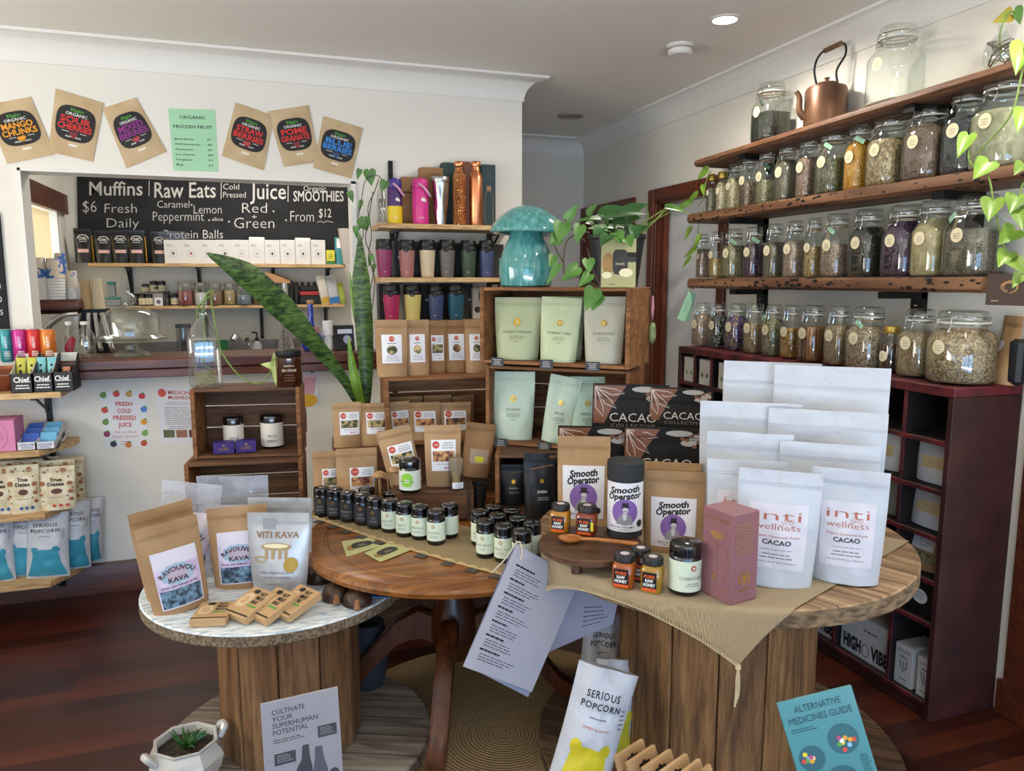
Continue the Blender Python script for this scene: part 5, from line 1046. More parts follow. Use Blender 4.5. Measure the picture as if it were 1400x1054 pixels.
for x0, x1, yt, Y, m_, txt in ((550, 576, 242, 3.85, kraft2, 'low kraft box between the two kids bottles'), (576, 607, 229, 3.86, kraft2, 'taller kraft box behind the steel tumbler'), (606, 622, 222, 3.86, dkg, 'dark green box behind the hammered copper bottle'), (635, 648, 221, 3.86, brb, 'reddish brown box between the copper bottles'), (659, 678, 225, 3.82, dkt, 'dark teal box with a bottle outline at the end of the top ply shelf')):
    P, wd, h = fity(x0, x1, yt, 291, Y, MS[0]+.001); h = hgt(P, (x0+x1)/2, yt); dc = None
    if m_ is dkt: dc = lambda mb, S, w_, h_: (mb.curve(S, [(-w_*.3, h_*.05), (w_*.3, h_*.05), (w_*.3, h_*.5), (w_*.14, h_*.58), (-w_*.14, h_*.58), (-w_*.3, h_*.5), (-w_*.3, h_*.05)], .0025, kraft), mb.rect(S, -w_*.17, w_*.17, h_*.59, h_*.66, kraft, .0005, 1, 1), mb.lines(S, -w_*.3, w_*.3, h_*.85, 2, h_*.06, grey_ink, .003))
    elif yt == 242: dc = lambda mb, S, w_, h_: (mb.rect(S, -w_/2, w_/2, h_*.67, h_*.70, black, .0005, 1, 1), mb.disc(S, w_*.05, h_*.80, w_*.1, h_*.05, crate_dark, .0005, 8, 1))
    carton('bottle_box', txt, P, wd, .07, h, m_, rz=0, group='cartons at the back of the top ply shelf', deco=dc)
# ------------------------------------------------------------------ goods on the left shelves, crates and tables
def bagpx(name, label, x0, x1, yt, yb, z, body, Y=None, **k):
    if Y is None: P, wd, h = fitz(x0, x1, yt, yb, z)
    else:
        P, wd, h = fity(x0, x1, yt, yb, Y, z); h = hgt(P, (x0+x1)/2, yt)
    if 'rz' in k and k.get('wfix', True): wd = wd/max(.6, abs(math.cos(k['rz']-face(P))))
    k.pop('wfix', None)
    return pouch(name, label, P, wd*k.pop('ws', 1.0), h*k.pop('hs', 1.0), body, **k)
def base2(A, B, z):
    A, B = onz(*A, z), onz(*B, z); return (A+B)/2, (B-A).length, math.atan2(B.y-A.y, B.x-A.x)
# -- left shelf: protein bar boxes, cans are on the bar top
cb_out = M('box_charcoal', '2B2C30', .6); cb_in = M('box_inner', 'D6D2C4', .7)
def displaybox(name, label, x0, x1, yf, yb, Y, z, hb, out, inn, text, tcol, d=.13, group=None, sidetext=None, texth=.5):
    P, wd, hf = fity(x0, x1, yf, yb, Y, z); hf = hgt(P, (x0+x1)/2, yf); t = T(name, label, 'display box', P, 0, group); th = .002; mb = MB()
    mb.box((0, d/2, th/2), (wd, d, th), out); mb.box((0, th/2, hf/2), (wd, th, hf), out); mb.box((0, d-th/2, hb/2), (wd, th, hb), inn)
    for s in (-1, 1):
        x = s*(wd/2-th/2); pr = [(0, 0), (d, 0), (d, hb), (d*.85, hb), (d*.35, hf*1.25), (0, hf)]
        n = len(pr); vs = [(x-th/2, y, zz) for y, zz in pr]+[(x+th/2, y, zz) for y, zz in pr]
        mb.add(vs, [tuple(range(n)), tuple(range(2*n-1, n-1, -1))]+[(i, n+i, n+(i+1) % n, (i+1) % n) for i in range(n)], out if s > 0 else inn)
    mb.build('tray', t); mb = MB(); S = plane_S(-.0004)
    if text: mb.text(S, text, 0, hf*.55, hf*.28*texth*2, tcol, w=wd*.72, bold=.03); mb.lines(S, -wd*.38, wd*.38, hf*.38, 2, hf*.14, tcol, hf*.06)
    if sidetext: mb.text(lambda x, zz, off=0: (wd/2+.0004+off, x, zz), sidetext, d*.5, hf*.15, hf*.7, ink, w=d*.85, bold=.03, rot=.25)
    mb.build('print', t); return t, P, wd
for i, (x0, x1, yf, yb) in enumerate(((16.6, 44.6, 511, 526.5), (45.2, 72.3, 509.5, 525), (73, 98.7, 508.5, 523.5))):
    t, P, wd = displaybox('snack_box', ('charcoal snack box with lime yellow bars', 'charcoal snack box with teal bars, middle of three', 'charcoal snack box with a single orange bar')[i], x0, x1, yf, yb, 3.672, LS[0]+.001, .155, cb_out, cb_in, 'Chief.', white_ink, .15, 'open snack bar boxes on the upper left shelf', 'Chief.' if i == 2 else None)
    cols = ('C3C04A', '79BFC4', 'D08A64'); m_ = M('bar_%d' % i, cols[i], .45, bmp=.1)
    for k in range(2 if i < 2 else 1):
        px = P.x+((-.25 if k == 0 else .25)*wd if i < 2 else .0); pouch('snack_bar', (('lime yellow snack bar at the left of its box', 'lime yellow snack bar at the right of its box'), ('teal snack bar at the left of its box', 'teal snack bar at the right of its box'), ('single orange snack bar low in its box',))[i][k], (px, P.y+.05, P.z+.003), wd*.42, .145 if i < 2 else .10, m_, 'snack bar', .014, rz=.06*(k-.5), lean=.25, pillow=True, nu=6, nv=8, zipm=False, deco=lambda mb, B: (mb.rect(B.S, -B.w*.12, B.w*.18, B.h*.25, B.h*.62, lab_dark, .001, 2, 4), mb.disc(B.S, 0, B.h*.75, B.w*.15, B.w*.15, lab_dark, .001, 8, 1)))
P, wd, h = fity(-18, 20, 489, 514, 3.79, LS[0]+.001); t = T('copper_bowl', 'matt copper bowl of red sweets on the upper left shelf', 'bowl', P); r = .075; hb = .10
MB().lathe([(0, 0), (r*.45, .001), (r*.8, hb*.4), (r, hb), (r*.97, hb), (r*.76, hb*.42), (0, .01)], M('matt_copper', '9A5A3E', .4, .6), 28).build('bowl_body', t); MB().lathe([(0, hb*.9), (r*.6, hb*.85), (r*.93, hb*.7)], SPECK('red_white_sweets', ['C8323A', 'E6E2DC', 'B02A34', 'E6E2DC'], 60), 24).build('contents', t)
P, wd, h = fity(-22, 18.5, 575, 611.5, 3.675, LS[1]+.001); h = hgt(P, 0, 575); pinkb = M('pink_carton', 'D886AE', .6); dpk = M('pink_print', 'B9628C', .6)
carton('pink_box', 'pink carton at the left end of the second left shelf', P, wd, .14, h, pinkb, rz=0, deco=lambda mb, S, w_, h_: (mb.curve(S, [(w_*.5*math.cos(a*.2)*.55, h_*.5+h_*.4*math.sin(a*.2)) for a in range(32)], .002, dpk), mb.lines(S, -w_*.2, w_*.2, h_*.6, 3, h_*.1, dpk, .003)), side=lambda mb, S, d, h_: mb.curve(S, [(d*.5+d*.35*math.cos(a*.2), h_*.5+h_*.4*math.sin(a*.2)) for a in range(32)], .002, dpk))
wbx = M('tray_white', 'D9D8DC', .6)
for i, (x0, x1, yf, yb, c) in enumerate(((25.3, 48.8, 604.5, 612, '3C68C4'), (49.8, 73.5, 603.8, 611, '6CB6DE'))):
    t, P, wd = displaybox('chocolate_box', ('white tray of dark blue chocolates beside the pink carton', 'white tray of sky blue chocolates with printed side')[i], x0, x1, yf, yb, 3.675, LS[1]+.001, .085, wbx, wbx, 'LOCO LOVE', M('violet_ink', '6A6FA8', .7), .21, 'open chocolate trays on the second left shelf', 'HIGH VIBE' if i else None, .4)
    for k in range(3): MBs = MB().box((0, 0, .03), (wd*.86, .012, .062), M('choc_%d' % i, c, .5), ch=.002); tag(MBs.build('chocolate_packet', None, (P.x, P.y+.055+.055*k, P.z+.006+.012*k), (-.5, 0, 0)), ('%s packet in the %s tray' % (('front', 'middle', 'rear')[k], ('dark blue', 'sky blue')[i])), 'packet', 'packets standing in the chocolate trays')
# date pouches
datebag = two('date_pouch', 'CBB992', 'E2D8BC', 22, .4, .6, .45, bmp=.1); caramel = M('date_brown', '9A6038', .6); dateb = M('dark_date', '5E3226', .6)
def dates(dotc):
    def d(mb, B):
        S, w_, h = B.S, B.w, B.h
        mb.text(S, 'True', 0, h*.66, h*.075, ink, w=w_*.32, bold=.03); mb.text(S, 'Dates', 0, h*.56, h*.075, ink, w=w_*.44, bold=.03); mb.disc(S, w_*.02, h*.44, w_*.15, h*.06, dateb, .001, 14, 2)
        for x, z, q in ((-.38, .62, .09), (.36, .60, .08), (.2, .90, .09), (-.30, .88, .06), (.38, .42, .07), (-.4, .36, .05), (.40, .24, .06)): mb.disc(S, w_*x, h*z, w_*q, h*q*.6, caramel, .001, 12, 1)
        for x, z in ((-.2, .93), (.05, .87), (.33, .75), (-.42, .48), (.43, .5), (.3, .32), (-.36, .22)): mb.disc(S, w_*x, h*z, w_*.025, h*.018, dateb, .0012, 8, 1)
        mb.lines(S, -w_*.25, w_*.25, h*.30, 1, .01, grey_ink, h*.01)
        for q in range(3): mb.disc(S, w_*(-.05+.17*q), h*.11, w_*.055, h*.035, dotc, .001, 10, 1)
    return d
dblue, dred = M('dot_blue', '2E5E9A', .6), M('dot_red', 'C8492E', .6)
for i, (x0, x1, yt, yb, Y, dc, lb) in enumerate(((-22, 17, 640, 695, 3.69, dblue, 'date pouch cut by the left picture edge, blue dots'), (13, 50.5, 637, 695.5, 3.68, dblue, 'date pouch with blue dots, front row middle'), (55, 99.5, 639, 692.5, 3.69, dred, 'date pouch with red dots at the front right of the shelf'))):
    bagpx('date_pouch', lb, x0, x1, yt, yb, LS[2]+.001, datebag, Y, cat='pouch', rz=.0, t=.05, group='front date pouches on the third left shelf', deco=dates(dc), taper=.02, nu=12, nv=12)
for i, (x0, x1, yt, yb, Y) in enumerate(((-14, 24, 632, 690, 3.76), (24, 58, 630, 690, 3.765), (62, 101, 630, 688, 3.76), (-2, 36, 626, 685, 3.83), (44, 80, 626, 685, 3.835), (76, 113, 627, 683, 3.83))):
    bagpx('date_pouch', ('date pouch behind the two leftmost front ones', 'date pouch in the gap of the front row', 'date pouch right behind the red-dotted one', 'rear row date pouch at the left', 'rear row date pouch in the middle', 'rear row date pouch at the right end of the shelf')[i], x0, x1, yt, yb, LS[2]+.001, datebag, Y, cat='pouch', rz=0, t=.05, group='date pouches packed behind the front row', deco=dates(dred if i in (2, 5) else dblue), taper=.02, nu=10, nv=10)
# popcorn bags
popw = M('popcorn_bag_white', 'D2D3D9', .32, bmp=.55, scale=16, var=.02, bd=.012)
def popcorn(col, l3=None):
    cm = M('popcorn_'+col, col, .45)
    def d(mb, B):
        S, w_, h = B.S, B.w, B.h
        mb.text(S, 'SERIOUS', 0, h*.80, h*.050, ink, w=w_*.56, bold=.012, sp=1.2); mb.text(S, 'POPCORN', 0, h*.72, h*.050, ink, w=w_*.66, bold=.012, sp=1.2)
        mb.lines(S, -w_*.2, w_*.2, h*.66, 1, .01, grey_ink, h*.008)
        if l3: mb.text(S, l3, 0, h*.585, h*.018, M('coral_red', 'D9604A', .7), w=w_*.45)
        # plain coloured field with two rounded bumps
        mb.spans(S, [(h*.035, -w_*.46, w_*.46), (h*.12, -w_*.40, w_*.42), (h*.25, -w_*.34, w_*.34), (h*.40, -w_*.30, w_*.30), (h*.445, -w_*.28, w_*.28), (h*.455, -w_*.22, w_*.22)], cm, .0008, 14)
        for sx in (-1, 1): mb.disc(S, sx*w_*.25, h*.45, w_*.095, h*.052, cm, .0007, 16, 2)
        mb.lines(S, w_*.36, w_*.45, h*.74, 5, h*.03, grey_ink, h*.01)
    return d
for i, (x0, x1, yt, yb, Y, ro, lb) in enumerate(((-30, 12, 704, 775, 3.70, .03, 'popcorn bag cut by the left picture edge on the lowest shelf'), (3, 49, 698, 776, 3.73, .10, 'popcorn bag tilted behind its neighbour, second on the lowest shelf'), (34, 88, 704, 781, 3.685, .03, 'popcorn bag with blue base at the front of the lowest shelf'), (82, 122, 688, 768, 3.76, .06, 'popcorn bag mostly behind the front one, right of it'), (108, 138, 684, 760, 3.84, .10, 'rearmost popcorn bag against the wall at the shelf end'))):
    bagpx('popcorn_bag', lb, x0, x1, yt, yb, LS[3]+.001, popw, Y, cat='popcorn bag', rz=-.05 if i < 3 else .25, wfix=False, t=.09, pillow=True, roll=ro, lean=.08, wr=.007, zipm=False, group='blue popcorn bags on the lowest left shelf', deco=popcorn('3F9BB4'), nu=16, nv=18)
# -- left crate stack
zl1 = .82+.013
for i, (x0, x1, yt, yb) in enumerate(((307, 334, 567, 612), (358, 388, 564, 611))):
    P, wd, h = fity(x0, x1, yt, yb, 3.15, zl1+.001); h = hgt(P, (x0+x1)/2, yt)
    black_jar(('cream labelled tub with black lid at the left in the upper crate', 'cream labelled tub with purple fig print at the right in the crate')[i], P, wd, h, M('tub_label', 'DCD3C6', .6), ('WILD', 'FERMENTED'), 0, 'tubs in the upper left crate', name='supplement_tub', lz=(.06, .74), fg=ink, mark=None)
for i, (x0, x1, yt, yb) in enumerate(((293, 320, 605, 622), (324, 350, 603, 621))):
    P, wd, h = fity(x0, x1, yt, yb, 3.07, zl1+.001); carton('purple_box', ('purple soap-sized box at the left in the upper crate', 'purple box lying longer at the centre of the upper crate')[i], P, wd, .05, hgt(P, (x0+x1)/2, yt), M('royal_purple', '3A2478', .5), rz=.0, group='small purple boxes in the upper left crate', deco=lambda mb, S, w_, h_: (mb.text(S, 'LURE', 0, h_*.28, h_*.3, gold, w=w_*.45), mb.disc(S, 0, h_*.72, w_*.08, h_*.08, gold, .0006, 6, 1)))
P = onz(282, 527, L1.z+.274); P = ony(282, 527, 3.12); P.z = L1.z+.2735; s = dep(P)/F; H_ = hgt(P, 282, 418); r = 21*s
t = T('glass_vine_bottle', 'clear glass bottle on the upper left crate with a cutting rooting inside', 'bottle', P, face(P))
MB().lathe([(0, .006), (r*.9, .003), (r, .014), (r, H_*.58), (r*.93, H_*.66), (r*.55, H_*.78), (r*.33, H_*.84), (r*.31, H_*.97), (r*.38, H_*.98), (r*.38, H_)], glass, 32, sq=[2, 5, 5, 5, 5, 4, 2.4, 2, 2, 2, 2]).build('bottle_body', t, sharp=60)
mb = MB(); rr = random.Random(3)
for k in range(12):
    a0 = rr.uniform(0, 6.3); mb.tube([(r*.7*math.cos(a0+q*.5)*rr.uniform(.7, 1), r*.7*math.sin(a0+q*.5)*rr.uniform(.7, 1), .012+.004*k+.003*math.sin(q)) for q in range(12)], .0011, M('root', 'A39A62', .8), 4)
mb.tube(smooth_path([(0, 0, .05), (r*.3, 0, H_*.22), (-r*.1, 0, H_*.3), (r*.1, 0, H_*.6), (0, 0, H_*.95)]), .0022, vine_m, 6); mb.build('roots', t)
mb = MB(); pts = smooth_path([(0, 0, H_*.92), (.02, -.02, H_*1.14), (.045, -.03, H_*1.18), (.035, -.02, H_*1.08), (.045, -.025, H_*.75), (.06, -.03, H_*.45), (.11, -.05, H_*.18), (.17, -.06, .012), (.21, -.06, .02), (.245, -.05, .07)]); mb.tube(pts, .0032, vine_m, 6); mb.tube(smooth_path([(.03, -.03, H_*1.12), (-.01, -.03, H_*1.0), (-.02, -.01, H_*.86)]), .003, vine_m, 6); mb.build('stem', t)
mb = MB(); yl = two('pale_leaf', 'A8B85A', 'D0D88A', 20, rough=.45); b0 = Vector((.25, -.055, .075))
for d_, L_, w_ in (((-.05, -.01, .012), 1, .03), ((.0, -.02, .055), 1, .026), ((.045, -.02, .01), 1, .03), ((.0, -.04, -.07), 1, .024), ((.03, -.02, -.05), 1, .018)): leafgeo(mb, b0, b0+Vector(d_), w_, yl, Vector((0, -1, .3)))
mb.build('leaves', t)
P = ony(396, 521, 3.06); P.z = L1.z+.2735; s = dep(P)/F; H_ = hgt(P, 396, 478); r = 17.5*s; amb = M('amber_glass', '3A1A0C', .12, coat=.5)
t = T('amber_candle', 'dark amber candle jar with black lid on the upper left crate', 'candle', P, face(P)); MB().lathe([(0, .002), (r*.9, 0), (r, .008), (r, H_*.78), (r*.9, H_*.82), (0, H_*.82)], amb, 32).build('jar_body', t); MB().lathe([(r*.95, H_*.825), (r*.98, H_*.84), (r*.98, H_*.98), (r*.9, H_), (0, H_)], black, 32).build('lid', t)
mb = MB(); S = cyl_S(r+.0004); mb.text(S, 'madeco', 0, H_*.56, H_*.06, cream, w=r*.8); mb.text(S, 'SEA STONE', 0, H_*.42, H_*.07, cream, w=r*1.1); mb.lines(S, -r*.5, r*.5, H_*.32, 3, H_*.07, M('faded_print', '8A6A50', .7), H_*.012); mb.build('print', t)
P = ony(418, 572, 3.1); t = T('hanging_tag', 'dark leather tag hanging off the side of the upper left crate', 'tag', onx(418, 572, L3.x+.004)); mb = MB(); mb.prism([(-.02, -.05), (.02, -.065), (.022, .03), (.0, .05), (-.022, .03)], 0, .003, crate_dark, Matrix.Rotation(PI/2, 4, 'Z') @ Matrix.Rotation(PI/2, 4, 'X')); mb.build('tag_body', t)
# -- left drum table: kava pouches
clr, n_, l_, b_ = newmat('clear_bag_film'); b_.inputs['Base Color'].default_value = lin('C9CDD8'); b_.inputs['Roughness'].default_value = .18; b_.inputs['Coat Weight'].default_value = .6
tn = node(n_, 'ShaderNodeTexNoise', Scale=24.0, Detail=4.0); l_.new(coords(n_, l_), tn.inputs['Vector']); mr_ = node(n_, 'ShaderNodeMapRange'); mr_.inputs[3].default_value = .22; mr_.inputs[4].default_value = .52; l_.new(tn.outputs[0], mr_.inputs[0]); l_.new(mr_.outputs[0], b_.inputs['Alpha']); bump(n_, l_, b_, tn.outputs[0], .5, .01); kl_p = M('kava_label', 'D9D2DE', .6, var=.02); photo = two('plant_photo', '1E2A38', '6F8FA8', 70, .38, .62, .6, bmp=0); cloudb = M('cloud_blue', '9FB8CC', .6); maroon = M('maroon_ink', '4A2A34', .6); lilac = two('lilac_wash', 'C2A8CC', 'D8CFE0', 14, .4, .6, .6, bmp=0)
def kava(mb, B, k=1.0):
    S, w_, h = B.S, B.w, B.h; a, b, z0, z1 = -w_*.36, w_*.38, h*.07, h*.70; mb.rect(S, a, b, z0, z1, kl_p, .0006, 12, 14); mb.rect(S, a*.97, b*.97, z0+h*.20, z1-h*.16, lilac, .0009, 10, 10); mb.rect(S, a*.94, b*.94, z0+h*.015, z0+h*.21, photo, .0011, 12, 8)
    for i in range(12): q = 2*PI*i/12; mb.disc(S, w_*.22*math.cos(q), h*.44+h*.085*math.sin(q), w_*.075, h*.032, cloudb, .0013, 12, 1)
    mb.disc(S, 0, h*.44, w_*.18, h*.07, M('hut_grey', 'B9A8B8', .6), .0015, 14, 2)
    mb.text(S, 'RAVOUVOU', 0, h*.475, h*.050, maroon, w=w_*.58, bold=.03, arc=w_*.42, off=.002); mb.text(S, 'KAVA', 0, h*.36, h*.050, maroon, w=w_*.34, bold=.03, off=.002); mb.text(S, 'From the Islands of Fiji', 0, h*.305, h*.024, maroon, w=w_*.62, bold=.01, shear=.3, off=.002)
def flip_over(mb, B): pass
for A_, B_, yt, lb, m_, dc, g_ in (((214, 846), (291, 826), 715, 'big kraft kava pouch at the front left of the pale table', kraft, kava, None), ((206, 826), (284, 806), 693, 'plain kraft pouch edge directly behind the front left kava pouch', kraft, None, None)):
    P, wd, rz = base2(A_, B_, ZL+.001); pouch('kava_pouch', lb, P, wd*1.10, hgt(P, (A_[0]+B_[0])/2-4, yt), m_, 'pouch', .065, rz=rz, lean=.05, roll=-.10, deco=dc, taper=.10, group='kava pouches on the pale drum table')
P, wd, rz = base2((293, 806), (368, 804), ZL+.001); pouch('kava_pouch', 'kraft kava pouch standing between the front one and the silver pouch', P, wd*1.08, hgt(P, 325, 697), kraft, 'pouch', .065, rz=rz+.10, lean=.05, roll=-.05, deco=kava, taper=.06, group='kava pouches on the pale drum table')
silv = two('silver_film', 'A9AAAE', 'C6C6C8', 12, .35, .65, .3, metal=.35, bmp=.15); viti = M('viti_brown', '8A6A4A', .5); tanoa = M('tanoa_tan', 'A98F62', .5)
def vitik(mb, B):
    S, w_, h = B.S, B.w, B.h; mb.text(S, 'VITI KAVA', 0, h*.70, h*.075, viti, w=w_*.70, bold=.02); mb.disc(S, -w_*.02, h*.595, w_*.25, h*.045, tanoa, .0010, 20, 2); mb.disc(S, -w_*.02, h*.605, w_*.21, h*.026, cream, .0014, 20, 2)
    for x in (-.18, -.07, .05, .15): mb.rect(S, w_*(x-.025), w_*(x+.025), h*.45, h*.58, tanoa, .0009, 2, 4)
    mb.curve(S, [(w_*(-.28+.10*math.cos(a*.35)), h*(.44+.03*math.sin(a*.35))) for a in range(18)], .004, tanoa); mb.disc(S, w_*.24, h*.38, w_*.12, w_*.12, M('gold_seal', 'A8822E', .4, .4), .0016, 18, 2)
    mb.text(S, '100% FIJIAN KAVA', 0, h*.27, h*.032, grey_ink, w=w_*.6); mb.text(S, 'ROOT POWDER', 0, h*.21, h*.032, grey_ink, w=w_*.46); mb.lines(S, -w_*.2, w_*.2, h*.15, 1, .01, grey_ink, .002); mb.rect(S, -w_*.24, -w_*.05, h*.80, h*.93, M('silver_shade', '8E8F94', .4), .0008, 3, 3)
P, wd, rz = base2((343, 814), (414, 816), ZL+.001); pouch('kava_pouch', 'silver kava pouch with a round gold seal at the front of the pale table', P, wd*1.18, hgt(P, 376, 706), silv, 'pouch', .06, rz=rz+.05, lean=.06, deco=vitik, taper=.16, group='kava pouches on the pale drum table')
P, wd, rz = base2((345, 793), (420, 795), ZL+.001); pouch('kava_pouch', 'grey silver pouch top peeking out behind the gold-sealed one', P, wd*1.14, hgt(P, 378, 684), silv, 'pouch', .05, rz=rz+.05, lean=.03, taper=.1, group='kava pouches on the pale drum table')
def clearlab(mb, B): kava(mb, B)
P, wd, rz = base2((213, 795), (286, 790), ZL+.001); pouch('clear_pouch', 'shiny clear kava pouch at the back left of the pale table', P, wd*1.16, hgt(P, 246, 662), clr, 'pouch', .05, rz=rz-.12, lean=.02, roll=.12, wr=.004, deco=kava, taper=.08, group='clear kava pouches at the back of the pale table')
P, wd, rz = base2((278, 782), (362, 780), ZL+.001); pouch('clear_pouch', 'shiny clear kava pouch at the back right, before the second crate', P, wd*1.16, hgt(P, 318, 653), clr, 'pouch', .05, rz=rz, lean=.02, wr=.004, deco=kava, taper=.08, group='clear kava pouches at the back of the pale table')
# nut milk bag boxes
nutm = M('nutbox_kraft', 'B89468', .65); nutl = M('nut_pale', 'D2B48C', .6)
def nut(mb, S, w_, d):
    mb.sup(S, -w_*.22, d*.52, w_*.20, d*.26, nutl, .0004, 2.6, 20, 2); mb.disc(S, -w_*.15, d*.86, w_*.12, d*.07, ink, .0006)
    for i, s in enumerate(('NUT', 'MILK', 'BAG')): mb.text(S, s, w_*.05, d*(.78-.15*i), d*.11, ink, w=w_*(.26, .32, .24)[i], bold=.03, align='L')
    mb.rect(S, w_*.02, w_*.40, d*.37, d*.42, grn, .0006, 1, 1); mb.rect(S, -w_/2, w_/2, d*.06, d*.10, ink, .0006, 1, 1)
    for q in range(5): mb.disc(S, w_*(-.22+.07*math.cos(q*1.3)), d*(.52+.09*math.sin(q*1.3)), w_*.04, d*.05, nutm, .0007, 8, 1)
for i, (A_, B_, ln, zz) in enumerate((((262, 858), (306, 857), 0.0, 0), ((304, 843), (341, 857), -.40, .016), ((330, 841), (374, 861), -.42, .024), ((362, 836), (404, 857), -.42, .028))):
    P, wd, rz = base2(A_, B_, ZL+.001+zz*0); P.z = ZL+.002
    t = carton('nut_milk_bag_box', ('flat kraft nut milk bag box lying lowest at the left of four', 'kraft nut milk bag box propped second in the fan', 'kraft nut milk bag box propped third in the fan', 'kraft nut milk bag box propped at the right end of the fan')[i], P, .095, .115, .022, nutm, rz=rz if i else rz+.05, group='fan of nut milk bag boxes', topdeco=nut)
    t.rotation_euler[0] = -ln*.75 if i else 0
# coconut shells
coc = two('coconut_shell', '2A1A12', '4A3020', 30, .35, .65, .35, bmp=.3); cocin = WOOD('shell_cut', '7A5030', '9A6A40', 'B58858', 'Z', 2)
for i, (x, y, rpx) in enumerate(((437, 797, 21), (461, 822, 20), (490, 829, 20))):
    P = onz(x, y, ZL+.001); r = rpx*dep(P)/F; t = T('coconut_bowl', ('dark coconut shell furthest under the oak table edge', 'upturned polished coconut shell, the middle one on the pale table', 'upturned polished coconut shell at the right end of the pale table')[i], 'coconut shell', (P.x, P.y+r*.6, P.z), face(P), 'coconut shells on the pale table')
    MB().lathe([(r, 0), (r*1.02, r*.12), (r*.93, r*.5), (r*.7, r*.85), (r*.35, r*1.03), (0, r*1.08)], coc, 28).build('shell', t)
    if i: mb = MB(); mb.tube([(0, -r*1.25, .002), (0, -r*1.1, r*.35), (0, -r*.92, r*.62)], [r*.26, r*.22, r*.12], cocin, 8); mb.build('handle', t)
P = onz(512, 808, ZL+.001); t = T('picture_card', 'blue picture card lying half under the oak table edge', 'card', P, -.5); MB().box((0, 0, .0015), (.13, .09, .003), M('card_blue', '5E86B0', .4, var=.3)).build('card', t)
tag(MB().tube([onz(470, 792, ZL+.006), onz(545, 819, ZL+.012)], .004, crate_dark, 8).build('dark_stick'), 'thin dark stick lying across the right edge of the pale table', 'stick')
# -- oak table: runner, jars, bags
jute, n_, l_, b_ = newmat('woven_jute'); v_ = coords(n_, l_, (1, 1, 1), False); w1 = node(n_, 'ShaderNodeTexWave', Scale=50.0, Distortion=2.0); w1.bands_direction = 'X'; l_.new(v_, w1.inputs['Vector']); w2 = node(n_, 'ShaderNodeTexWave', Scale=60.0, Distortion=2.0); w2.bands_direction = 'Y'; l_.new(v_, w2.inputs['Vector'])
mm_ = n_.new('ShaderNodeMath'); mm_.operation = 'MULTIPLY'; l_.new(w1.outputs[0], mm_.inputs[0]); l_.new(w2.outputs[0], mm_.inputs[1]); l_.new(ramp(n_, l_, mm_.outputs[0], [(0, lin('9A845F')), (.6, lin('C4AC84'))]), b_.inputs['Base Color']); b_.inputs['Roughness'].default_value = .95; bump(n_, l_, b_, mm_.outputs[0], .8, .003)
rf = [onz(*p, ZM) for p in ((418, 704), (455, 717), (500, 733), (560, 752), (640, 775), (700, 790))]; rbk = [Vector((p.x+.16, p.y+.26, ZM)) for p in rf]
t = T('table_runner', 'woven jute runner with dark leather tabs across the oak table', 'runner', (rf[2].x, rf[2].y, ZM+.0005)); o_ = rf[2]; mb = MB(); vs = [(p.x-o_.x, p.y-o_.y, z) for z in (0, .003) for p in rf+rbk]; n = len(rf)
mb.add(vs, [(n*2+i, n*2+i+1, n*3+i+1, n*3+i) for i in range(n-1)]+[(i, i+1, n*2+i+1, n*2+i) for i in range(n-1)], jute); mb.build('cloth', t)
sp = smooth_path([p-o_ for p in rf], 14); mb = MB(); mb.tube([Vector((p.x, p.y, .004+.002*math.sin(i*2.1))) for i, p in enumerate(sp)], [.0045+.0015*math.sin(i*2.1) for i in range(len(sp))], twine, 6); mb.build('braided_edge', t)
for k in range(11):
    i = int(4+k*(len(sp)-10)/10); a = sp[i]; d_ = (sp[i+1]-sp[i-1]).normalized(); nn_ = Vector((d_.y, -d_.x, 0)); c = a+nn_*.020; mb = MB(); mb.box((c.x, c.y, .002), (.036, .026, .002), M('leather_tab', '4A4540', .6), rz=math.atan2(d_.y, d_.x)+.15); mb.build('leather_tab', t)
ZJ = ZM+.0042
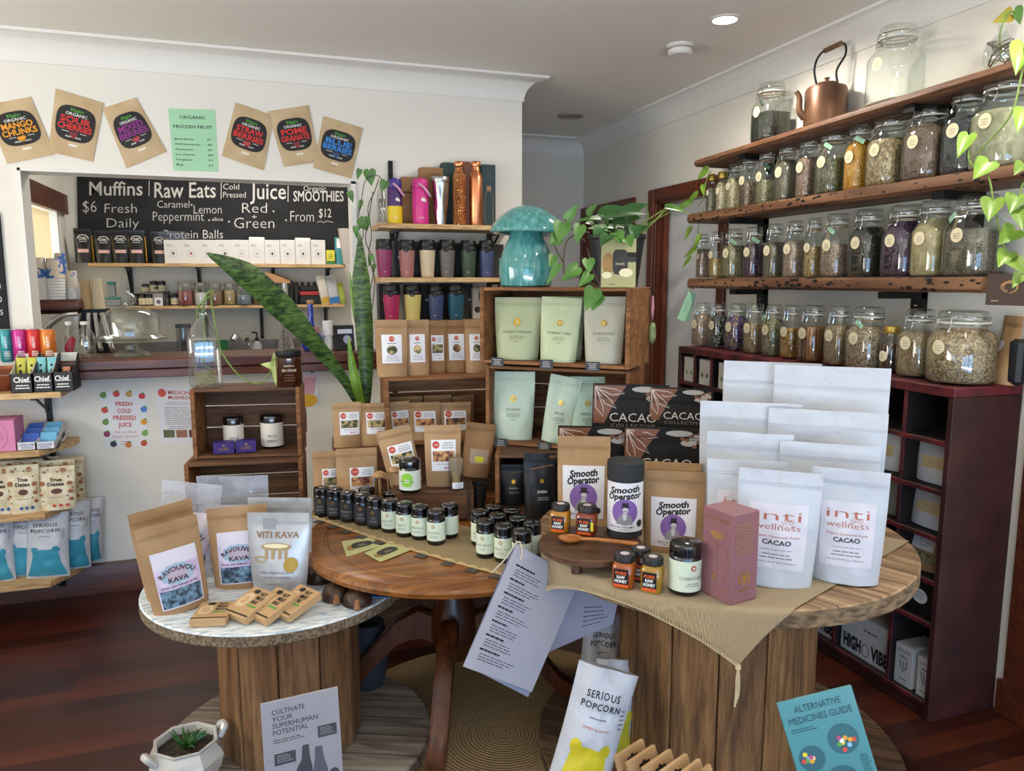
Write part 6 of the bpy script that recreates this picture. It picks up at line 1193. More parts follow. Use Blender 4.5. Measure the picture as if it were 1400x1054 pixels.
JL = [(430, 453, 661, 708, 1, 'GRIEF', 'dark-labelled jar at the far left end of the jar line'), (447.5, 471, 663, 712, 1, 'CHAGA', 'second dark-labelled jar in the line'), (465, 489, 667, 716, 1, 'TREMELLA', 'third dark-labelled jar, showing a blue word'), (484.5, 509, 670, 720, 1, 'JING', 'fourth dark-labelled jar in the line'), (501, 527, 675, 725, 1, 'CHI', 'fifth dark-labelled jar, touching the first pale-labelled one'),
 (521, 547, 678, 730, 0, 'BACOPA', 'first pale-labelled jar in the line, next to the dark ones'), (541, 567, 682, 736, 0, 'REISHI', 'second pale-labelled jar in the line'), (562, 588, 686, 740, 0, 'MAITAKE', 'third pale-labelled jar in the line'), (583.5, 610, 692, 747, 0, 'SHIITAKE', 'nearest pale-labelled jar at the right end of the line'), (601.5, 628, 684, 738, 2, 'LABEL', 'pale-labelled jar turned to its back label behind the line end'),
 (490, 514, 662, 708, 1, 'CHAGA', 'dark jar behind the fourth one, only its lid showing'), (524, 549, 667, 715, 1, 'CHAGA', 'dark jar behind the first pale-labelled one near the mushrooms'),
 (644, 669, 693, 748, 0, 'REISHI', 'pale-labelled jar at the left edge of the right cluster'), (651, 677, 706, 765, 0, 'LIONS MANE', 'front left pale-labelled jar of the right cluster'), (675.5, 702, 712, 771, 0, 'TURKEY TAIL', 'front middle pale-labelled jar of the right cluster'), (700, 727, 719, 779, 0, 'CHAGA', 'front right jar of the cluster behind the hanging menus'),
 (663, 688, 686, 738, 0, 'REISHI', 'rearmost left jar of the right cluster'), (667.5, 693, 698, 752, 0, 'REISHI', 'middle jar of the right cluster, behind the front left one'), (687, 713, 691, 743, 0, 'REISHI', 'rearmost middle jar before the black pouches'), (695, 721, 702, 757, 0, 'REISHI', 'jar right behind the front middle one of the cluster'), (714.5, 740, 709, 765, 0, 'REISHI', 'jar at the right of the cluster against the burlap')]
placed = []
for x0, x1, yt, yb, k, tx, lb in JL:
    P, wd, h = fitz(x0, x1, yt+2, yb-1, ZJ); P = P+(Vector((P.x, P.y, 0)).normalized())*wd*.45; wd = min(wd, .0600); h = hgt(P, (x0+x1)/2, yt+3)
    for q in placed:
        d_ = Vector((P.x-q.x, P.y-q.y, 0))
        if 0 < d_.length < wd*1.0: P += d_.normalized()*(wd*1.0-d_.length)
    placed.append(P.copy())
    black_jar(lb, P, wd, h, charcoal if k == 1 else pale, (tx, '') if k < 2 else (), -.35 if k < 2 else .0, 'black powder jars on the oak table', yaw=0 if k < 2 else 2.2, fg=M('label_silver', 'A9A59C', .6) if k == 1 else grey_ink, mark=gold)
def flatcard(label, cs, z, base, art):
    ps = [onz(*p, z) for p in cs]; c = sum(ps, Vector())/4; t = T('business_card', label, 'card', c, 0, 'cards on the oak table'); mb = MB(); q = [(p.x-c.x, p.y-c.y, 0) for p in ps]
    mb.add(q+[(x, y, -.0012) for x, y, _ in q], [(3, 2, 1, 0), (4, 5, 6, 7)]+[(i, (i+1) % 4, 4+(i+1) % 4, 4+i) for i in range(4)], base); mb.build('card', t)
    S = lambda u, v, off=0: tuple((Vector(q[0])*(1-u)*v+Vector(q[1])*u*v+Vector(q[2])*u*(1-v)+Vector(q[3])*(1-u)*(1-v))+Vector((0, 0, off))); mb = MB()
    mb.sup(S, .55, .52, .32, .22, M('pouch_print', '2E2C28', .6), .0006, 3, 20, 2); mb.disc(S, .22, .45, .16, .18, M('chips_print', '9A7A4A', .7, var=.3), .0004, 12, 1); mb.lines(S, .4, .7, .52, 2, .1, cream, .02, off=.001); mb.build('print', t)
sage_c = M('card_sage', 'BDBE84', .6)
flatcard('sage green card lying at the left on the oak table', [(467, 740), (508, 734), (521, 746), (474, 761)], ZM+.0018, sage_c, 0); flatcard('sage green card overlapping the other, nearer the table rim', [(498, 756), (530, 742), (563, 751), (520, 768)], ZM+.0036, sage_c, 0)
# chest, bags
CH = onz(648, 710, ZJ); chh = hgt(CH, 648, 670); t = T('small_chest', 'small dark wooden chest on the oak table carrying two kraft bags', 'chest', (CH.x, CH.y, ZJ), -.22)
MB().box((-.145, .07, chh*.5), (.29, .14, chh), crate_dark, ch=.003).build('chest_body', t); mb = MB(); mb.box((-.018, .069, chh*.5), (.016, .1425, chh+.003), M('strap_dark', '3A2618', .6)); mb.build('strap', t)
ztop = ZJ+chh+.001
redseal = M('seal_red', 'C2452F', .6); nuts = [two('nut_photo_%d' % i, a, b, 60, .4, .6, .6, bmp=0) for i, (a, b) in enumerate((('2A3A1E', 'B8A070'), ('1E2E1A', 'C8B078'), ('5A2018', 'D09A60'), ('3A2A20', 'C08A50')))]
def pantry(k=0, sticker=True, dx=.05, w0=.34, z0=.28, z1=.78):
    def d(mb, B):
        S, w_, h = B.S, B.w, B.h; a, b = w_*(dx-w0), w_*(dx+w0); mb.rect(S, a, b, h*z0, h*z1, paper, .0006, 8, 8); H_ = h*(z1-z0)
        mb.disc(S, a+w_*.13, h*z1-H_*.16, w_*.10, w_*.10, redseal, .0011, 16, 1); mb.text(S, 'YUM', a+w_*.13, h*z1-H_*.19, H_*.06, white_ink, w=w_*.12, off=.0015); mb.lines(S, a+w_*.27, b-w_*.03, h*z1-H_*.10, 3, H_*.08, grey_ink, H_*.025); mb.rect(S, a+w_*.04, b-w_*.04, h*z0+H_*.30, h*z1-H_*.36, nuts[k % 4], .0010, 4, 4); mb.lines(S, a+w_*.06, b-w_*.06, h*z0+H_*.22, 1, .01, grey_ink, H_*.02); mb.disc(S, w_*dx+w_*.05, h*z0+H_*.10, w_*.03, w_*.03, redseal, .0011, 8, 1); mb.disc(S, w_*dx+w_*.13, h*z0+H_*.10, w_*.03, w_*.03, redseal, .0011, 8, 1)
    return d
def centred(k):
    def d(mb, B):
        S, w_, h = B.S, B.w, B.h; mb.rect(S, -w_*.32, w_*.32, h*.24, h*.74, paper, .0006, 8, 8); mb.disc(S, 0, h*.665, w_*.09, w_*.09, redseal, .0011, 16, 1); mb.text(S, 'YUM', 0, h*.655, h*.03, white_ink, w=w_*.11, off=.0015); mb.lines(S, -w_*.2, w_*.2, h*.585, 1, .01, grey_ink, h*.016); mb.disc(S, 0, h*.47, w_*.17, h*.08, nuts[k % 4], .001, 14, 1); mb.lines(S, -w_*.24, w_*.24, h*.37, 4, h*.028, grey_ink, h*.008)
    return d
gk = 'kraft bags in front of the low crate'; ztE = .8445
for i, (x0, x1, yt, lb) in enumerate(((457, 496, 551, 'leftmost kraft bag of the upper row with a green salad photo'), (493, 533, 552, 'second kraft bag of the upper row with a dark dish photo'), (531, 566, 550, 'kraft bag of the upper row half hidden behind the tilted bag'))):
    bagpx('kraft_bag', lb, x0, x1, yt, 622, ztE, kraft, 2.985, cat='bag', rz=-.05, t=.045, deco=pantry(i, dx=.08), group=gk, taper=.04, nu=12, nv=12, roll=.0 if i < 2 else -.06)
for i, (x0, x1, yt, lb) in enumerate(((561, 604, 551, 'kraft bag of the upper row above the pale front bag'), (602, 646, 551, 'kraft bag at the right end of the upper row'))):
    bagpx('kraft_bag', lb, x0, x1, yt, 620, .8445, kraft, 2.965, cat='bag', rz=-.1, t=.045, deco=pantry(2+i, dx=.0), group=gk, taper=.04, nu=12, nv=12)
t0 = D1.z-.845
for i, (x0, x1, yt, lb) in enumerate(((533, 580, 543, 'plain kraft bag top at the left inside the crate'), (582, 620, 541, 'plain kraft bag top in the middle of the crate'))): bagpx('kraft_bag', lb, x0, x1, yt, 620, .8585, kraft2, 3.06, cat='bag', rz=-.08, t=.04, group='kraft bags inside the crate', taper=.02, nu=8, nv=8)
bagpx('kraft_bag', 'pale kraft bag with a grey blue side at the right inside the crate', 622, 657, 541, 612, .8585, kraft, 3.07, cat='bag', rz=.35, wfix=False, t=.04, group='kraft bags inside the crate', taper=.02, nu=8, nv=8)
for x0, x1, yt, yb, lb, k in ((430, 468, 619, 692, 'small kraft bag at the far left behind the dark jars', 0), (462, 517, 615, 695, 'wide kraft bag behind the dark jars', 2)):
    bagpx('kraft_bag', lb, x0, x1, yt, yb, ZM+.004, kraft, None, cat='bag', t=.05, deco=pantry(k, dx=.12, w0=.3, z0=.25, z1=.68), group='kraft bags behind the dark jars', taper=.04, nu=12, nv=12)
P, wd, h = fitz(535, 578, 588, 662, ztop); P = ony(556, 660, CH.y+.14); P.z = ztop; pouch('kraft_bag', 'kraft bag tilted to the left on the small chest', P, 47*dep(P)/F, hgt(P, 545, 586)*1.0, kraft, 'bag', .045, roll=-.22, deco=pantry(1, dx=.06, w0=.36, z0=.26, z1=.72), taper=.06)
P = ony(606, 663, CH.y+.075); P.z = ztop; pouch('kraft_bag', 'pale kraft bag standing upright at the centre of the small chest', P, 50*dep(P)/F, hgt(P, 606, 583), kraft, 'bag', .05, deco=pantry(2, dx=.02, w0=.34, z0=.26, z1=.76), taper=.10)
P = ony(651, 660, CH.y+.16); P.z = ztop; pouch('kraft_bag', 'dark kraft bag with a yellow price sticker at the right of the chest', P, 42*dep(P)/F, hgt(P, 655, 580), kraft2, 'bag', .045, roll=.16, yaw=.25, deco=lambda mb, B: (mb.rect(B.S, -B.w*.3, B.w*.35, B.h*.26, B.h*.52, M('kraft_label', 'B39A80', .7), .0006, 6, 6), mb.rect(B.S, -B.w*.12, B.w*.18, B.h*.29, B.h*.39, M('yellow_sticker', 'D9D02E', .6), .0012, 3, 3), mb.lines(B.S, -B.w*.2, B.w*.3, B.h*.48, 3, B.h*.035, grey_ink, B.h*.008)), taper=.08)
P = ony(565, 668, CH.y+.025); P.z = ztop; h = hgt(P, 565, 627); j_ = black_jar('green-labelled black jar on the front of the small chest', P+Vector((-.005, .03, 0)), 30*dep(P)/F, h, M('tub_white', 'D5D8CC', .6), ('MORINGA',), -.3, name='powder_jar', lz=(.10, .66), mark=None); 
mb = MB(); r_ = 15*dep(P)/F; S = cyl_S(r_*.985+.001); mb.sup(S, -r_*.30, h*.40, r_*.55, h*.20, M('lime_splash', '8CC63E', .6), .0006, 2.6, 18, 2); mb.lines(S, -r_*.6, r_*.0, h*.40, 2, h*.06, white_ink, h*.02, off=.0012); mb.build('green_print', j_)
P = ony(624, 670, CH.y+.035); P.z = ztop; r = 11*dep(P)/F; h = hgt(P, 624, 622); bam = M('bamboo', 'B9935A', .6)
t = T('matcha_whisk', 'bamboo matcha whisk in a clear tube on the small chest', 'whisk', P); MB().lathe([(0, .001), (r, 0), (r, h), (r*.97, h)], plastic, 28).build('clear_tube', t); mb = MB(); mb.lathe([(0, h*.06), (r*.5, h*.06), (r*.48, h*.38), (r*.52, h*.42), (0, h*.42)], bam, 20)
for k in range(40): a = 2*PI*k/40; mb.tube([(r*.46*math.cos(a), r*.46*math.sin(a), h*.40), (r*.66*math.cos(a), r*.66*math.sin(a), h*.62), (r*.8*math.cos(a), r*.8*math.sin(a), h*.86), (r*.6*math.cos(a), r*.6*math.sin(a), h*.93)], .0011, M('bamboo_light', 'CDAE7E', .6), 4)
mb.build('whisk', t); mb = MB(); mb.rect(cyl_S(r+.0006), -r*.75, r*.75, h*.06, h*.24, paper, .0002, 8, 2); mb.lines(cyl_S(r+.0006), -r*.5, r*.5, h*.19, 3, h*.045, M('violet_ink', '6A6FA8', .7), h*.015); mb.build('label', t)
mwood = WOOD('turned_wood', '9A7448', 'B58C5C', 'C7A273', 'Z', 1.5, .4, .1)
for i, (x, yc, yb, rr_) in enumerate(((520, 649, 704, 9.8), (541.5, 641, 701, 9.4), (531, 652, 699, 6))):
    P = onz(x, yb, ZJ); s = dep(P)/F; h = hgt(P, x, yc-5); r = rr_*s; t = T('wooden_mushroom', ('turned wooden mushroom at the left behind the jars', 'tallest turned wooden mushroom, beside the green-labelled jar', 'smallest turned wooden mushroom between the other two')[i], 'ornament', P, 0, 'turned wooden mushrooms on the oak table'); MB().tube(smooth_path([((.008 if i == 0 else -.012), 0, 0), (.002, 0, h*.5), (0, 0, h*.88)]), r*.22, mwood, 10).build('stem', t); MB().lathe([(0, h*.86), (r*.7, h*.86), (r*.98, h*.885), (r, h*.90), (r*.8, h*.96), (r*.4, h*.995), (0, h)], mwood, 24).build('cap', t)
P = ony(663, 661, CH.y+.12); P.z = ztop*0+ZJ; tag(MB().lathe([(0, .0), (.022, .0), (.03, .05), (.034, .10), (.03, .10), (.02, .01), (0, .01)], M('bowl_black', '1C1D20', .4), 24).build('black_cup', None, (CH.x+.045, CH.y+.10, ZJ)), 'small black cup between the chest and the tall crate stack', 'cup')
# kraft bags on the crate by the ply shelves
zD = D1.z+.001
for i, (x0, x1, yt, yb, m_, Y, lb) in enumerate(((516, 558, 437, 513, kraft, 2.99, 'kraft bag at the left end on top of the crate'), (556, 588, 437, 513, kraft, 3.0, 'second kraft bag on the crate, tucked behind the first'), (584, 612, 438, 511, kraft2, 3.05, 'kraft bag with a dark square photo on top of the crate'), (609, 642, 438, 511, kraft2, 3.05, 'kraft bag with a bowl of nuts on its label, on the crate'), (638, 668, 438, 513, kraft, 3.01, 'kraft bag partly behind the tall crate stack'))):
    P, wd, h = fity(x0, x1, yt, yb, Y, zD); h = hgt(P, (x0+x1)/2, yt); pouch('kraft_bag', lb, P, wd*1.03, h, m_, 'bag', .05, rz=-.1, deco=centred(i) if i != 2 else pantry(0, dx=.05, w0=.30, z0=.24, z1=.72), group='kraft bags on top of the crate', taper=.05, nu=14, nv=14)
# -- tall crate stack: sage pouches, tags
sage = [M('sage_pouch', 'A9B08A', .45, var=.03, bmp=.4, scale=14, bd=.01), M('pale_sage_pouch', 'B9C29C', .45, var=.03, bmp=.4, scale=14, bd=.01), M('stone_pouch', 'B3B09C', .45, var=.03, bmp=.4, scale=14, bd=.01), M('mint_pouch', 'C0D0BC', .45, var=.03, bmp=.4, scale=14, bd=.01), M('cool_mint_pouch', 'B2CDBB', .45, var=.03, bmp=.4, scale=14, bd=.01)]
def mush_d(word):
    def d(mb, B):
        S, w_, h = B.S, B.w, B.h; mb.disc(S, 0, h*.605, w_*.075, w_*.075, gold, .001, 16, 1); mb.disc(S, 0, h*.605, w_*.035, w_*.035, sage[1], .0014, 6, 1); mb.text(S, word, 0, h*.43, h*.036, M('olive_ink', '5E6350', .7), w=w_*(.10+.048*len(word)), sp=1.1); mb.lines(S, -w_*.2, w_*.2, h*.385, 3, h*.022, M('olive_ink', '5E6350', .7), h*.005); mb.lines(S, -w_*.08, w_*.08, h*.30, 1, .01, M('olive_ink', '5E6350', .7), h*.006)
    return d
uA = Vector((math.cos(rzA), math.sin(rzA), 0)); nA = Vector((-math.sin(rzA), math.cos(rzA), 0))
def inA(px, yt, yb, z, off, A, rz, wpx, mat, label, word, **k):
    # where the column px meets the crate's front line, pushed back by off
    d = ray(px, yb); u = Vector((math.cos(rz), math.sin(rz), 0)); n = Vector((-u.y, u.x, 0)); tt = (Vector((A[0], A[1], 0))-Vector((0, 0, 0))+n*off).dot(n)/(d.x*n.x+d.y*n.y); P = Vector((d.x*tt, d.y*tt, z))
    wd = wpx*dep(P)/F/max(.5, abs(math.cos(rz-face(P)))); return pouch('mushroom_pouch', label, P, wd, hgt(P, px, yt), mat, 'pouch', min(.065, wd*.35), rz=rz+k.pop('dy', 0), deco=mush_d(word) if word else None, taper=.13, wr=k.pop('wr', .003), group=k.pop('group', 'sage green mushroom powder pouches'), **k)
zA = 1.2+.013
inA(705, 406, 494, zA, .035, A1, rzA, 60, sage[0], "sage pouch of lion's mane at the left of the top crate", "LION'S MANE", dy=.2)
inA(761, 406, 499, zA, .02, A1, rzA, 52, sage[1], 'pale sage turkey tail pouch in the middle of the top crate', 'TURKEY TAIL', dy=.2, roll=.05)
inA(772, 405, 496, zA, .11, A1, rzA, 46, sage[1], 'plain sage pouch directly behind the turkey tail one', None, dy=.2)
inA(824, 405, 500, zA, .035, A1, rzA, 54, sage[2], 'greyer cordyceps pouch at the right of the top crate', 'CORDYCEPS', dy=.2)
zB = .885+.013
inA(701, 509, 596, zB, .035, B1, rzB+.03, 55, sage[3], 'pale mint chaga pouch at the left of the middle crate', 'CHAGA', dy=.25)
inA(757, 514, 600, zB, .035, B1, rzB+.03, 42, sage[3], 'pale mint pouch sagging to the right in the middle crate', 'SILK', dy=.1, roll=.16, wr=.006)
inA(803, 516, 598, zB, .06, B1, rzB+.03, 46, sage[4], 'cool mint reishi pouch half behind the dark cacao pouches', 'REISHI', dy=.3)
blkp = M('black_pouch', '17171A', .42, bmp=.4, scale=15, bd=.01)
def blackd(mb, B):
    S, w_, h = B.S, B.w, B.h; mb.disc(S, w_*.05, h*.58, w_*.07, w_*.07, gold, .001, 6, 1); mb.text(S, 'SHEN', w_*.05, h*.40, h*.04, white_ink, w=w_*.3); mb.lines(S, -w_*.15, w_*.3, h*.33, 2, h*.03, white_ink, h*.006); mb.curve(S, [(-w_*.4, h*.14), (w_*.4, h*.20)], h*.012, M('copper_line', '9A6A44', .5)); mb.curve(S, [(-w_*.3, h*.76), (w_*.4, h*.82)], h*.012, M('copper_line', '9A6A44', .5))
P = ony(700, 703, C1.y+.06); P.z = ZM+.014; pouch('black_pouch', 'black pouch with thin copper lines inside the bottom crate', P, 44*dep(P)/F, hgt(P, 700, 637), blkp, 'pouch', .045, rz=-.3, deco=blackd, group='black pouches in the bottom crate')
P = onz(742, 712, ZM+.002); pouch('black_pouch', 'black pouch with white lettering in front of the bottom crate edge', P+Vector((.0, .02, 0)), 45*dep(P)/F, hgt(P, 742, 624), blkp, 'pouch', .05, rz=-.25, deco=blackd, group='black pouches in the bottom crate')
slate = M('slate_tag', '3A3D42', .7)
for i, (x, y, A_, rz_, z) in enumerate(((680, 503, A1, rzA, 1.2), (747, 508, A1, rzA, 1.2), (810, 516, A1, rzA, 1.2), (685, 599, B1, rzB+.03, .885), (744, 611, B1, rzB+.03, .885))):
    d = ray(x, y); u = Vector((math.cos(rz_), math.sin(rz_), 0)); n = Vector((-u.y, u.x, 0)); tt = (Vector((A_[0], A_[1], 0))-n*.003).dot(n)/(d.x*n.x+d.y*n.y); P = Vector((d.x*tt, d.y*tt, z-.010)); t = T('price_tag', ("slate price tag under the lion's mane pouch", 'slate price tag under the turkey tail pouch', 'slate price tag under the cordyceps pouch', 'slate price tag under the chaga pouch', 'slate price tag under the sagging pouch')[i], 'price tag', P, rz_, 'slate price tags on the crate edges')
    mb = MB(); mb.box((0, 0, .016), (.050, .002, .034), slate); mb.build('tag_card', t); mb = MB(); mb.lines(plane_S(-.0012), -.017, .017, .026, 4, .006, white_ink, .0014, seed=i); mb.build('print', t)
# wire hooks and hanging charms on the crate's right side
P = Vector((A2.x, A2.y, 0))+nA*.250+uA*.0012; P.z = 1.465; t = T('hanging_charm', 'pink tag and green charm hanging from the top crate corner', 'charm', P, rzA+PI/2)
mb = MB(); mb.tube(smooth_path([(-.03, 0, .0), (-.02, -.012, .008), (0, -.012, -.004), (.012, -.01, -.03), (.012, -.01, -.12)]), .0015, blackm, 5); mb.build('hook', t); mb = MB(); mb.prism([(-.018, -.02), (.0, -.055), (.02, -.015), (.008, .03), (-.012, .03)], -.001, .001, M('pink_tag', 'CF8E9A', .7), Matrix.Translation((.012, -.012, -.05)) @ Matrix.Rotation(PI/2, 4, 'X')); mb.build('pink_tag', t); mb = MB(); mb.lathe([(0, -.20), (.012, -.18), (.015, -.15), (.010, -.12), (0, -.115)], two('charm_green', '6A7A4A', '8E9A66', 60), 12, (.012, -.012, 0)); mb.build('charm', t)
# turquoise mushroom
P = Vector((A1.x, A1.y, 0))*.80+Vector((A2.x, A2.y, 0))*.20+nA*.09; d = ray(719, 388); P = Vector((d.x, d.y, 0))*(P.length/math.hypot(d.x, d.y)); P.z = 1.478
glz, n_, l_, b_ = newmat('turquoise_glaze'); v_ = coords(n_, l_, (70, 70, 6), False); tn = node(n_, 'ShaderNodeTexNoise', Scale=1.0, Detail=4.0); l_.new(v_, tn.inputs['Vector']); l_.new(ramp(n_, l_, tn.outputs[0], [(.3, lin('3A7A78')), (.5, lin('4C9290')), (.75, lin('72ADA8'))]), b_.inputs['Base Color']); b_.inputs['Roughness'].default_value = .12; b_.inputs['Coat Weight'].default_value = .6; bump(n_, l_, b_, tn.outputs[0], .25, .002)
s = dep(P)/F; H_ = hgt(P, 720, 280); t = T('ceramic_mushroom', 'glossy turquoise ceramic mushroom on top of the tall crate stack', 'ornament', P); R = 51*s; k = H_
MB().lathe([(0, .002), (R*.62, 0), (R*.68, .006), (R*.73, k*.18), (R*.72, k*.30), (R*.62, k*.45), (R*.46, k*.60), (R*.40, k*.72), (R*.40, k*.80), (0, k*.80)], glz, 48).build('stem', t)
MB().lathe([(R*.38, k*.80), (R*.80, k*.685), (R*.95, k*.648), (R*.99, k*.652), (R, k*.672), (R*.985, k*.705), (R*.9, k*.775), (R*.72, k*.865), (R*.45, k*.95), (R*.2, k*.99), (0, k)], glz, 56).build('cap', t, None, (0, .03, 0), sharp=70)
# ------------------------------------------------------------------ burlap and goods on the large drum table
bur, n_, l_, b_ = newmat('burlap'); v_ = coords(n_, l_, (1, 1, 1), False); w1 = node(n_, 'ShaderNodeTexWave', Scale=170.0, Distortion=3.0); w1.bands_direction = 'X'; l_.new(v_, w1.inputs['Vector']); w2 = node(n_, 'ShaderNodeTexWave', Scale=170.0, Distortion=3.0); w2.bands_direction = 'Y'; l_.new(v_, w2.inputs['Vector'])
mm_ = n_.new('ShaderNodeMath'); mm_.operation = 'ADD'; l_.new(w1.outputs[0], mm_.inputs[0]); l_.new(w2.outputs[0], mm_.inputs[1]); l_.new(ramp(n_, l_, mm_.outputs[0], [(0, lin('94805F')), (1.0, lin('BDA681'))]), b_.inputs['Base Color']); b_.inputs['Roughness'].default_value = .95; b_.inputs['Sheen Weight'].default_value = .2; bump(n_, l_, b_, mm_.outputs[0], .6, .002)
ZB_ = ZR+.0045
def rimdir(px): # point on the rim seen at column px, front side
    best = None
    for i in range(720):
        a = PI+PI*i/720; p = Vector((RC[0]+RR*math.cos(a), RC[1]+RR*math.sin(a), ZR)); v = p-EYEP; X = CX+F*v.dot(rgt)/v.dot(fwd)
        if best is None or abs(X-px) < best[0]: best = (abs(X-px), a)
    return best[1]
aF = rimdir(1012); aL = rimdir(722)
cF = Vector((RC[0]+(RR+.150)*math.cos(aF), RC[1]+(RR+.150)*math.sin(aF))); cL = Vector((RC[0]+(RR+.125)*math.cos(aL), RC[1]+(RR+.125)*math.sin(aL)))
e1 = onz(1121, 840, ZR); e2 = onz(1239, 744, ZR); dB = (Vector((e2.x, e2.y))-cF).normalized(); cB = cF+dB*(Vector((e2.x, e2.y))-cF).length*1.03; cK = cL+(cB-cF)*.86
def fold(p):
    dx, dy = p.x-RC[0], p.y-RC[1]; r = math.hypot(dx, dy); R0 = RR-.004
    if r <= R0: return (p.x, p.y, ZB_)
    e = r-R0; ux, uy = dx/r, dy/r; q = .012
    if e < q*PI/2: a = e/q; rr, z = R0+q*math.sin(a), ZB_-q*(1-math.cos(a))
    else: rr, z = R0+q+.10*(e-q*PI/2)*.3, ZB_-q-(e-q*PI/2)*.985
    return (RC[0]+ux*rr, RC[1]+uy*rr, z)
NB = 90; vs = []; 
for k, off in ((0, 0), (1, -.002)):
    for j in range(NB+1):
        for i in range(NB+1):
            u, v = i/NB, j/NB; p = cL*((1-u)*(1-v))+cF*(u*(1-v))+cB*(u*v)+cK*((1-u)*v)
            sag = -.035*math.sin(PI*u)*(1-v)**3; nrm = (cF-cL).normalized(); p = p+Vector((-nrm.y, nrm.x))*(-sag if False else .0)
            x, y, z = fold(p); wv = .0012*noise.noise((p.x*9, p.y*9, 2)); vs.append((x-RC[0], y-RC[1], z+wv+off*(1 if z > ZR-.01 else 0)-(0)))
fs = [(j*(NB+1)+i, j*(NB+1)+i+1, (j+1)*(NB+1)+i+1, (j+1)*(NB+1)+i) for j in range(NB) for i in range(NB)]
t = T('burlap_cloth', 'square burlap cloth with stitched edges draped cornerwise over the large drum table', 'cloth', (RC[0], RC[1], 0)); mb = MB(); mb.add(vs[:(NB+1)**2], fs, bur)
c_ = cL*.35+cF*.45+cB*.2; 
mb.build('cloth', t, sharp=70)
mb = MB(); ed = [vs[i] for i in range(NB+1)]; z_ = []
for i in range(NB*2): a = Vector(ed[i//2]); b = Vector(ed[min(NB, i//2+1)]); p = a+(b-a)*(.5*(i % 2)); o_ = Vector((p.x, p.y, 0)).normalized(); z_.append(p+o_*.0035+Vector((0, 0, .010 if i % 2 else -.001)))
mb.tube(z_, .0022, M('edge_cord', 'D3C09A', .9), 5); mb.tube([Vector(p)+Vector((p[0], p[1], 0)).normalized()*.002 for p in ed], .0028, M('edge_cord', 'D3C09A', .9), 5); mb.build('edge_stitching', t)
for nm, p, L_, sw in (('tassel', vs[NB], .10, .004), ('tassel', vs[0], .13, .012)):
    mb = MB(); p = Vector(p); o_ = Vector((p.x, p.y, 0)).normalized()*.006
    for q in range(3 if sw < .01 else 1): mb.tube(smooth_path([p+o_, p+o_+Vector((.004*(q-1), 0, -L_*.3)), p+o_+Vector((sw*(q+1-1.5), .002, -L_*.6)), p+o_+Vector((.003*(q-1)-sw*.6, 0, -L_*(1-.1*q)))]), .0024, M('edge_cord', 'D3C09A', .9), 5)
    mb.lathe([(0, .010), (.006, .006), (.007, -.004), (0, -.012)], M('edge_cord', 'D3C09A', .9), 10, tuple(p+o_*.6)); mb.build(nm, t)
# riser board with three legs
P = onz(808, 742, ZB_+.05); s = dep(P)/F; R = 71*s; rz_ = face(P); zt_ = .052; t = T('riser_board', 'round dark wooden riser board on three stubby legs on the burlap', 'riser', (P.x, P.y, ZB_+.001), rz_); rw = WOOD('riser_wood', '40291A', '5C3C26', '734E33', 'X', .9, .5, .3)
MB().lathe([(0, zt_), (R-.004, zt_), (R, zt_-.005), (R, zt_-.018), (R-.006, zt_-.022), (0, zt_-.022)], rw, 56).build('board', t)
for a in (-PI/2-.35, PI/6, PI*.85): MB().lathe([(0, 0), (.015, 0), (.013, zt_-.0225), (0, zt_-.0225)], rw, 16, (R*.74*math.cos(a), R*.74*math.sin(a), 0)).build('leg', t)
ZRB = ZB_+.001+zt_+.001
honey = {k: GLASS('hj', 'FFFFFF') for k in ()}
def hmat(n, c):
    if n in _m: return _m[n]
    m, n2, l2, b = newmat(n); v2 = coords(n2, l2); tn = node(n2, 'ShaderNodeTexNoise', Scale=30.0); l2.new(v2, tn.inputs['Vector']); l2.new(mixc(n2, l2, tn.outputs[0], lin(c), scl(lin(c), 1.15)), b.inputs['Base Color']); b.inputs['Roughness'].default_value = .12; b.inputs['Subsurface Weight'].default_value = .08; b.inputs['Subsurface Radius'].default_value = (.02, .012, .004); b.inputs['Subsurface Scale'].default_value = .5; b.inputs['Coat Weight'].default_value = .5; _m[n] = m; return m
hor = M('honey_orange', 'D95A22', .55); hdark = M('honey_black', '151416', .5)
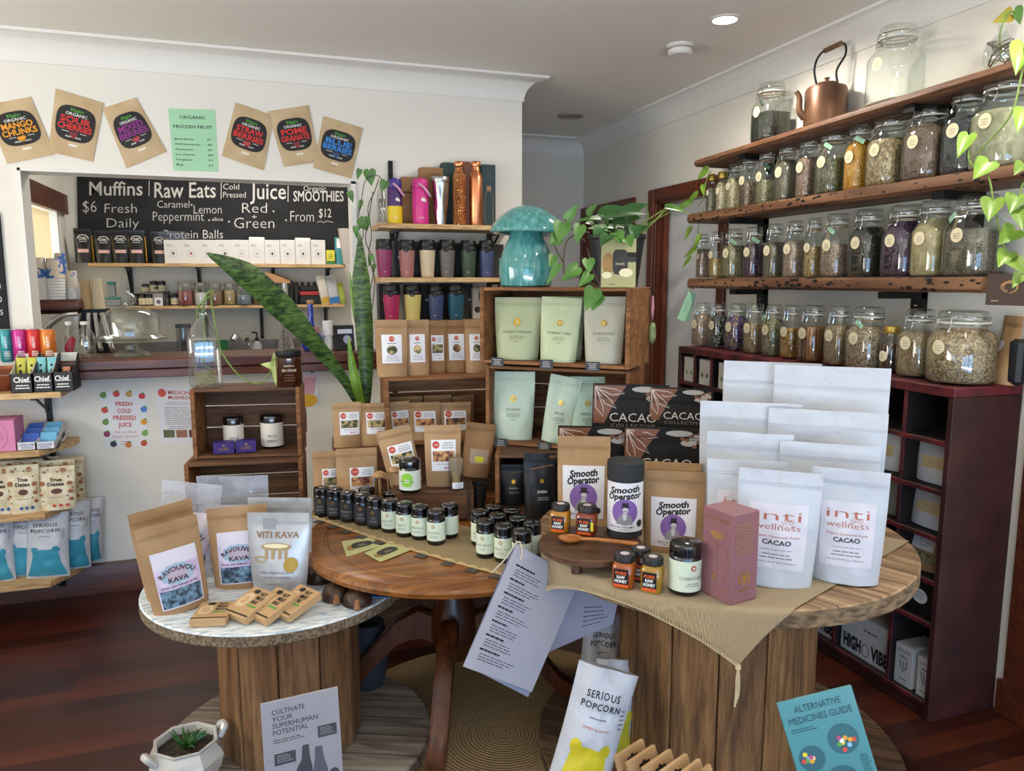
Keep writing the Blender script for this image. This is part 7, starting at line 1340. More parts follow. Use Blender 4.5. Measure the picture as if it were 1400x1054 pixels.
for x0, x1, yt, yb, z, c, lb in ((753, 779.5, 685, 729, ZRB, 'A8701A', 'amber honey jar standing left on the riser board'), (788.5, 816, 687, 733, ZRB, '7A2C10', 'dark red honey jar with yellow sticker on the riser board'), (838, 868.5, 753, 805, ZB_+.001, '9A4A12', 'honey jar at the front left of the trio on the burlap'), (861, 889, 745, 795, ZB_+.001, '5A260E', 'dark honey jar at the back of the trio on the burlap'), (877, 906.5, 757, 811, ZB_+.001, 'A07A24', 'golden honey jar at the front right of the trio')):
    P, wd, h = fitz(x0, x1, yt, yb, z); P = P+Vector((P.x, P.y, 0)).normalized()*wd*.42; h = hgt(P, (x0+x1)/2, yt+2); r = wd/2; t = T('honey_jar', lb, 'jar', P, face(P)-.25, 'small honey jars')
    MB().lathe([(0, .001), (r*.9, 0), (r*.97, .004), (r*.97, h*.66), (r*.86, h*.73), (r*.8, h*.78), (0, h*.78)], hmat('honey_'+c, c), 6 if False else 28, sq=[2, 6, 6, 6, 4, 2, 2]).build('jar_body', t, sharp=50)
    MB().lathe([(r*.88, h*.76), (r*.97, h*.785), (r*.97, h*.93), (r*.9, h*.97), (0, h*.975)], hdark, 28).build('lid', t); MB().lathe([(0, h*.977), (r*.42, h*.977), (r*.42, h*.975)], M('lid_seal', 'C9BFC0', .5), 20).build('lid_sticker', t)
    S = lambda x, z, off=0, r=r: (x, -r*.97-.0004-off, z); mb = MB(); mb.rect(S, -r*.74, r*.62, h*.06, h*.60, hdark, .0002, 2, 2); mb.rect(S, -r*.74, r*.62, h*.06, h*.15, hor, .0005, 1, 1); mb.text(S, 'PURE', -r*.06, h*.44, h*.085, hor, w=r*1.0, bold=.04); mb.text(S, 'RAW', -r*.06, h*.32, h*.085, white_ink, w=r*.75, bold=.04); mb.text(S, 'HONEY', -r*.06, h*.20, h*.085, white_ink, w=r*1.15, bold=.04)
    if 'yellow' in lb: mb.rect(S, r*.62, r*.9, h*.2, h*.5, M('yellow_sticker', 'D9D02E', .6), .0006, 1, 1)
    mb.build('label', t)
spw = WOOD('spoon_wood', '9A5A26', 'B87438', 'C98A4C', 'X', 1.4, .4, .1)
A_, B_ = onz(780, 735, ZRB+.012), onz(872, 742, ZRB+.012); dx = B_-A_; t = T('wooden_spoon', 'orange brown wooden spoon lying across the riser board', 'spoon', (A_.x, A_.y, ZRB), math.atan2(dx.y, dx.x)); L_ = dx.length; q = 16*dep(A_)/F
mb = MB(); mb.lathe([(0, .001), (q*.6, .001), (q*.9, .007), (q, .013), (q*.9, .0135), (q*.6, .006), (0, .0045)], spw, 28); mb.v = [(x*1.05, y*.85, z) for x, y, z in mb.v]; mb.build('spoon_bowl', t); MB().tube([(q*.95, 0, .011), (L_*.4, 0, .013), (L_*.75, 0, .010), (L_, 0, .007)], [.0055, .005, .006, .007], spw, 10).build('handle', t)
# smooth operator packs
opur = M('operator_purple', '7E5AA0', .6); olt = M('operator_label', 'E0DDE2', .6, var=.02); ogrey = M('figure_grey', '8A868C', .6); olight = M('figure_light', 'C9C4C8', .6)
def oper(S, w_, h, mb, z0, z1, hw):
    mb.rect(S, -hw, hw, z0, z1, olt, .0006, 14, 12); H_ = z1-z0; mb.text(S, 'Smooth', 0, z1-H_*.20, H_*.125, ink, w=hw*1.35, bold=.04, shear=.2, rot=.08); mb.text(S, 'Operator', 0, z1-H_*.33, H_*.125, ink, w=hw*1.55, bold=.04, shear=.2, rot=.08)
    cz = z0+H_*.405; R = min(hw*.70, H_*.265); mb.disc(S, 0, cz, R, R, opur, .0012, 36, 8)
    mb.spans(S, [(cz-R*.95, -R*.62, R*.62), (cz-R*.5, -R*.55, R*.55), (cz-R*.12, -R*.22, R*.22), (cz-.02*R, -R*.12, R*.12)], ogrey, .0014, 6); mb.spans(S, [(cz-R*.6, -R*.10, R*.10), (cz-R*.12, -R*.16, R*.16)], olight, .0017, 3); mb.disc(S, R*.04, cz+R*.16, R*.20, R*.25, olight, .0016, 14, 1); mb.rect(S, -R*.34, R*.40, cz+R*.36, cz+R*.42, ink, .0019, 3, 1); mb.rect(S, -R*.20, R*.26, cz+R*.40, cz+R*.74, ink, .0019, 3, 2); mb.rect(S, -R*.12, R*.18, cz+R*.06, cz+R*.10, ink, .0019, 2, 1)
    mb.text(S, 'RICH & CREAMY', -hw*.12, z0+H_*.075, H_*.042, ink, w=hw*1.1, bold=.01); mb.lines(S, -hw*.6, hw*.4, z0+H_*.04, 1, .01, ink, H_*.012)
    mb.disc(S, hw*.70, z0+H_*.16, hw*.16, hw*.16, ink, .0012, 12, 1)
P = onz(797, 722, ZRB-.03); P.z = ZB_+.001; P = onz(797, 722, ZB_); P.z = ZB_+.001; wd = 72*dep(P)/F; pouch('cacao_pouch', 'kraft pouch with a purple round print at the left behind the riser board', P, wd, hgt(P, 797, 599), kraft, 'pouch', .05, lean=.04, deco=lambda mb, B: oper(B.S, B.w, B.h, mb, B.h*.10, B.h*.68, B.w*.40), taper=.06)
P, wd, h = fitz(828, 879, 625, 735, ZRB); P = P+Vector((P.x, P.y, 0)).normalized()*wd*.4; h = hgt(P, 853, 628); r = wd/2; t = T('cardboard_tube', 'charcoal cardboard tube with a purple round print on the riser board', 'tube', P, face(P)); tubem = M('tube_charcoal', '242629', .7)
MB().lathe([(0, 0), (r*.96, 0), (r*.97, h*.76), (0, h*.76)], tubem, 40).build('tube_body', t); MB().lathe([(r*.97, h*.762), (r, h*.765), (r, h*.985), (r*.97, h*.99), (r*.9, h*.975), (0, h*.975)], tubem, 40).build('tube_lid', t); mb = MB(); oper(cyl_S(r*.97+.0004), r*2, h, mb, h*.09, h*.74, r*1.25); mb.build('label', t)
P = onz(919, 762, ZB_+.001); wd = 84*dep(P)/F; P = P+Vector((P.x, P.y, 0)).normalized()*.03; pouch('cacao_pouch', 'kraft pouch with a purple round print behind the pale-labelled jar', P, wd, hgt(P, 919, 648), kraft, 'pouch', .055, lean=.05, deco=lambda mb, B: oper(B.S, B.w, B.h, mb, B.h*.08, B.h*.68, B.w*.37), taper=.05)
P = onz(910, 752, ZB_+.001); P = P*1.07; P.z = ZB_+.001; pouch('cacao_pouch', 'plain kraft pouch top behind the kraft one near the mauve box', P, 90*dep(P)/F, hgt(P, 910, 634), kraft, 'pouch', .04, lean=.03, taper=.05)
P, wd, h = fitz(913, 957.5, 734, 815, ZB_+.001); P = P+Vector((P.x, P.y, 0)).normalized()*wd*.42; black_jar('tall black jar with pale label beside the mauve box', P, wd, hgt(P, 935, 736), pale, ('CORDYCEPS',), .55, name='powder_jar', lz=(.09, .66), mark=redseal)
# mauve carton: three base corners
A_, B_, C2 = onz(958, 808, ZB_+.001), onz(998, 828, ZB_+.001), onz(1034, 818, ZB_+.001); wq = (B_-A_).length; rz_ = math.atan2(B_.y-A_.y, B_.x-A_.x); H_ = hgt(B_, 998, 705); mauve = M('mauve_carton', '8E5F66', .5, var=.02); mgold = M('mauve_gold', 'B98A5A', .4, .5); dq = abs((C2-B_).dot(Vector((-math.sin(rz_), math.cos(rz_), 0)))); dq = max(.05, dq)
def mv(mb, S, w_, h_):
    mb.text(S, 'LOCO LOVE', 0, h_*.88, h_*.045, mgold, w=w_*.75); mb.lines(S, -w_*.2, w_*.2, h_*.85, 1, .01, mgold, h_*.012)
    mb.spans(S, [(h_*.68, -w_*.10, w_*.10), (h_*.73, -w_*.25, w_*.25), (h_*.76, -w_*.16, w_*.16)], mgold, .0004, 3)
    for sx in (-1, 1): mb.curve(S, [(sx*w_*.38, h_*.35), (sx*w_*.40, h_*.5), (sx*w_*.28, h_*.62), (sx*w_*.05, h_*.65)], .0016, mgold); mb.curve(S, [(sx*w_*.30, h_*.2), (sx*w_*.22, h_*.26), (sx*w_*.34, h_*.30)], .0016, mgold)
    mb.curve(S, [(0, h_*.2), (0, h_*.66)], .0014, mgold); mb.curve(S, [(-w_*.35, h_*.12), (w_*.1, h_*.10), (w_*.4, h_*.16)], .0014, mgold); mb.disc(S, -w_*.05, h_*.25, w_*.07, h_*.03, mgold, .0005, 6, 1)
def mvs(mb, S, d, h_): mb.lines(S, d*.12, d*.88, h_*.88, 11, h_*.032, mgold, h_*.011, align='L'); mb.sup(S, d*.5, h_*.27, d*.22, h_*.07, gold, .0004, 2.2, 20, 1); mb.sup(S, d*.5, h_*.27, d*.17, h_*.055, mauve, .0006, 2.2, 20, 1); mb.disc(S, d*.5, h_*.27, d*.09, h_*.04, gold, .0008, 6, 1); mb.text(S, 'LOCO LOVE', d*.5, h_*.13, h_*.025, gold, w=d*.42, bold=.03)
carton('chocolate_carton', 'tall mauve carton with gold print at the front of the burlap', A_+(B_-A_)*.5, wq, dq, H_, mauve, rz=rz_, deco=mv, side=mvs)
# white cacao pouches
inti_w = M('white_pouch', 'C4C8D0', .40, bmp=.5, scale=11, var=.015, bd=.014); inti_r = M('inti_red', 'B4624E', .6); inti_g = M('inti_ink', '3E3C44', .6); inti_l = M('inti_panel', 'D9D5DD', .5, var=.01)
def inti(mb, B):
    S, w_, h = B.S, B.w, B.h; mb.rect(S, -w_*.36, w_*.36, h*.16, h*.72, inti_l, .0004, 12, 12); mb.text(S, 'inti', 0, h*.58, h*.085, inti_r, w=w_*.56, off=.0012, bold=-.012); mb.text(S, 'wellness', 0, h*.50, h*.052, inti_r, w=w_*.56, bold=-.008)
    for q in range(7): a = PI*(.1+.8*q/6); mb.curve(S, [(w_*.12+w_*.05*math.cos(a), h*.525+w_*.05*math.sin(a)), (w_*.12+w_*.11*math.cos(a), h*.525+w_*.11*math.sin(a))], .0014, inti_r)
    mb.text(S, 'Organic Ceremonial Grade', 0, h*.435, h*.020, inti_r, w=w_*.55); mb.text(S, 'CACAO', 0, h*.375, h*.040, inti_g, w=w_*.36, bold=.03); mb.lines(S, -w_*.28, w_*.28, h*.33, 1, .01, grey_ink, h*.004); mb.lines(S, -w_*.25, w_*.25, h*.29, 2, h*.03, grey_ink, h*.008); mb.text(S, 'nourished by nature', 0, h*.215, h*.016, inti_g, w=w_*.50, sp=1.3)
INT = [(1003, 1112, 648, 803, 'white cacao pouch at the front left, beside the mauve box', 1, 0, .05), (1104, 1202, 646, 799, 'white cacao pouch at the front right of the group', 1, 0, .03), (964, 1067, 632, 778, 'white cacao pouch just behind the mauve box, one red letter showing', 1, .03, .0), (963, 1075, 594, 757, 'white pouch in the third row at the left', 1, .0, .0), (1062, 1189, 609, 770, 'white pouch in the third row at the right', 0, .04, .0), (953, 1085, 552, 736, 'large white pouch in the fourth row at the left', 0, 0, .0), (1046, 1196, 563, 750, 'large white pouch in the fourth row at the right', 0, .05, 0), (982, 1107, 496, 714, 'tallest white pouch at the back left of the group', 1, 0, .02), (1052, 1197, 502, 729, 'tall white pouch at the back right, its zip seal showing', 0, .04, 0)]
for x0, x1, yt, yb, lb, pr, sh, ro in INT:
    P, wd, h = fitz(x0, x1, yt, yb, ZB_+.001); pouch('white_pouch', lb, P, wd, hgt(P, (x0+x1)/2, yt), inti_w, 'pouch', .075 if yt > 640 else .05, lean=.02, roll=ro*.4, deco=inti if pr else None, group='white cacao pouches on the large drum table', taper=.10, wr=.0042, yaw=.05)
# dark cacao collective pouches
cac = M('cacao_black', '15110F', .6, bmp=.06, spec=.3); cbrown = M('cacao_brown', '7A4A30', .5); cline = M('cacao_line', 'CFC4B8', .55)
def cacao(mb, B):
    S, w_, H0 = B.S, B.w, B.h; Z = lambda f: H0-(1-f)*w_*1.32
    mb.text(S, 'CACAO', w_*.04, H0-w_*.50, w_*.115, cline, w=w_*.62, bold=-.004); mb.text(S, 'COLLECTIVE', w_*.04, H0-w_*.575, w_*.045, M('cacao_dim', '8A7E74', .6), w=w_*.58, sp=1.3)
    mb.spans(S, [(Z(.60), -w_*.485, -w_*.34), (Z(.80), -w_*.49, -w_*.22), (Z(.985), -w_*.49, -w_*.06)], cbrown, .0006, 5)
    for a in (.2, .75, 1.25): mb.curve(S, [(-w_*.47, Z(.97)), (-w_*.49+w_*.28*math.cos(a-.16), Z(.97)-w_*.30*math.sin(a-.1)), (-w_*.49+w_*.42*math.cos(a), Z(.97)-w_*.42*math.sin(a)), (-w_*.49+w_*.26*math.cos(a+.2), Z(.97)-w_*.28*math.sin(a+.2)), (-w_*.47, Z(.965))], .0026, cline)
    for x, z, rx, rz in ((.18, .95, .17, .04), (.38, .90, .08, .06), (.30, .86, .1, .04)): mb.disc(S, w_*x, Z(z), w_*rx, w_*rz, M('cacao_grey', 'A9A49E', .6), .0008, 14, 2)
    for x, z in ((.34, .93), (.42, .87), (.28, .89), (.43, .95), (.37, .83), (.22, .90)): mb.disc(S, w_*x, Z(z), w_*.03, w_*.024, cbrown, .0012, 8, 1)
    mb.curve(S, [(w_*.36, Z(.42)), (w_*.41, Z(.60)), (w_*.45, Z(.66)), (w_*.47, Z(.58)), (w_*.44, Z(.44))], .0022, cline)
CAC = [(762, 861, 584, 700, 'dark cacao pouch at the left of the front pair', 0), (852, 956, 586, 706, 'dark cacao pouch at the right of the front pair', 0), (808, 906, 526, 684, 'tall dark cacao pouch at the back left beside the tall crates', 1), (884, 966, 531, 686, 'tall dark cacao pouch at the back right next to the white pouches', 1)]
for x0, x1, yt, yb, lb, bk in CAC:
    P, wd, h = fitz(x0, x1, yt, yb, ZB_+.001); pouch('dark_cacao_pouch', lb, P, wd*1.04, hgt(P, (x0+x1)/2, yt), cac, 'pouch', .035, lean=.0, roll=.02, yaw=.1, deco=cacao if True else None, group='dark printed cacao pouches', taper=.03, wr=.002)
# ------------------------------------------------------------------ cabinet contents
tanl = M('tan_label', 'C9B58A', .7)
def herb(mb, B): mb.rect(B.S, -B.w*.32, B.w*.28, B.h*.34, B.h*.62, tanl, .0008, 6, 6); mb.lines(B.S, -B.w*.2, B.w*.2, B.h*.54, 4, B.h*.05, ink, B.h*.008)
def cabbag(label, x0, x1, yt, yb, z, m_, dc, X=2.17, **k):
    P, wd, h = fitx(x0, x1, yt, yb, X, z+.001); h = hgt(P, (x0+x1)/2, yt); wd = wd/max(.5, math.cos(face(P)+PI/2)) if True else wd; return pouch('herb_pouch', label, P, min(wd*1.02, .165), min(h, .148 if z > .5 else .3), m_, 'pouch', .045, rz=-PI/2+.04, lean=.03, deco=dc, group='white herb pouches in the red cabinet', taper=.04, nu=12, nv=12, **k)
cabbag('white herb pouch with tan label half hidden by the large white pouches', 1186, 1223, 587, 644, .811, inti_w, herb)
cabbag('white herb pouch with tan label in the upper near pigeonhole', 1248, 1297, 600, 668, .811, inti_w, herb)
cabbag('white herb pouch with tan label one pigeonhole lower', 1238, 1290, 664, 729, .651, inti_w, herb, roll=.02)
cabbag('clear front herb pouch in the pigeonhole right behind the white group', 1205, 1228, 650, 700, .651, M('grey_pouch', '8E8E8C', .5), None)
def brownw(mb, B): mb.rect(B.S, -B.w*.42, B.w*.25, B.h*.52, B.h*.98, paper, .0008, 4, 4); mb.lines(B.S, -B.w*.38, B.w*.2, B.h*.92, 5, B.h*.07, ink, B.h*.012, align='L'); mb.rect(B.S, -B.w*.45, B.w*.45, B.h*.22, B.h*.48, C_['green'], .0007, 4, 4)
P = onx(1257, 790, 2.17); P.z = .497; pouch('herb_pouch', 'brown herb pouch with white label and a clear window strip', P, .15, .132, kraft, 'pouch', .05, rz=-PI/2+.04, lean=.03, deco=brownw, taper=.02)
P = onx(1258, 860, 2.15); P.z = .346; carton('black_box', 'black box with a white oval sticker in the lower near pigeonhole', (2.15, 1.925, .346), .14, .2, .13, M('box_black2', '141416', .5), rz=-PI/2, deco=lambda mb, S, w_, h_: (mb.disc(S, w_*.05, h_*.5, .032, .026, paper, .0006, 24, 1), mb.lines(S, w_*.05-.02, w_*.05+.02, h_*.6, 3, .01, ink, .002, off=.0012)))
hv = M('white_carton2', 'C9C8C6', .6)
def hvd(mb, S, w_, h_): mb.text(S, 'HIGH', -w_*.25, h_*.12, h_*.30, ink, w=w_*.36, bold=.05); mb.text(S, 'VIBE', w_*.30, h_*.12, h_*.30, ink, w=w_*.34, bold=.05); mb.sup(S, w_*.02, h_*.24, w_*.08, h_*.16, grey_ink, .0005, 2.2, 12, 1); mb.sup(S, w_*.02, h_*.24, w_*.06, h_*.13, hv, .0007, 2.2, 12, 1); mb.lines(S, -w_*.1, w_*.3, h_*.72, 1, .01, ink, h_*.03)
carton('high_vibe_carton', 'wide white printed carton at the bottom of the red cabinet', (2.145, 2.142, .061), .245, .2, .165, hv, rz=-PI/2, group='wide white cartons in the bottom row', deco=hvd); carton('high_vibe_carton', 'wide white printed carton one bay further back, mostly behind the drum', (2.145, 2.42, .061), .245, .2, .165, hv, rz=-PI/2, group='wide white cartons in the bottom row', deco=hvd)
def ll(mb, S, w_, h_): mb.text(S, 'LOCO LOVE', 0, h_*.82, h_*.06, ink, w=w_*.7); mb.curve(S, [(-w_*.2, h_*.62), (-w_*.18, h_*.45), (0, h_*.33), (w_*.18, h_*.45), (w_*.2, h_*.62)], .003, ink); mb.curve(S, [(0, h_*.4), (0, h_*.6)], .003, ink); mb.lines(S, -w_*.3, w_*.3, h_*.7, 1, .01, ink, .004); mb.lines(S, -w_*.3, w_*.3, h_*.15, 1, .01, ink, .003)
carton('loco_love_carton', 'small white carton with a crest left of its twin in the bottom row', (2.14, 1.955, .061), .075, .13, .15, hv, rz=-PI/2+.0, group='small white crest cartons', deco=ll); carton('loco_love_carton', 'small white carton with a crest at the near end of the bottom row', (2.14, 1.866, .061), .06, .13, .145, hv, rz=-PI/2, group='small white crest cartons', deco=ll)
for i, (y, m2) in enumerate(((3.42, grn), (3.275, ink), (3.105, grn))): carton('spice_carton', ('white carton with green sprigs in the farthest pigeonhole', 'white carton with black seeds in the second farthest pigeonhole', 'white carton in the third farthest pigeonhole')[i], (2.135, y, .977), .10, .15, .128, box_w, rz=-PI/2, group='white spice cartons in the far pigeonholes', deco=lambda mb, S, w_, h_, m2=m2: (mb.disc(S, -w_*.22, h_*.38, w_*.07, h_*.10, m2, .0006, 8, 1), mb.disc(S, w_*.22, h_*.38, w_*.07, h_*.10, m2, .0006, 8, 1)))
P = onx(1358, 523, 2.33); P.z = CZ+.001; pouch('paper_bag', 'tall kraft paper bag with folded top beside the biggest jar', (2.35, P.y+.01, P.z), .10, hgt(P, 1358, 431), kraft, 'bag', .06, rz=-PI/2-.35, taper=0, deco=lambda mb, B: mb.disc(B.S, -B.w*.2, B.h*.55, B.w*.2, B.w*.2, M('lav_sticker', 'C9C2D2', .6), .001, 18, 1))
P = onx(1381, 523, 2.36); P.z = CZ+.001; tag(MB().box((0, 0, hgt(P, 1381, 463)/2), (.05, .05, hgt(P, 1381, 463)), M('black_box3', '1A1B20', .5), ch=.012).build('black_case', None, (2.375, P.y-.01, P.z)), 'small black case at the near end of the red cabinet top', 'case')
P = onx(1378, 396, 2.196); t = T('print_card', 'brown card with a pale mushroom picture hung at the end of the third plank shelf', 'card', P, -PI/2+.05); wd = 46*dep(P)/F/.75; h_ = 43*dep(P)/F; MB().box((0, 0, 0), (wd, .002, h_), M('card_brown', '4A3A34', .6)).build('card', t); mb = MB(); S = plane_S(-.0012); rr = random.Random(4)
for k in range(9): a = rr.uniform(0, 6.3); mb.curve(S, [(wd*.02+wd*.22*math.cos(a+q*.35)*(.5+.06*k), h_*.10+h_*.22*math.sin(a+q*.35)*(.5+.06*k)) for q in range(7)], .0022, M('mush_tan', 'B98F62', .7))
mb.lines(S, -wd*.4, -wd*.15, -h_*.36, 1, .01, cream, .002); mb.build('print', t)
# mint tags hanging off the far end of the third shelf
P = onx(944, 398, 2.24); t = T('tag_bundle', 'bundle of mint green tags hanging on a ring at the third shelf end', 'tags', (P.x, 3.585, 1.46), -.5); mb = MB(); mb.tube([(.012*math.cos(a*.4), 0, -.012+.012*math.sin(a*.4)) for a in range(17)], .0014, chrome, 5); mb.build('ring', t)
for k in range(4): mb = MB(); mb.box((0, 0, -.085), (.045, .0012, .16), mint); mb.lines(plane_S(-.0008), -.015, .015, -.04, 7, .012, ink, .0016, seed=k); mb.build('paper_tag', t, (0, -.006*k, -.018), (0, .20+.07*k, .15*k))
P, wd, h = fitx(1093, 1157, 80, 165, XJ); 
# copper kettle on the topmost shelf
P = onx(1128, 160, XJ); P.z = shelf_top(0, P.y)+.001; s = dep(P)/F; r = 28*s; H_ = hgt(P, 1128, 120); kt = two('aged_copper', '5A3E2E', '7A5640', 9, .35, .65, .4, metal=.5, bmp=.05); t = T('copper_kettle', 'aged copper kettle with a high wooden grip on the topmost plank shelf', 'kettle', P, -YAW-.1)
MB().lathe([(0, 0), (r*.95, 0), (r, .004), (r*.98, H_*.9), (r*.9, H_), (r*.55, H_*1.06), (0, H_*1.08)], kt, 36).build('kettle_body', t); MB().lathe([(r*.55, H_*1.07), (r*.5, H_*1.11), (r*.12, H_*1.14), (r*.08, H_*1.2), (r*.14, H_*1.24), (0, H_*1.28)], kt, 24).build('lid', t)
MB().tube(smooth_path([(-r*.95, 0, H_*.22), (-r*1.22, 0, H_*.42), (-r*1.25, 0, H_*.75), (-r*1.42, 0, H_*.92)]), [.016-.0004*i for i in range(19)], kt, 12).build('spout', t)
MB().tube(smooth_path([(-r*.45, 0, H_*1.02), (-r*.62, 0, H_*1.5), (-r*.30, 0, H_*1.90), (r*.62, 0, H_*2.12), (r*.80, 0, H_*1.85), (r*.42, 0, H_*1.42), (r*.55, 0, H_*1.02)]), .0045, blackm, 8).build('handle', t); MB().tube([(-r*.20, 0, H_*1.93), (r*.60, 0, H_*2.12)], .011, crate_dark, 10).build('grip', t)
# glass flask with roots at the near end of the topmost shelf
P = onx(1368, 78, 2.29); P.z = shelf_top(0, P.y)+.001; s = dep(P)/F; r = 22*s; t = T('root_flask', 'round glass flask of tangled brown roots at the near end of the topmost shelf', 'vase', P); H_ = 62*s
MB().lathe([(0, .003), (r*.6, 0), (r*.92, H_*.18), (r, H_*.36), (r*.85, H_*.56), (r*.4, H_*.74), (r*.25, H_*.82), (r*.3, H_)], glass, 28).build('flask_body', t); mb = MB(); rr = random.Random(9)
for k in range(12): a0 = rr.uniform(0, 6.3); R_ = r*rr.uniform(.5, .88); mb.tube([(R_*math.cos(a0+q*.5), R_*math.sin(a0+q*.5)*.9, H_*(.08+.55*abs(math.sin(k+q*.25)))) for q in range(9)], .0016, vine_b, 4)
mb.tube(smooth_path([(0, 0, H_*.3), (-r*.2, 0, H_*.8), (r*.3, 0, H_*1.2), (r*.9, 0, H_*1.3)]), .003, vine_m, 6); mb.build('roots', t)
mb = MB(); leafgeo(mb, (r*.5, 0, H_*1.22), (-r*.7, 0, H_*1.02), .045, two('yellow_leaf', 'A88A2E', '8A9A3A', 20), Vector((0, -1, 0))); leafgeo(mb, (r*.8, 0, H_*1.3), (r*1.6, 0, H_*1.05), .05, leaf_m, Vector((0, -1, 0))); mb.build('leaves', t)
# ------------------------------------------------------------------ plants
def vine(name, label, stems, leaves, parent_parts=None, group=None, lm=leaf_m, sr=.0026, sm=vine_m):
    """stems: list of point lists (world); leaves: (base, tip, width)"""
    o = Vector(stems[0][0]); t = T(name, label, 'plant', o, 0, group); mb = MB()
    for st_ in stems: mb.tube([p-o for p in smooth_path(st_)], sr, sm, 6)
    mb.build('vine', t); mb = MB()
    for i, l in enumerate(leaves): leafgeo(mb, Vector(l[0])-o, Vector(l[1])-o, l[2], l[3] if len(l) > 3 else lm, Vector(l[4]) if len(l) > 4 else Vector((-.3, -1, .25)))
    mb.build('leaves', t, sharp=80); return t
def pl(pts, Y): return [ony(x, y, Y+(dz if False else 0)) for x, y in pts]
def lfpx(b, tpx, wpx, Y, m=None, dY=0.0, up=(-.2, -1, .2)):
    B_ = ony(*b, Y); T_ = ony(*tpx, Y-dY); s = dep(B_)/F; return (B_, T_, wpx*s, m or leaf_m, up)
# vase and vine on the top ply shelf
P, wd, h = fity(515, 530, 250, 290, 3.77, MS[0]+.001); r = wd/2; t = T('vine_vase', 'clear glass vase of roots at the left end of the top ply shelf', 'vase', P); MB().lathe([(0, .003), (r*.95, .002), (r, h*.7), (r*.6, h*.85), (r*.7, h)], glass, 24).build('vase_body', t); mb = MB()
for k in range(9): mb.tube([(r*.6*math.cos(k+q*.3), r*.6*math.sin(k+q*.3), h*(.05+.08*q)) for q in range(8)], .0015, vine_b, 4)
mb.build('roots', t)
Yv = 3.64
vine('trailing_pothos', 'pothos vine trailing down the wall corner beside the servery opening', [[P+Vector((0, 0, h*.5)), P+Vector((0, -.01, h*1.02))]+pl([(515, 240), (500, 246), (494, 275), (490, 300), (497, 318), (489, 345)], Yv), pl([(518, 244), (512, 262), (503, 285), (508, 320), (504, 350), (512, 380), (509, 420), (504, 445)], Yv), pl([(510, 262), (504, 300), (500, 330), (512, 360), (506, 400), (507, 440)], Yv)],
 [lfpx((505, 233), (508, 254), 17, Yv), lfpx((492, 232), (488, 246), 8, Yv), lfpx((478, 262), (483, 277), 9, Yv), lfpx((527, 248), (521, 262), 13, Yv), lfpx((497, 298), (490, 315), 9, Yv), lfpx((496, 299), (502, 316), 19, Yv), lfpx((486, 310), (489, 328), 8, Yv), lfpx((508, 349), (504, 365), 8, Yv), lfpx((512, 362), (509, 374), 6, Yv), lfpx((494, 275), (490, 290), 7, Yv)], sm=vine_b, sr=.0022)
# black pot with pothos on the tall crate stack
d = ray(842, 393); nA2 = nA; tt = (Vector((A1.x, A1.y, 0))+nA*.115).dot(nA)/(d.x*nA.x+d.y*nA.y); PP = Vector((d.x*tt, d.y*tt, 1.4785)); s = dep(PP)/F; r = 39*s; H_ = hgt(PP, 842, 321)
t = T('potted_pothos', 'bushy pothos in a matt black pot on the tall crate stack', 'potted plant', PP); MB().lathe([(0, .0), (r*.74, 0), (r*.95, H_*.9), (r, H_*.92), (r, H_), (r*.93, H_), (r*.9, H_*.88), (0, H_*.88)], M('pot_black', '1F1F21', .5), 36).build('pot', t); MB().lathe([(0, H_*.895), (r*.9, H_*.885)], soil, 24).build('soil', t)
mb = MB(); ms = MB(); lo = lambda x, y, dy=0: ony(x, y, PP.y+dy)-PP
for b, tp, wpx, dy, m_ in (((826, 295), (884, 285), 30, -.03, leaf_d), ((838, 312), (872, 288), 24, .03, leaf_d), ((818, 318), (835, 305), 22, 0, leaf_m), ((806, 295), (815, 278), 18, 0, leaf_m), ((820, 300), (788, 298), 12, -.02, leaf_m), ((860, 318), (880, 306), 18, -.05, leaf_d), ((842, 320), (850, 332), 20, -.10, leaf_m), ((868, 310), (868, 330), 18, -.09, leaf_d), ((832, 316), (806, 308), 20, -.05, leaf_m), ((852, 300), (836, 290), 16, .04, leaf_d), ((846, 305), (862, 292), 16, .05, leaf_m), ((880, 312), (874, 320), 14, -.04, leaf_m), ((822, 312), (812, 322), 18, -.09, leaf_d), ((912, 284), (944, 288), 15, -.06, leaf_m), ((934, 281), (948, 277), 9, -.06, leaf_m), ((856, 322), (838, 318), 20, -.08, leaf_d), ((850, 314), (830, 308), 20, -.02, leaf_m), ((864, 316), (846, 306), 18, 0, leaf_d), ((840, 300), (812, 292), 22, .05, leaf_d), ((858, 292), (886, 276), 26, .06, leaf_d), ((870, 318), (886, 308), 20, -.07, leaf_d), ((832, 322), (822, 334), 20, -.11, leaf_d), ((848, 296), (870, 282), 26, .0, leaf_d), ((815, 310), (800, 302), 16, .0, leaf_m), ((855, 325), (864, 336), 20, -.11, leaf_m), ((840, 306), (856, 300), 24, -.04, leaf_d), ((828, 304), (820, 292), 22, .02, leaf_d), ((862, 304), (876, 296), 22, -.02, leaf_m)):
    leafgeo(mb, lo(*b, dy), lo(*tp, dy-.03), wpx*s, m_, Vector((-.2, -.6, .8))); ms.tube(smooth_path([Vector((rnd.uniform(-.4, .4)*r, rnd.uniform(-.3, .3)*r, H_*.89)), (lo(*b, dy)+Vector((0, 0, H_*.9)))*.5, lo(*b, dy)], 4), .0022, vine_m, 5)
ms.tube(smooth_path([lo(875, 320, -.06), lo(892, 305, -.06), lo(910, 288, -.06), lo(930, 284, -.06)]), .0026, vine_m, 6); ms.tube(smooth_path([lo(878, 315, -.02), lo(886, 296, -.02), lo(884, 285, -.03)]), .0024, vine_m, 6)
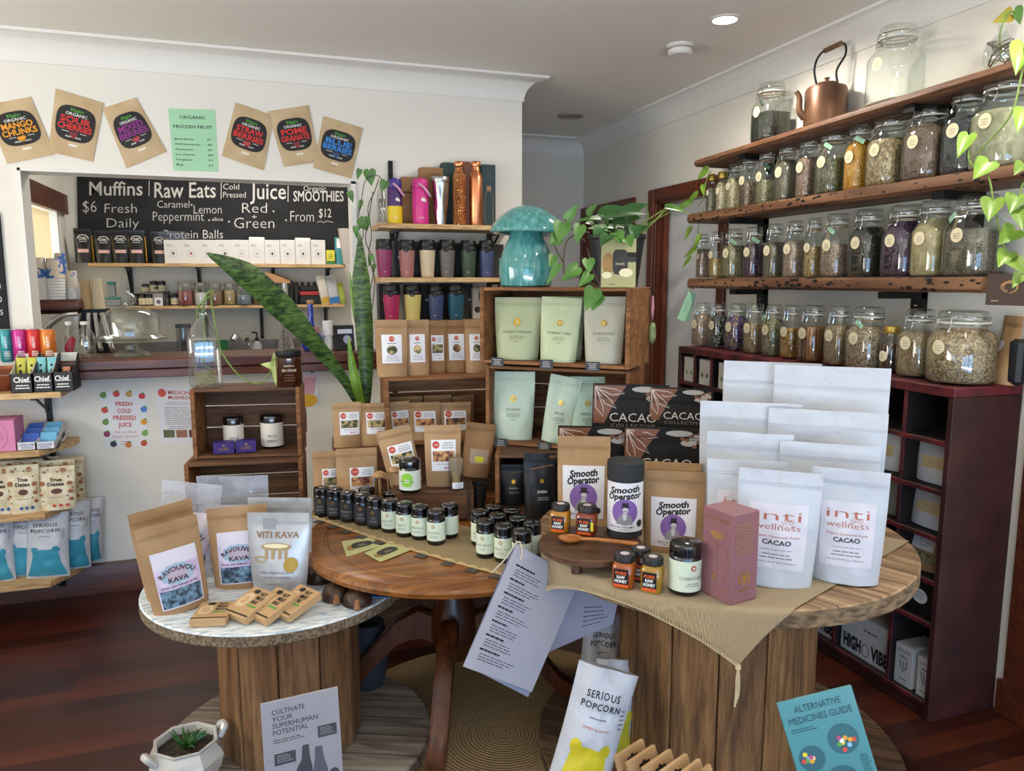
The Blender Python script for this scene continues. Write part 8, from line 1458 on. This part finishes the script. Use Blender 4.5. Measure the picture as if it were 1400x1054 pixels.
for st_ in ([(806, 318), (792, 318), (775, 330), (771, 352), (773, 380), (790, 378), (808, 388)], [(800, 330), (780, 310), (772, 300)], [(802, 385), (818, 395), (815, 420)], [(803, 340), (812, 372), (820, 392), (816, 412)], [(771, 360), (760, 340), (757, 320)]): ms.tube(smooth_path([lo(x, y, -.13) for x, y in st_]), .0024, vine_b, 5)
for b, tp, wpx in (((775, 300), (791, 278), 11), ((769, 306), (764, 330), 20), ((762, 326), (752, 334), 16), ((793, 309), (788, 332), 14), ((757, 350), (751, 364), 10), ((789, 366), (768, 383), 15), ((806, 375), (792, 391), 13), ((804, 355), (806, 373), 14), ((763, 362), (748, 388), 9), ((812, 396), (801, 424), 20), ((818, 404), (810, 424), 16)): leafgeo(mb, lo(*b, -.13), lo(*tp, -.15), wpx*s*1.15, leaf_m, Vector((-.3, -1, .2)))
ms.build('stems', t); mb.build('leaves', t, sharp=80)
d = ray(845, 391); tt = (Vector((A1.x, A1.y, 0))+nA*.008).dot(nA)/(d.x*nA.x+d.y*nA.y); P = Vector((d.x*tt, d.y*tt, 1.4785)); t = T('display_card', 'olive display card with a dark pouch picture leaning on the black plant pot', 'card', P, face(P), None, .12); s = dep(P)/F; wd, H_ = 47*s, 66*s; MB().box((0, 0, H_/2), (wd, .002, H_), M('card_olive', 'A6A273', .6)).build('card', t); mb = MB(); S = plane_S(-.0012)
mb.sup(S, wd*.05, H_*.52, wd*.22, H_*.26, M('pouch_print', '2E2C28', .6), .0004, 5, 20, 2); mb.spans(S, [(H_*.52, wd*.2, wd*.5), (H_*.72, wd*.2, wd*.5), (H_*.62, wd*.3, wd*.5)], M('pouch_print', '2E2C28', .6), .0003, 3); mb.disc(S, -wd*.30, H_*.5, wd*.17, H_*.22, M('chips_print', '9A7A4A', .7, var=.3), .0003, 14, 1); mb.disc(S, wd*.22, H_*.30, wd*.2, H_*.09, cream, .0007, 14, 1); mb.disc(S, -wd*.33, H_*.25, wd*.15, H_*.07, cream, .0007, 12, 1); mb.lines(S, -wd*.3, -wd*.05, H_*.06, 1, .01, ink, .002); mb.text(S, 'POWDER', wd*.05, H_*.46, H_*.04, cream, w=wd*.25); mb.build('print', t)
# snake plant behind the kraft bags
YS = 3.34; P = ony(492, 566, YS); t = T('snake_plant', 'tall snake plant with one long leaf leaning far left, behind the kraft bags', 'snake plant', P); MB().lathe([(0, -.20), (.055, -.20), (.075, -.02), (.075, 0), (.068, 0), (.066, -.02), (0, -.02)], M('pot_grey', '77736E', .7), 28).build('pot', t)
snk, n_, l_, b_ = newmat('snake_leaf'); v_ = coords(n_, l_, (20, 20, 55), False); tn = node(n_, 'ShaderNodeTexNoise', Scale=1.0, Detail=3.0, Distortion=1.0); l_.new(v_, tn.inputs['Vector']); l_.new(ramp(n_, l_, tn.outputs[0], [(.38, lin('24381C')), (.5, lin('42602C')), (.64, lin('5F803C'))]), b_.inputs['Base Color']); b_.inputs['Roughness'].default_value = .4
snl = two('snake_leaf_young', '6F9A2E', '8FB53C', 18, .4, .6, .4)
def sleaf(path, wids, m_, Ys, tw=0):
    pts = [ony(x, y, yy)-P for (x, y), yy in zip(path, Ys)]; c = smooth_path(pts, 6); n = len(c); mb = MB(); vs = []; k = len(wids)-1
    for i, p in enumerate(c):
        f = i/(n-1)*k; j = min(int(f), k-1); wpx = wids[j]+(wids[j+1]-wids[j])*(f-j); hw = wpx*dep(p+P)/F/2; tn_ = (c[min(i+1, n-1)]-c[max(i-1, 0)]).normalized(); sd = tn_.cross(Vector((math.sin(tw), -math.cos(tw), 0))).normalized(); nm = sd.cross(tn_)
        for u in (-1, -.5, 0, .5, 1): vs.append(p+sd*u*hw+nm*(.35*hw*abs(u)**1.5)*-1)
        for u in (1, 0, -1): vs.append(p+sd*u*hw*.97+nm*(.35*hw*abs(u)**1.5*-1-.0035*(1 if abs(u) < 1 else .3)))
    fs = [(i*8+j, i*8+(j+1) % 8, (i+1)*8+(j+1) % 8, (i+1)*8+j) for i in range(n-1) for j in range(8)]
    mb.add(vs, fs, m_); mb.build('leaf', t, sharp=60)
sleaf([(489, 552), (468, 515), (430, 468), (385, 418), (335, 374), (282, 346)], [8, 14, 24, 36, 34, 1], snk, [3.34, 3.32, 3.25, 3.18, 3.1, 3.05], .2)
sleaf([(502, 552), (501, 500), (498, 440), (494, 380), (492, 319)], [9, 20, 25, 24, 1], snk, [3.36, 3.36, 3.36, 3.37, 3.38])
sleaf([(494, 552), (487, 525), (481, 495), (476, 459)], [9, 14, 10, 1], snl, [3.31, 3.30, 3.30, 3.30]); sleaf([(500, 552), (494, 470), (484, 420), (478, 372)], [4, 8, 6, 1], snl, [3.40, 3.40, 3.41, 3.42])
tag(MB().lathe([(0, 0), (.10, 0), (.10, .015), (.018, .03), (.016, P.z-.22), (.07, P.z-.205), (.07, P.z-.201), (0, P.z-.201)], crate_dark, 20).build('plant_stand', None, (P.x, P.y, 0)), 'slim dark stand under the snake plant behind the oak table', 'stand')
# vines by the right-hand shelves
Yr = 3.6
vine('hanging_pothos', 'pothos leaves hanging off the far ends of the plank shelves', [[onx(*p, 2.24) for p in ((972, 234), (966, 245), (962, 270), (955, 282))], [onx(*p, 2.24) for p in ((962, 285), (955, 310), (952, 330), (935, 352))]],
 [(onx(*b, 2.24), onx(*tp, 2.22), w_*2.9/F, leaf_y, (-1, -.5, .3)) for b, tp, w_ in (((968, 232), (950, 246), 17), ((962, 253), (961, 266), 11), ((953, 265), (932, 284), 12), ((944, 277), (914, 288), 14), ((945, 311), (934, 330), 11), ((958, 322), (946, 342), 12), ((952, 340), (934, 352), 10), ((944, 352), (930, 368), 9))])
Xv = 2.05
def rv(pts): return [onx(x, y, Xv-.0006*(y)) for x, y in pts]
vine('trailing_vine', 'pothos vine hanging in front of the jars at the right picture edge', [[Vector((2.30, 1.80, shelf_top(0, 1.80)+.15)), Vector((2.22, 1.74, shelf_top(0, 1.78)+.19))]+rv([(1404, 50), (1395, 110), (1380, 160), (1340, 205), (1325, 218)]), rv([(1325, 200), (1326, 222), (1350, 240), (1358, 275), (1363, 300), (1372, 335), (1390, 365)]), rv([(1399, 250), (1390, 275), (1385, 295)])],
 [(onx(*b, Xv-.0006*b[1]), onx(*tp, Xv-.04-.0006*tp[1]), w_*2.35/F, leaf_y, (-.8, -.7, .3)) for b, tp, w_, m_ in (((1324, 185), (1310, 212), 20, leaf_m), ((1352, 222), (1332, 242), 26, leaf_m), ((1358, 274), (1352, 298), 26, leaf_m), ((1390, 268), (1382, 288), 22, leaf_d), ((1392, 286), (1398, 308), 20, leaf_m), ((1388, 315), (1366, 332), 24, leaf_m), ((1378, 345), (1366, 362), 20, leaf_m), ((1384, 356), (1398, 368), 18, leaf_m), ((1399, 224), (1388, 236), 16, leaf_d), ((1399, 60), (1390, 96), 26, leaf_m), ((1400, 150), (1392, 176), 20, leaf_d), ((1396, 376), (1386, 390), 14, leaf_m))])
# ------------------------------------------------------------------ papers, bags and pots below the tables
def sheetw(name, label, cs, zs, mat, deco=None, cat='menu', th=.0012, group=None, bend=0):
    """paper sheet through four world points TL, TR, BR, BL"""
    tl, tr, br, bl = cs; c = sum(cs, Vector())/4; nm = (tr-tl).cross(bl-tl).normalized()
    if nm.dot(c-EYEP) > 0: nm = -nm
    t = T(name, label, cat, c, 0, group)
    def S(u, v, off=0): return tl*((1-u)*v)+tr*(u*v)+br*(u*(1-v))+bl*((1-u)*(1-v))-c+nm*(off+bend*math.sin(PI*u)*v)
    mb = MB(); mb.grid(lambda u, v: S(u, v, 0), 8, 8, mat); mb.grid(lambda u, v: S(1-u, v, -th), 8, 8, mat); mb.build('sheet', t)
    if deco: mb = MB(); deco(mb, S); mb.build('print', t)
    return t
def menu_print(mb, S):
    for i in range(7):
        z = .86-.115*i; mb.lines(S, .10, .40, z, 1, .01, ink, .014, align='L', seed=i); mb.lines(S, .12, .62, z-.035, 3, .022, ink, .005, align='L', seed=i+9)
mp = M('menu_paper', 'BDBBC6', .55, var=.02)
def Lr(x, y, r_): d = ray(x, y).normalized(); return EYEP+d*r_
sheetw('menu_sheet', 'long laminated menu sheet with small black print hanging at the front', [Lr(706, 744, 2.16), Lr(793, 792, 2.31), Lr(727, 946, 2.36), Lr(633, 911, 2.17)], 0, mp, menu_print, group='laminated menus hanging between the tables')
sheetw('menu_sheet', 'laminated menu sheet behind the front one, only its lower rim showing', [Lr(704, 742, 2.172), Lr(790, 790, 2.325), Lr(722, 953, 2.375), Lr(634, 908, 2.182)], 0, M('menu_paper2', 'A3A6BE', .5), None, group='laminated menus hanging between the tables')
sheetw('menu_sheet', 'laminated menu sheet turned to the right behind the front menus', [Lr(748, 752, 2.34), Lr(850, 800, 2.40), Lr(838, 853, 2.45), Lr(742, 895, 2.46)], 0, M('menu_paper3', '9FA0B4', .55), lambda mb, S: mb.lines(S, .55, .9, .45, 5, .07, ink, .012, align='L'), group='laminated menus hanging between the tables')
t = T('twine_loop', 'pale twine loop tying the hanging menus to the table edge', 'twine', Lr(706, 744, 2.15)); o_ = Lr(706, 744, 2.15); MB().tube([p-o_ for p in smooth_path([Lr(672, 783, 2.19), Lr(690, 765, 2.17), Lr(708, 741, 2.15), Lr(714, 752, 2.15), Lr(712, 765, 2.15)])], .0024, M('pale_twine', 'C9BDA6', .9), 6).build('twine', t)
ZBB = .046
for bl_, br_, tl_, lb, col, sp_ in (((722, 1118), (838, 1124), 885, 'popcorn bag with yellow base leaning at the front of the large drum', 'E0CC2E', 'SWEET & SALTY'),):
    A_, B_ = onz(728, 1100, ZBB), onz(840, 1120, ZBB); P = (A_+B_)/2; pouch('popcorn_bag', lb, P, .175, .395, popw, 'popcorn bag', .085, rz=face(P)+.05, lean=.16, roll=.27, pillow=True, wr=.009, zipm=False, deco=popcorn(col, sp_), group='popcorn bags by the large drum', nu=24, nv=26)
P = onz(838, 1040, ZBB); pouch('popcorn_bag', 'popcorn bag behind the yellow-based one, against the drum staves', P+Vector((.0, .0, 0)), .155, .30, popw, 'popcorn bag', .075, rz=face(P)+.35, lean=.10, roll=.14, pillow=True, wr=.010, zipm=False, deco=popcorn('D9C73A'), group='popcorn bags by the large drum')
P = onz(814, 985, ZBB); pouch('popcorn_bag', 'rearmost popcorn bag under the table rim, name partly folded', P, .135, .355, popw, 'popcorn bag', .06, rz=face(P)+.2, lean=.04, roll=.10, pillow=True, wr=.010, zipm=False, deco=popcorn('D9C73A'), group='popcorn bags by the large drum')
def book(name, label, tl, tr, z, dist_tl, dist_tr, hgt_, lean, base, deco, th=.006):
    A_, B_ = Lr(*tl, dist_tl), Lr(*tr, dist_tr); u = (B_-A_); wd = u.length; rz_ = math.atan2(u.y, u.x); ry = -math.asin(u.z/wd); t = T(name, label, 'booklet', A_, rz_, None)
    t.rotation_euler = (lean, ry, rz_); MB().box((wd/2, th/2, -hgt_/2), (wd, th, hgt_), base, ch=.001).build('cover', t); mb = MB(); deco(mb, lambda x, z_, off=0: (x, -.0004-off, z_), wd, hgt_); mb.build('print', t); return t
gcov = M('booklet_grey', '9C979B', .4, var=.02); gdk = M('booklet_dark', '3E3E42', .5)
def sup_(mb, S, w_, h):
    for i, s in enumerate(('CULTIVATE', 'YOUR', 'SUPERHUMAN', 'POTENTIAL')): q = (.42, .26, .58, .45)[i]; mb.text(S, s, w_*(.13+q/2), -h*(.115+.058*i), h*.042, gdk, w=w_*q)
    mb.lines(S, w_*.13, w_*.62, -h*.335, 2, h*.02, gdk, h*.006, align='L'); mb.rect(S, w_*.70, w_*.95, -h*.40, -h*.30, gdk, .0005, 1, 1); mb.rect(S, w_*.13, w_*.40, -h*.55, -h*.45, gdk, .0005, 1, 1); mb.lines(S, w_*.73, w_*.92, -h*.32, 4, h*.018, gcov, h*.006, align='L'); mb.lines(S, w_*.16, w_*.37, -h*.47, 4, h*.018, gcov, h*.006, align='L')
    mb.spans(S, [(-h*.98, w_*.38, w_*.62), (-h*.62, w_*.40, w_*.60), (-h*.55, w_*.47, w_*.58), (-h*.43, w_*.49, w_*.57)], gdk, .0006, 4); mb.spans(S, [(-h*.98, w_*.60, w_*.80), (-h*.68, w_*.60, w_*.80), (-h*.58, w_*.64, w_*.76), (-h*.47, w_*.65, w_*.74)], M('booklet_mid', '57575C', .5), .0009, 4); mb.disc(S, w_*.88, -h*.74, w_*.07, h*.05, gdk, .0005, 14, 1); mb.disc(S, w_*.30, -h*.84, w_*.08, h*.05, gdk, .0005, 14, 1)
book('booklet', 'grey booklet about superhuman potential leaning on the small drum staves', (356, 963), (462, 939), 0, 1.86, 1.88, .26, -.12, gcov, sup_)
tealc = M('booklet_teal', '4A8A90', .28, var=.02, coat=.3); tealt = M('teal_ink', '1E4A52', .5); tdk = M('teal_disc', '2A5F68', .5)
def alt(mb, S, w_, h):
    mb.text(S, 'ALTERNATIVE', w_*.50, -h*.11, h*.055, tealt, w=w_*.62); mb.text(S, 'MEDICINES GUIDE', w_*.50, -h*.20, h*.055, tealt, w=w_*.84); mb.lines(S, w_*.08, w_*.5, -h*.245, 2, h*.02, tealt, h*.006, align='L')
    for x, z, rr in ((.70, -.40, .20), (.24, -.50, .17), (.55, -.74, .22)): mb.disc(S, w_*x, h*z, w_*rr, w_*rr, tdk, .0005, 28, 1)
    pal = ['D24A3C', 'E0A030', '8FB9D9', 'D9C73A', '5A9A4A', 'E8E2D8', 'B04A80']; rr = random.Random(2)
    for cx_, cz_, R_ in ((.70, -.40, .14), (.24, -.50, .12), (.55, -.74, .16)):
        for k in range(9): a = rr.uniform(0, 6.3); q = rr.uniform(.1, 1)*R_*w_; mb.disc(S, w_*cx_+q*math.cos(a), h*cz_+q*math.sin(a), w_*.032, w_*.032, M('dot_'+pal[k % 7], pal[k % 7], .6), .0008+.0001*k, 10, 1)
    mb.lines(S, w_*.84, w_*.97, -h*.56, 12, h*.02, tealt, h*.006, align='L')
book('booklet', 'glossy teal alternative medicines guide leaning on the large drum staves', (1062, 962), (1164, 937), 0, 1.50, 1.52, .21, -.16, tealc, alt)
# kraft hang-tab packets in front of the large drum
for i, (x0, y0, x1, y1) in enumerate(((842, 1034, 880, 1010), (858, 1043, 896, 1018), (880, 1050, 918, 1024), (900, 1058, 940, 1030), (926, 1062, 958, 1037), (952, 1066, 972, 1044))):
    A_, B_ = Lr(x0, y0, 1.42-.012*i), Lr(x1, y1, 1.46-.012*i); u = B_-A_; wd = u.length; t = T('hang_packet', ('kraft hang-tab packet at the left end of the row by the large drum', 'second kraft hang-tab packet from the popcorn bags', 'third kraft hang-tab packet, beside the white label', 'fourth kraft hang-tab packet in the row', 'fifth kraft hang-tab packet in the row', 'last kraft hang-tab packet, nearest the teal booklet')[i], 'packet', A_, math.atan2(u.y, u.x), 'kraft hang-tab packets at the foot of the large drum'); t.rotation_euler = (-.35, -math.asin(u.z/wd), math.atan2(u.y, u.x))
    MB().box((wd/2, .004, -.075), (wd, .008, .15), kraft, ch=.001).build('packet_card', t); mb = MB(); S = plane_S(-.0004); mb.rect(S, wd*.32, wd*.68, -.018, -.013, M('slot_black', '050505', .8), .0003, 1, 1); mb.disc(S, wd*.5, -.013, .004, .004, M('slot_black', '050505', .8), .0003, 8, 1); mb.rect(S, wd*.08, wd*.92, -.12, -.045, hdark if i != 1 else paper, .0003, 1, 1); mb.build('print', t)
# grey planter, white cachepot
P = onz(511, 944, ZBB); s = dep(P)/F; r = 27*s; H_ = hgt(P, 505, 858); dg = M('planter_grey', '34353A', .75, bmp=.05); t = T('grey_planter', 'empty dark grey round planter on the base of the small drum', 'planter', P+Vector((-.01, .05, 0)))
MB().lathe([(0, 0), (r*.72, 0), (r*.95, H_*.25), (r*1.02, H_*.5), (r*.95, H_*.8), (r*.84, H_), (r*.66, H_), (r*.72, H_*.7), (r*.6, H_*.15), (0, H_*.12)], dg, 36).build('planter_body', t)
P = onz(258, 1075, ZBB); s = dep(P)/F; r = 50*s; H_ = hgt(P, 255, 1010); wc = M('glazed_white', 'C9C4BC', .15, coat=.4); t = T('white_cachepot', 'white glazed eight-sided pot with lug handles and a small green succulent', 'potted plant', P, .5)
mb = MB(); mb.lathe([(0, 0), (r*.55, 0), (r*.6, .01), (r*.92, H_*.45), (r*1.0, H_*.68), (r*.92, H_*.80), (r*.80, H_*.92), (r*.86, H_*.99), (r*.84, H_), (r*.76, H_*.98), (r*.72, H_*.8), (0, H_*.8)], wc, 8); mb.build('pot', t, sharp=25)
for sx in (-1, 1): MB().tube(smooth_path([(sx*r*.88, -r*.12, H_*.80), (sx*r*1.05, -r*.1, H_*.96), (sx*r*1.05, r*.1, H_*.96), (sx*r*.88, r*.12, H_*.80)]), .011, wc, 8).build('lug_handle', t)
MB().lathe([(0, H_*.86), (r*.76, H_*.84)], soil, 24).build('soil', t); mb = MB(); rr = random.Random(5)
for k in range(26): a = rr.uniform(0, 6.3); q = rr.uniform(.15, .6)*r; mb.tube([(q*.2*math.cos(a), q*.2*math.sin(a), H_*.85), (q*.7*math.cos(a), q*.7*math.sin(a), H_*(.98)), (q*math.cos(a), q*math.sin(a), H_*rr.uniform(.98, 1.1))], [.004, .0035, .0008], leaf_d, 5)
mb.build('succulent', t)
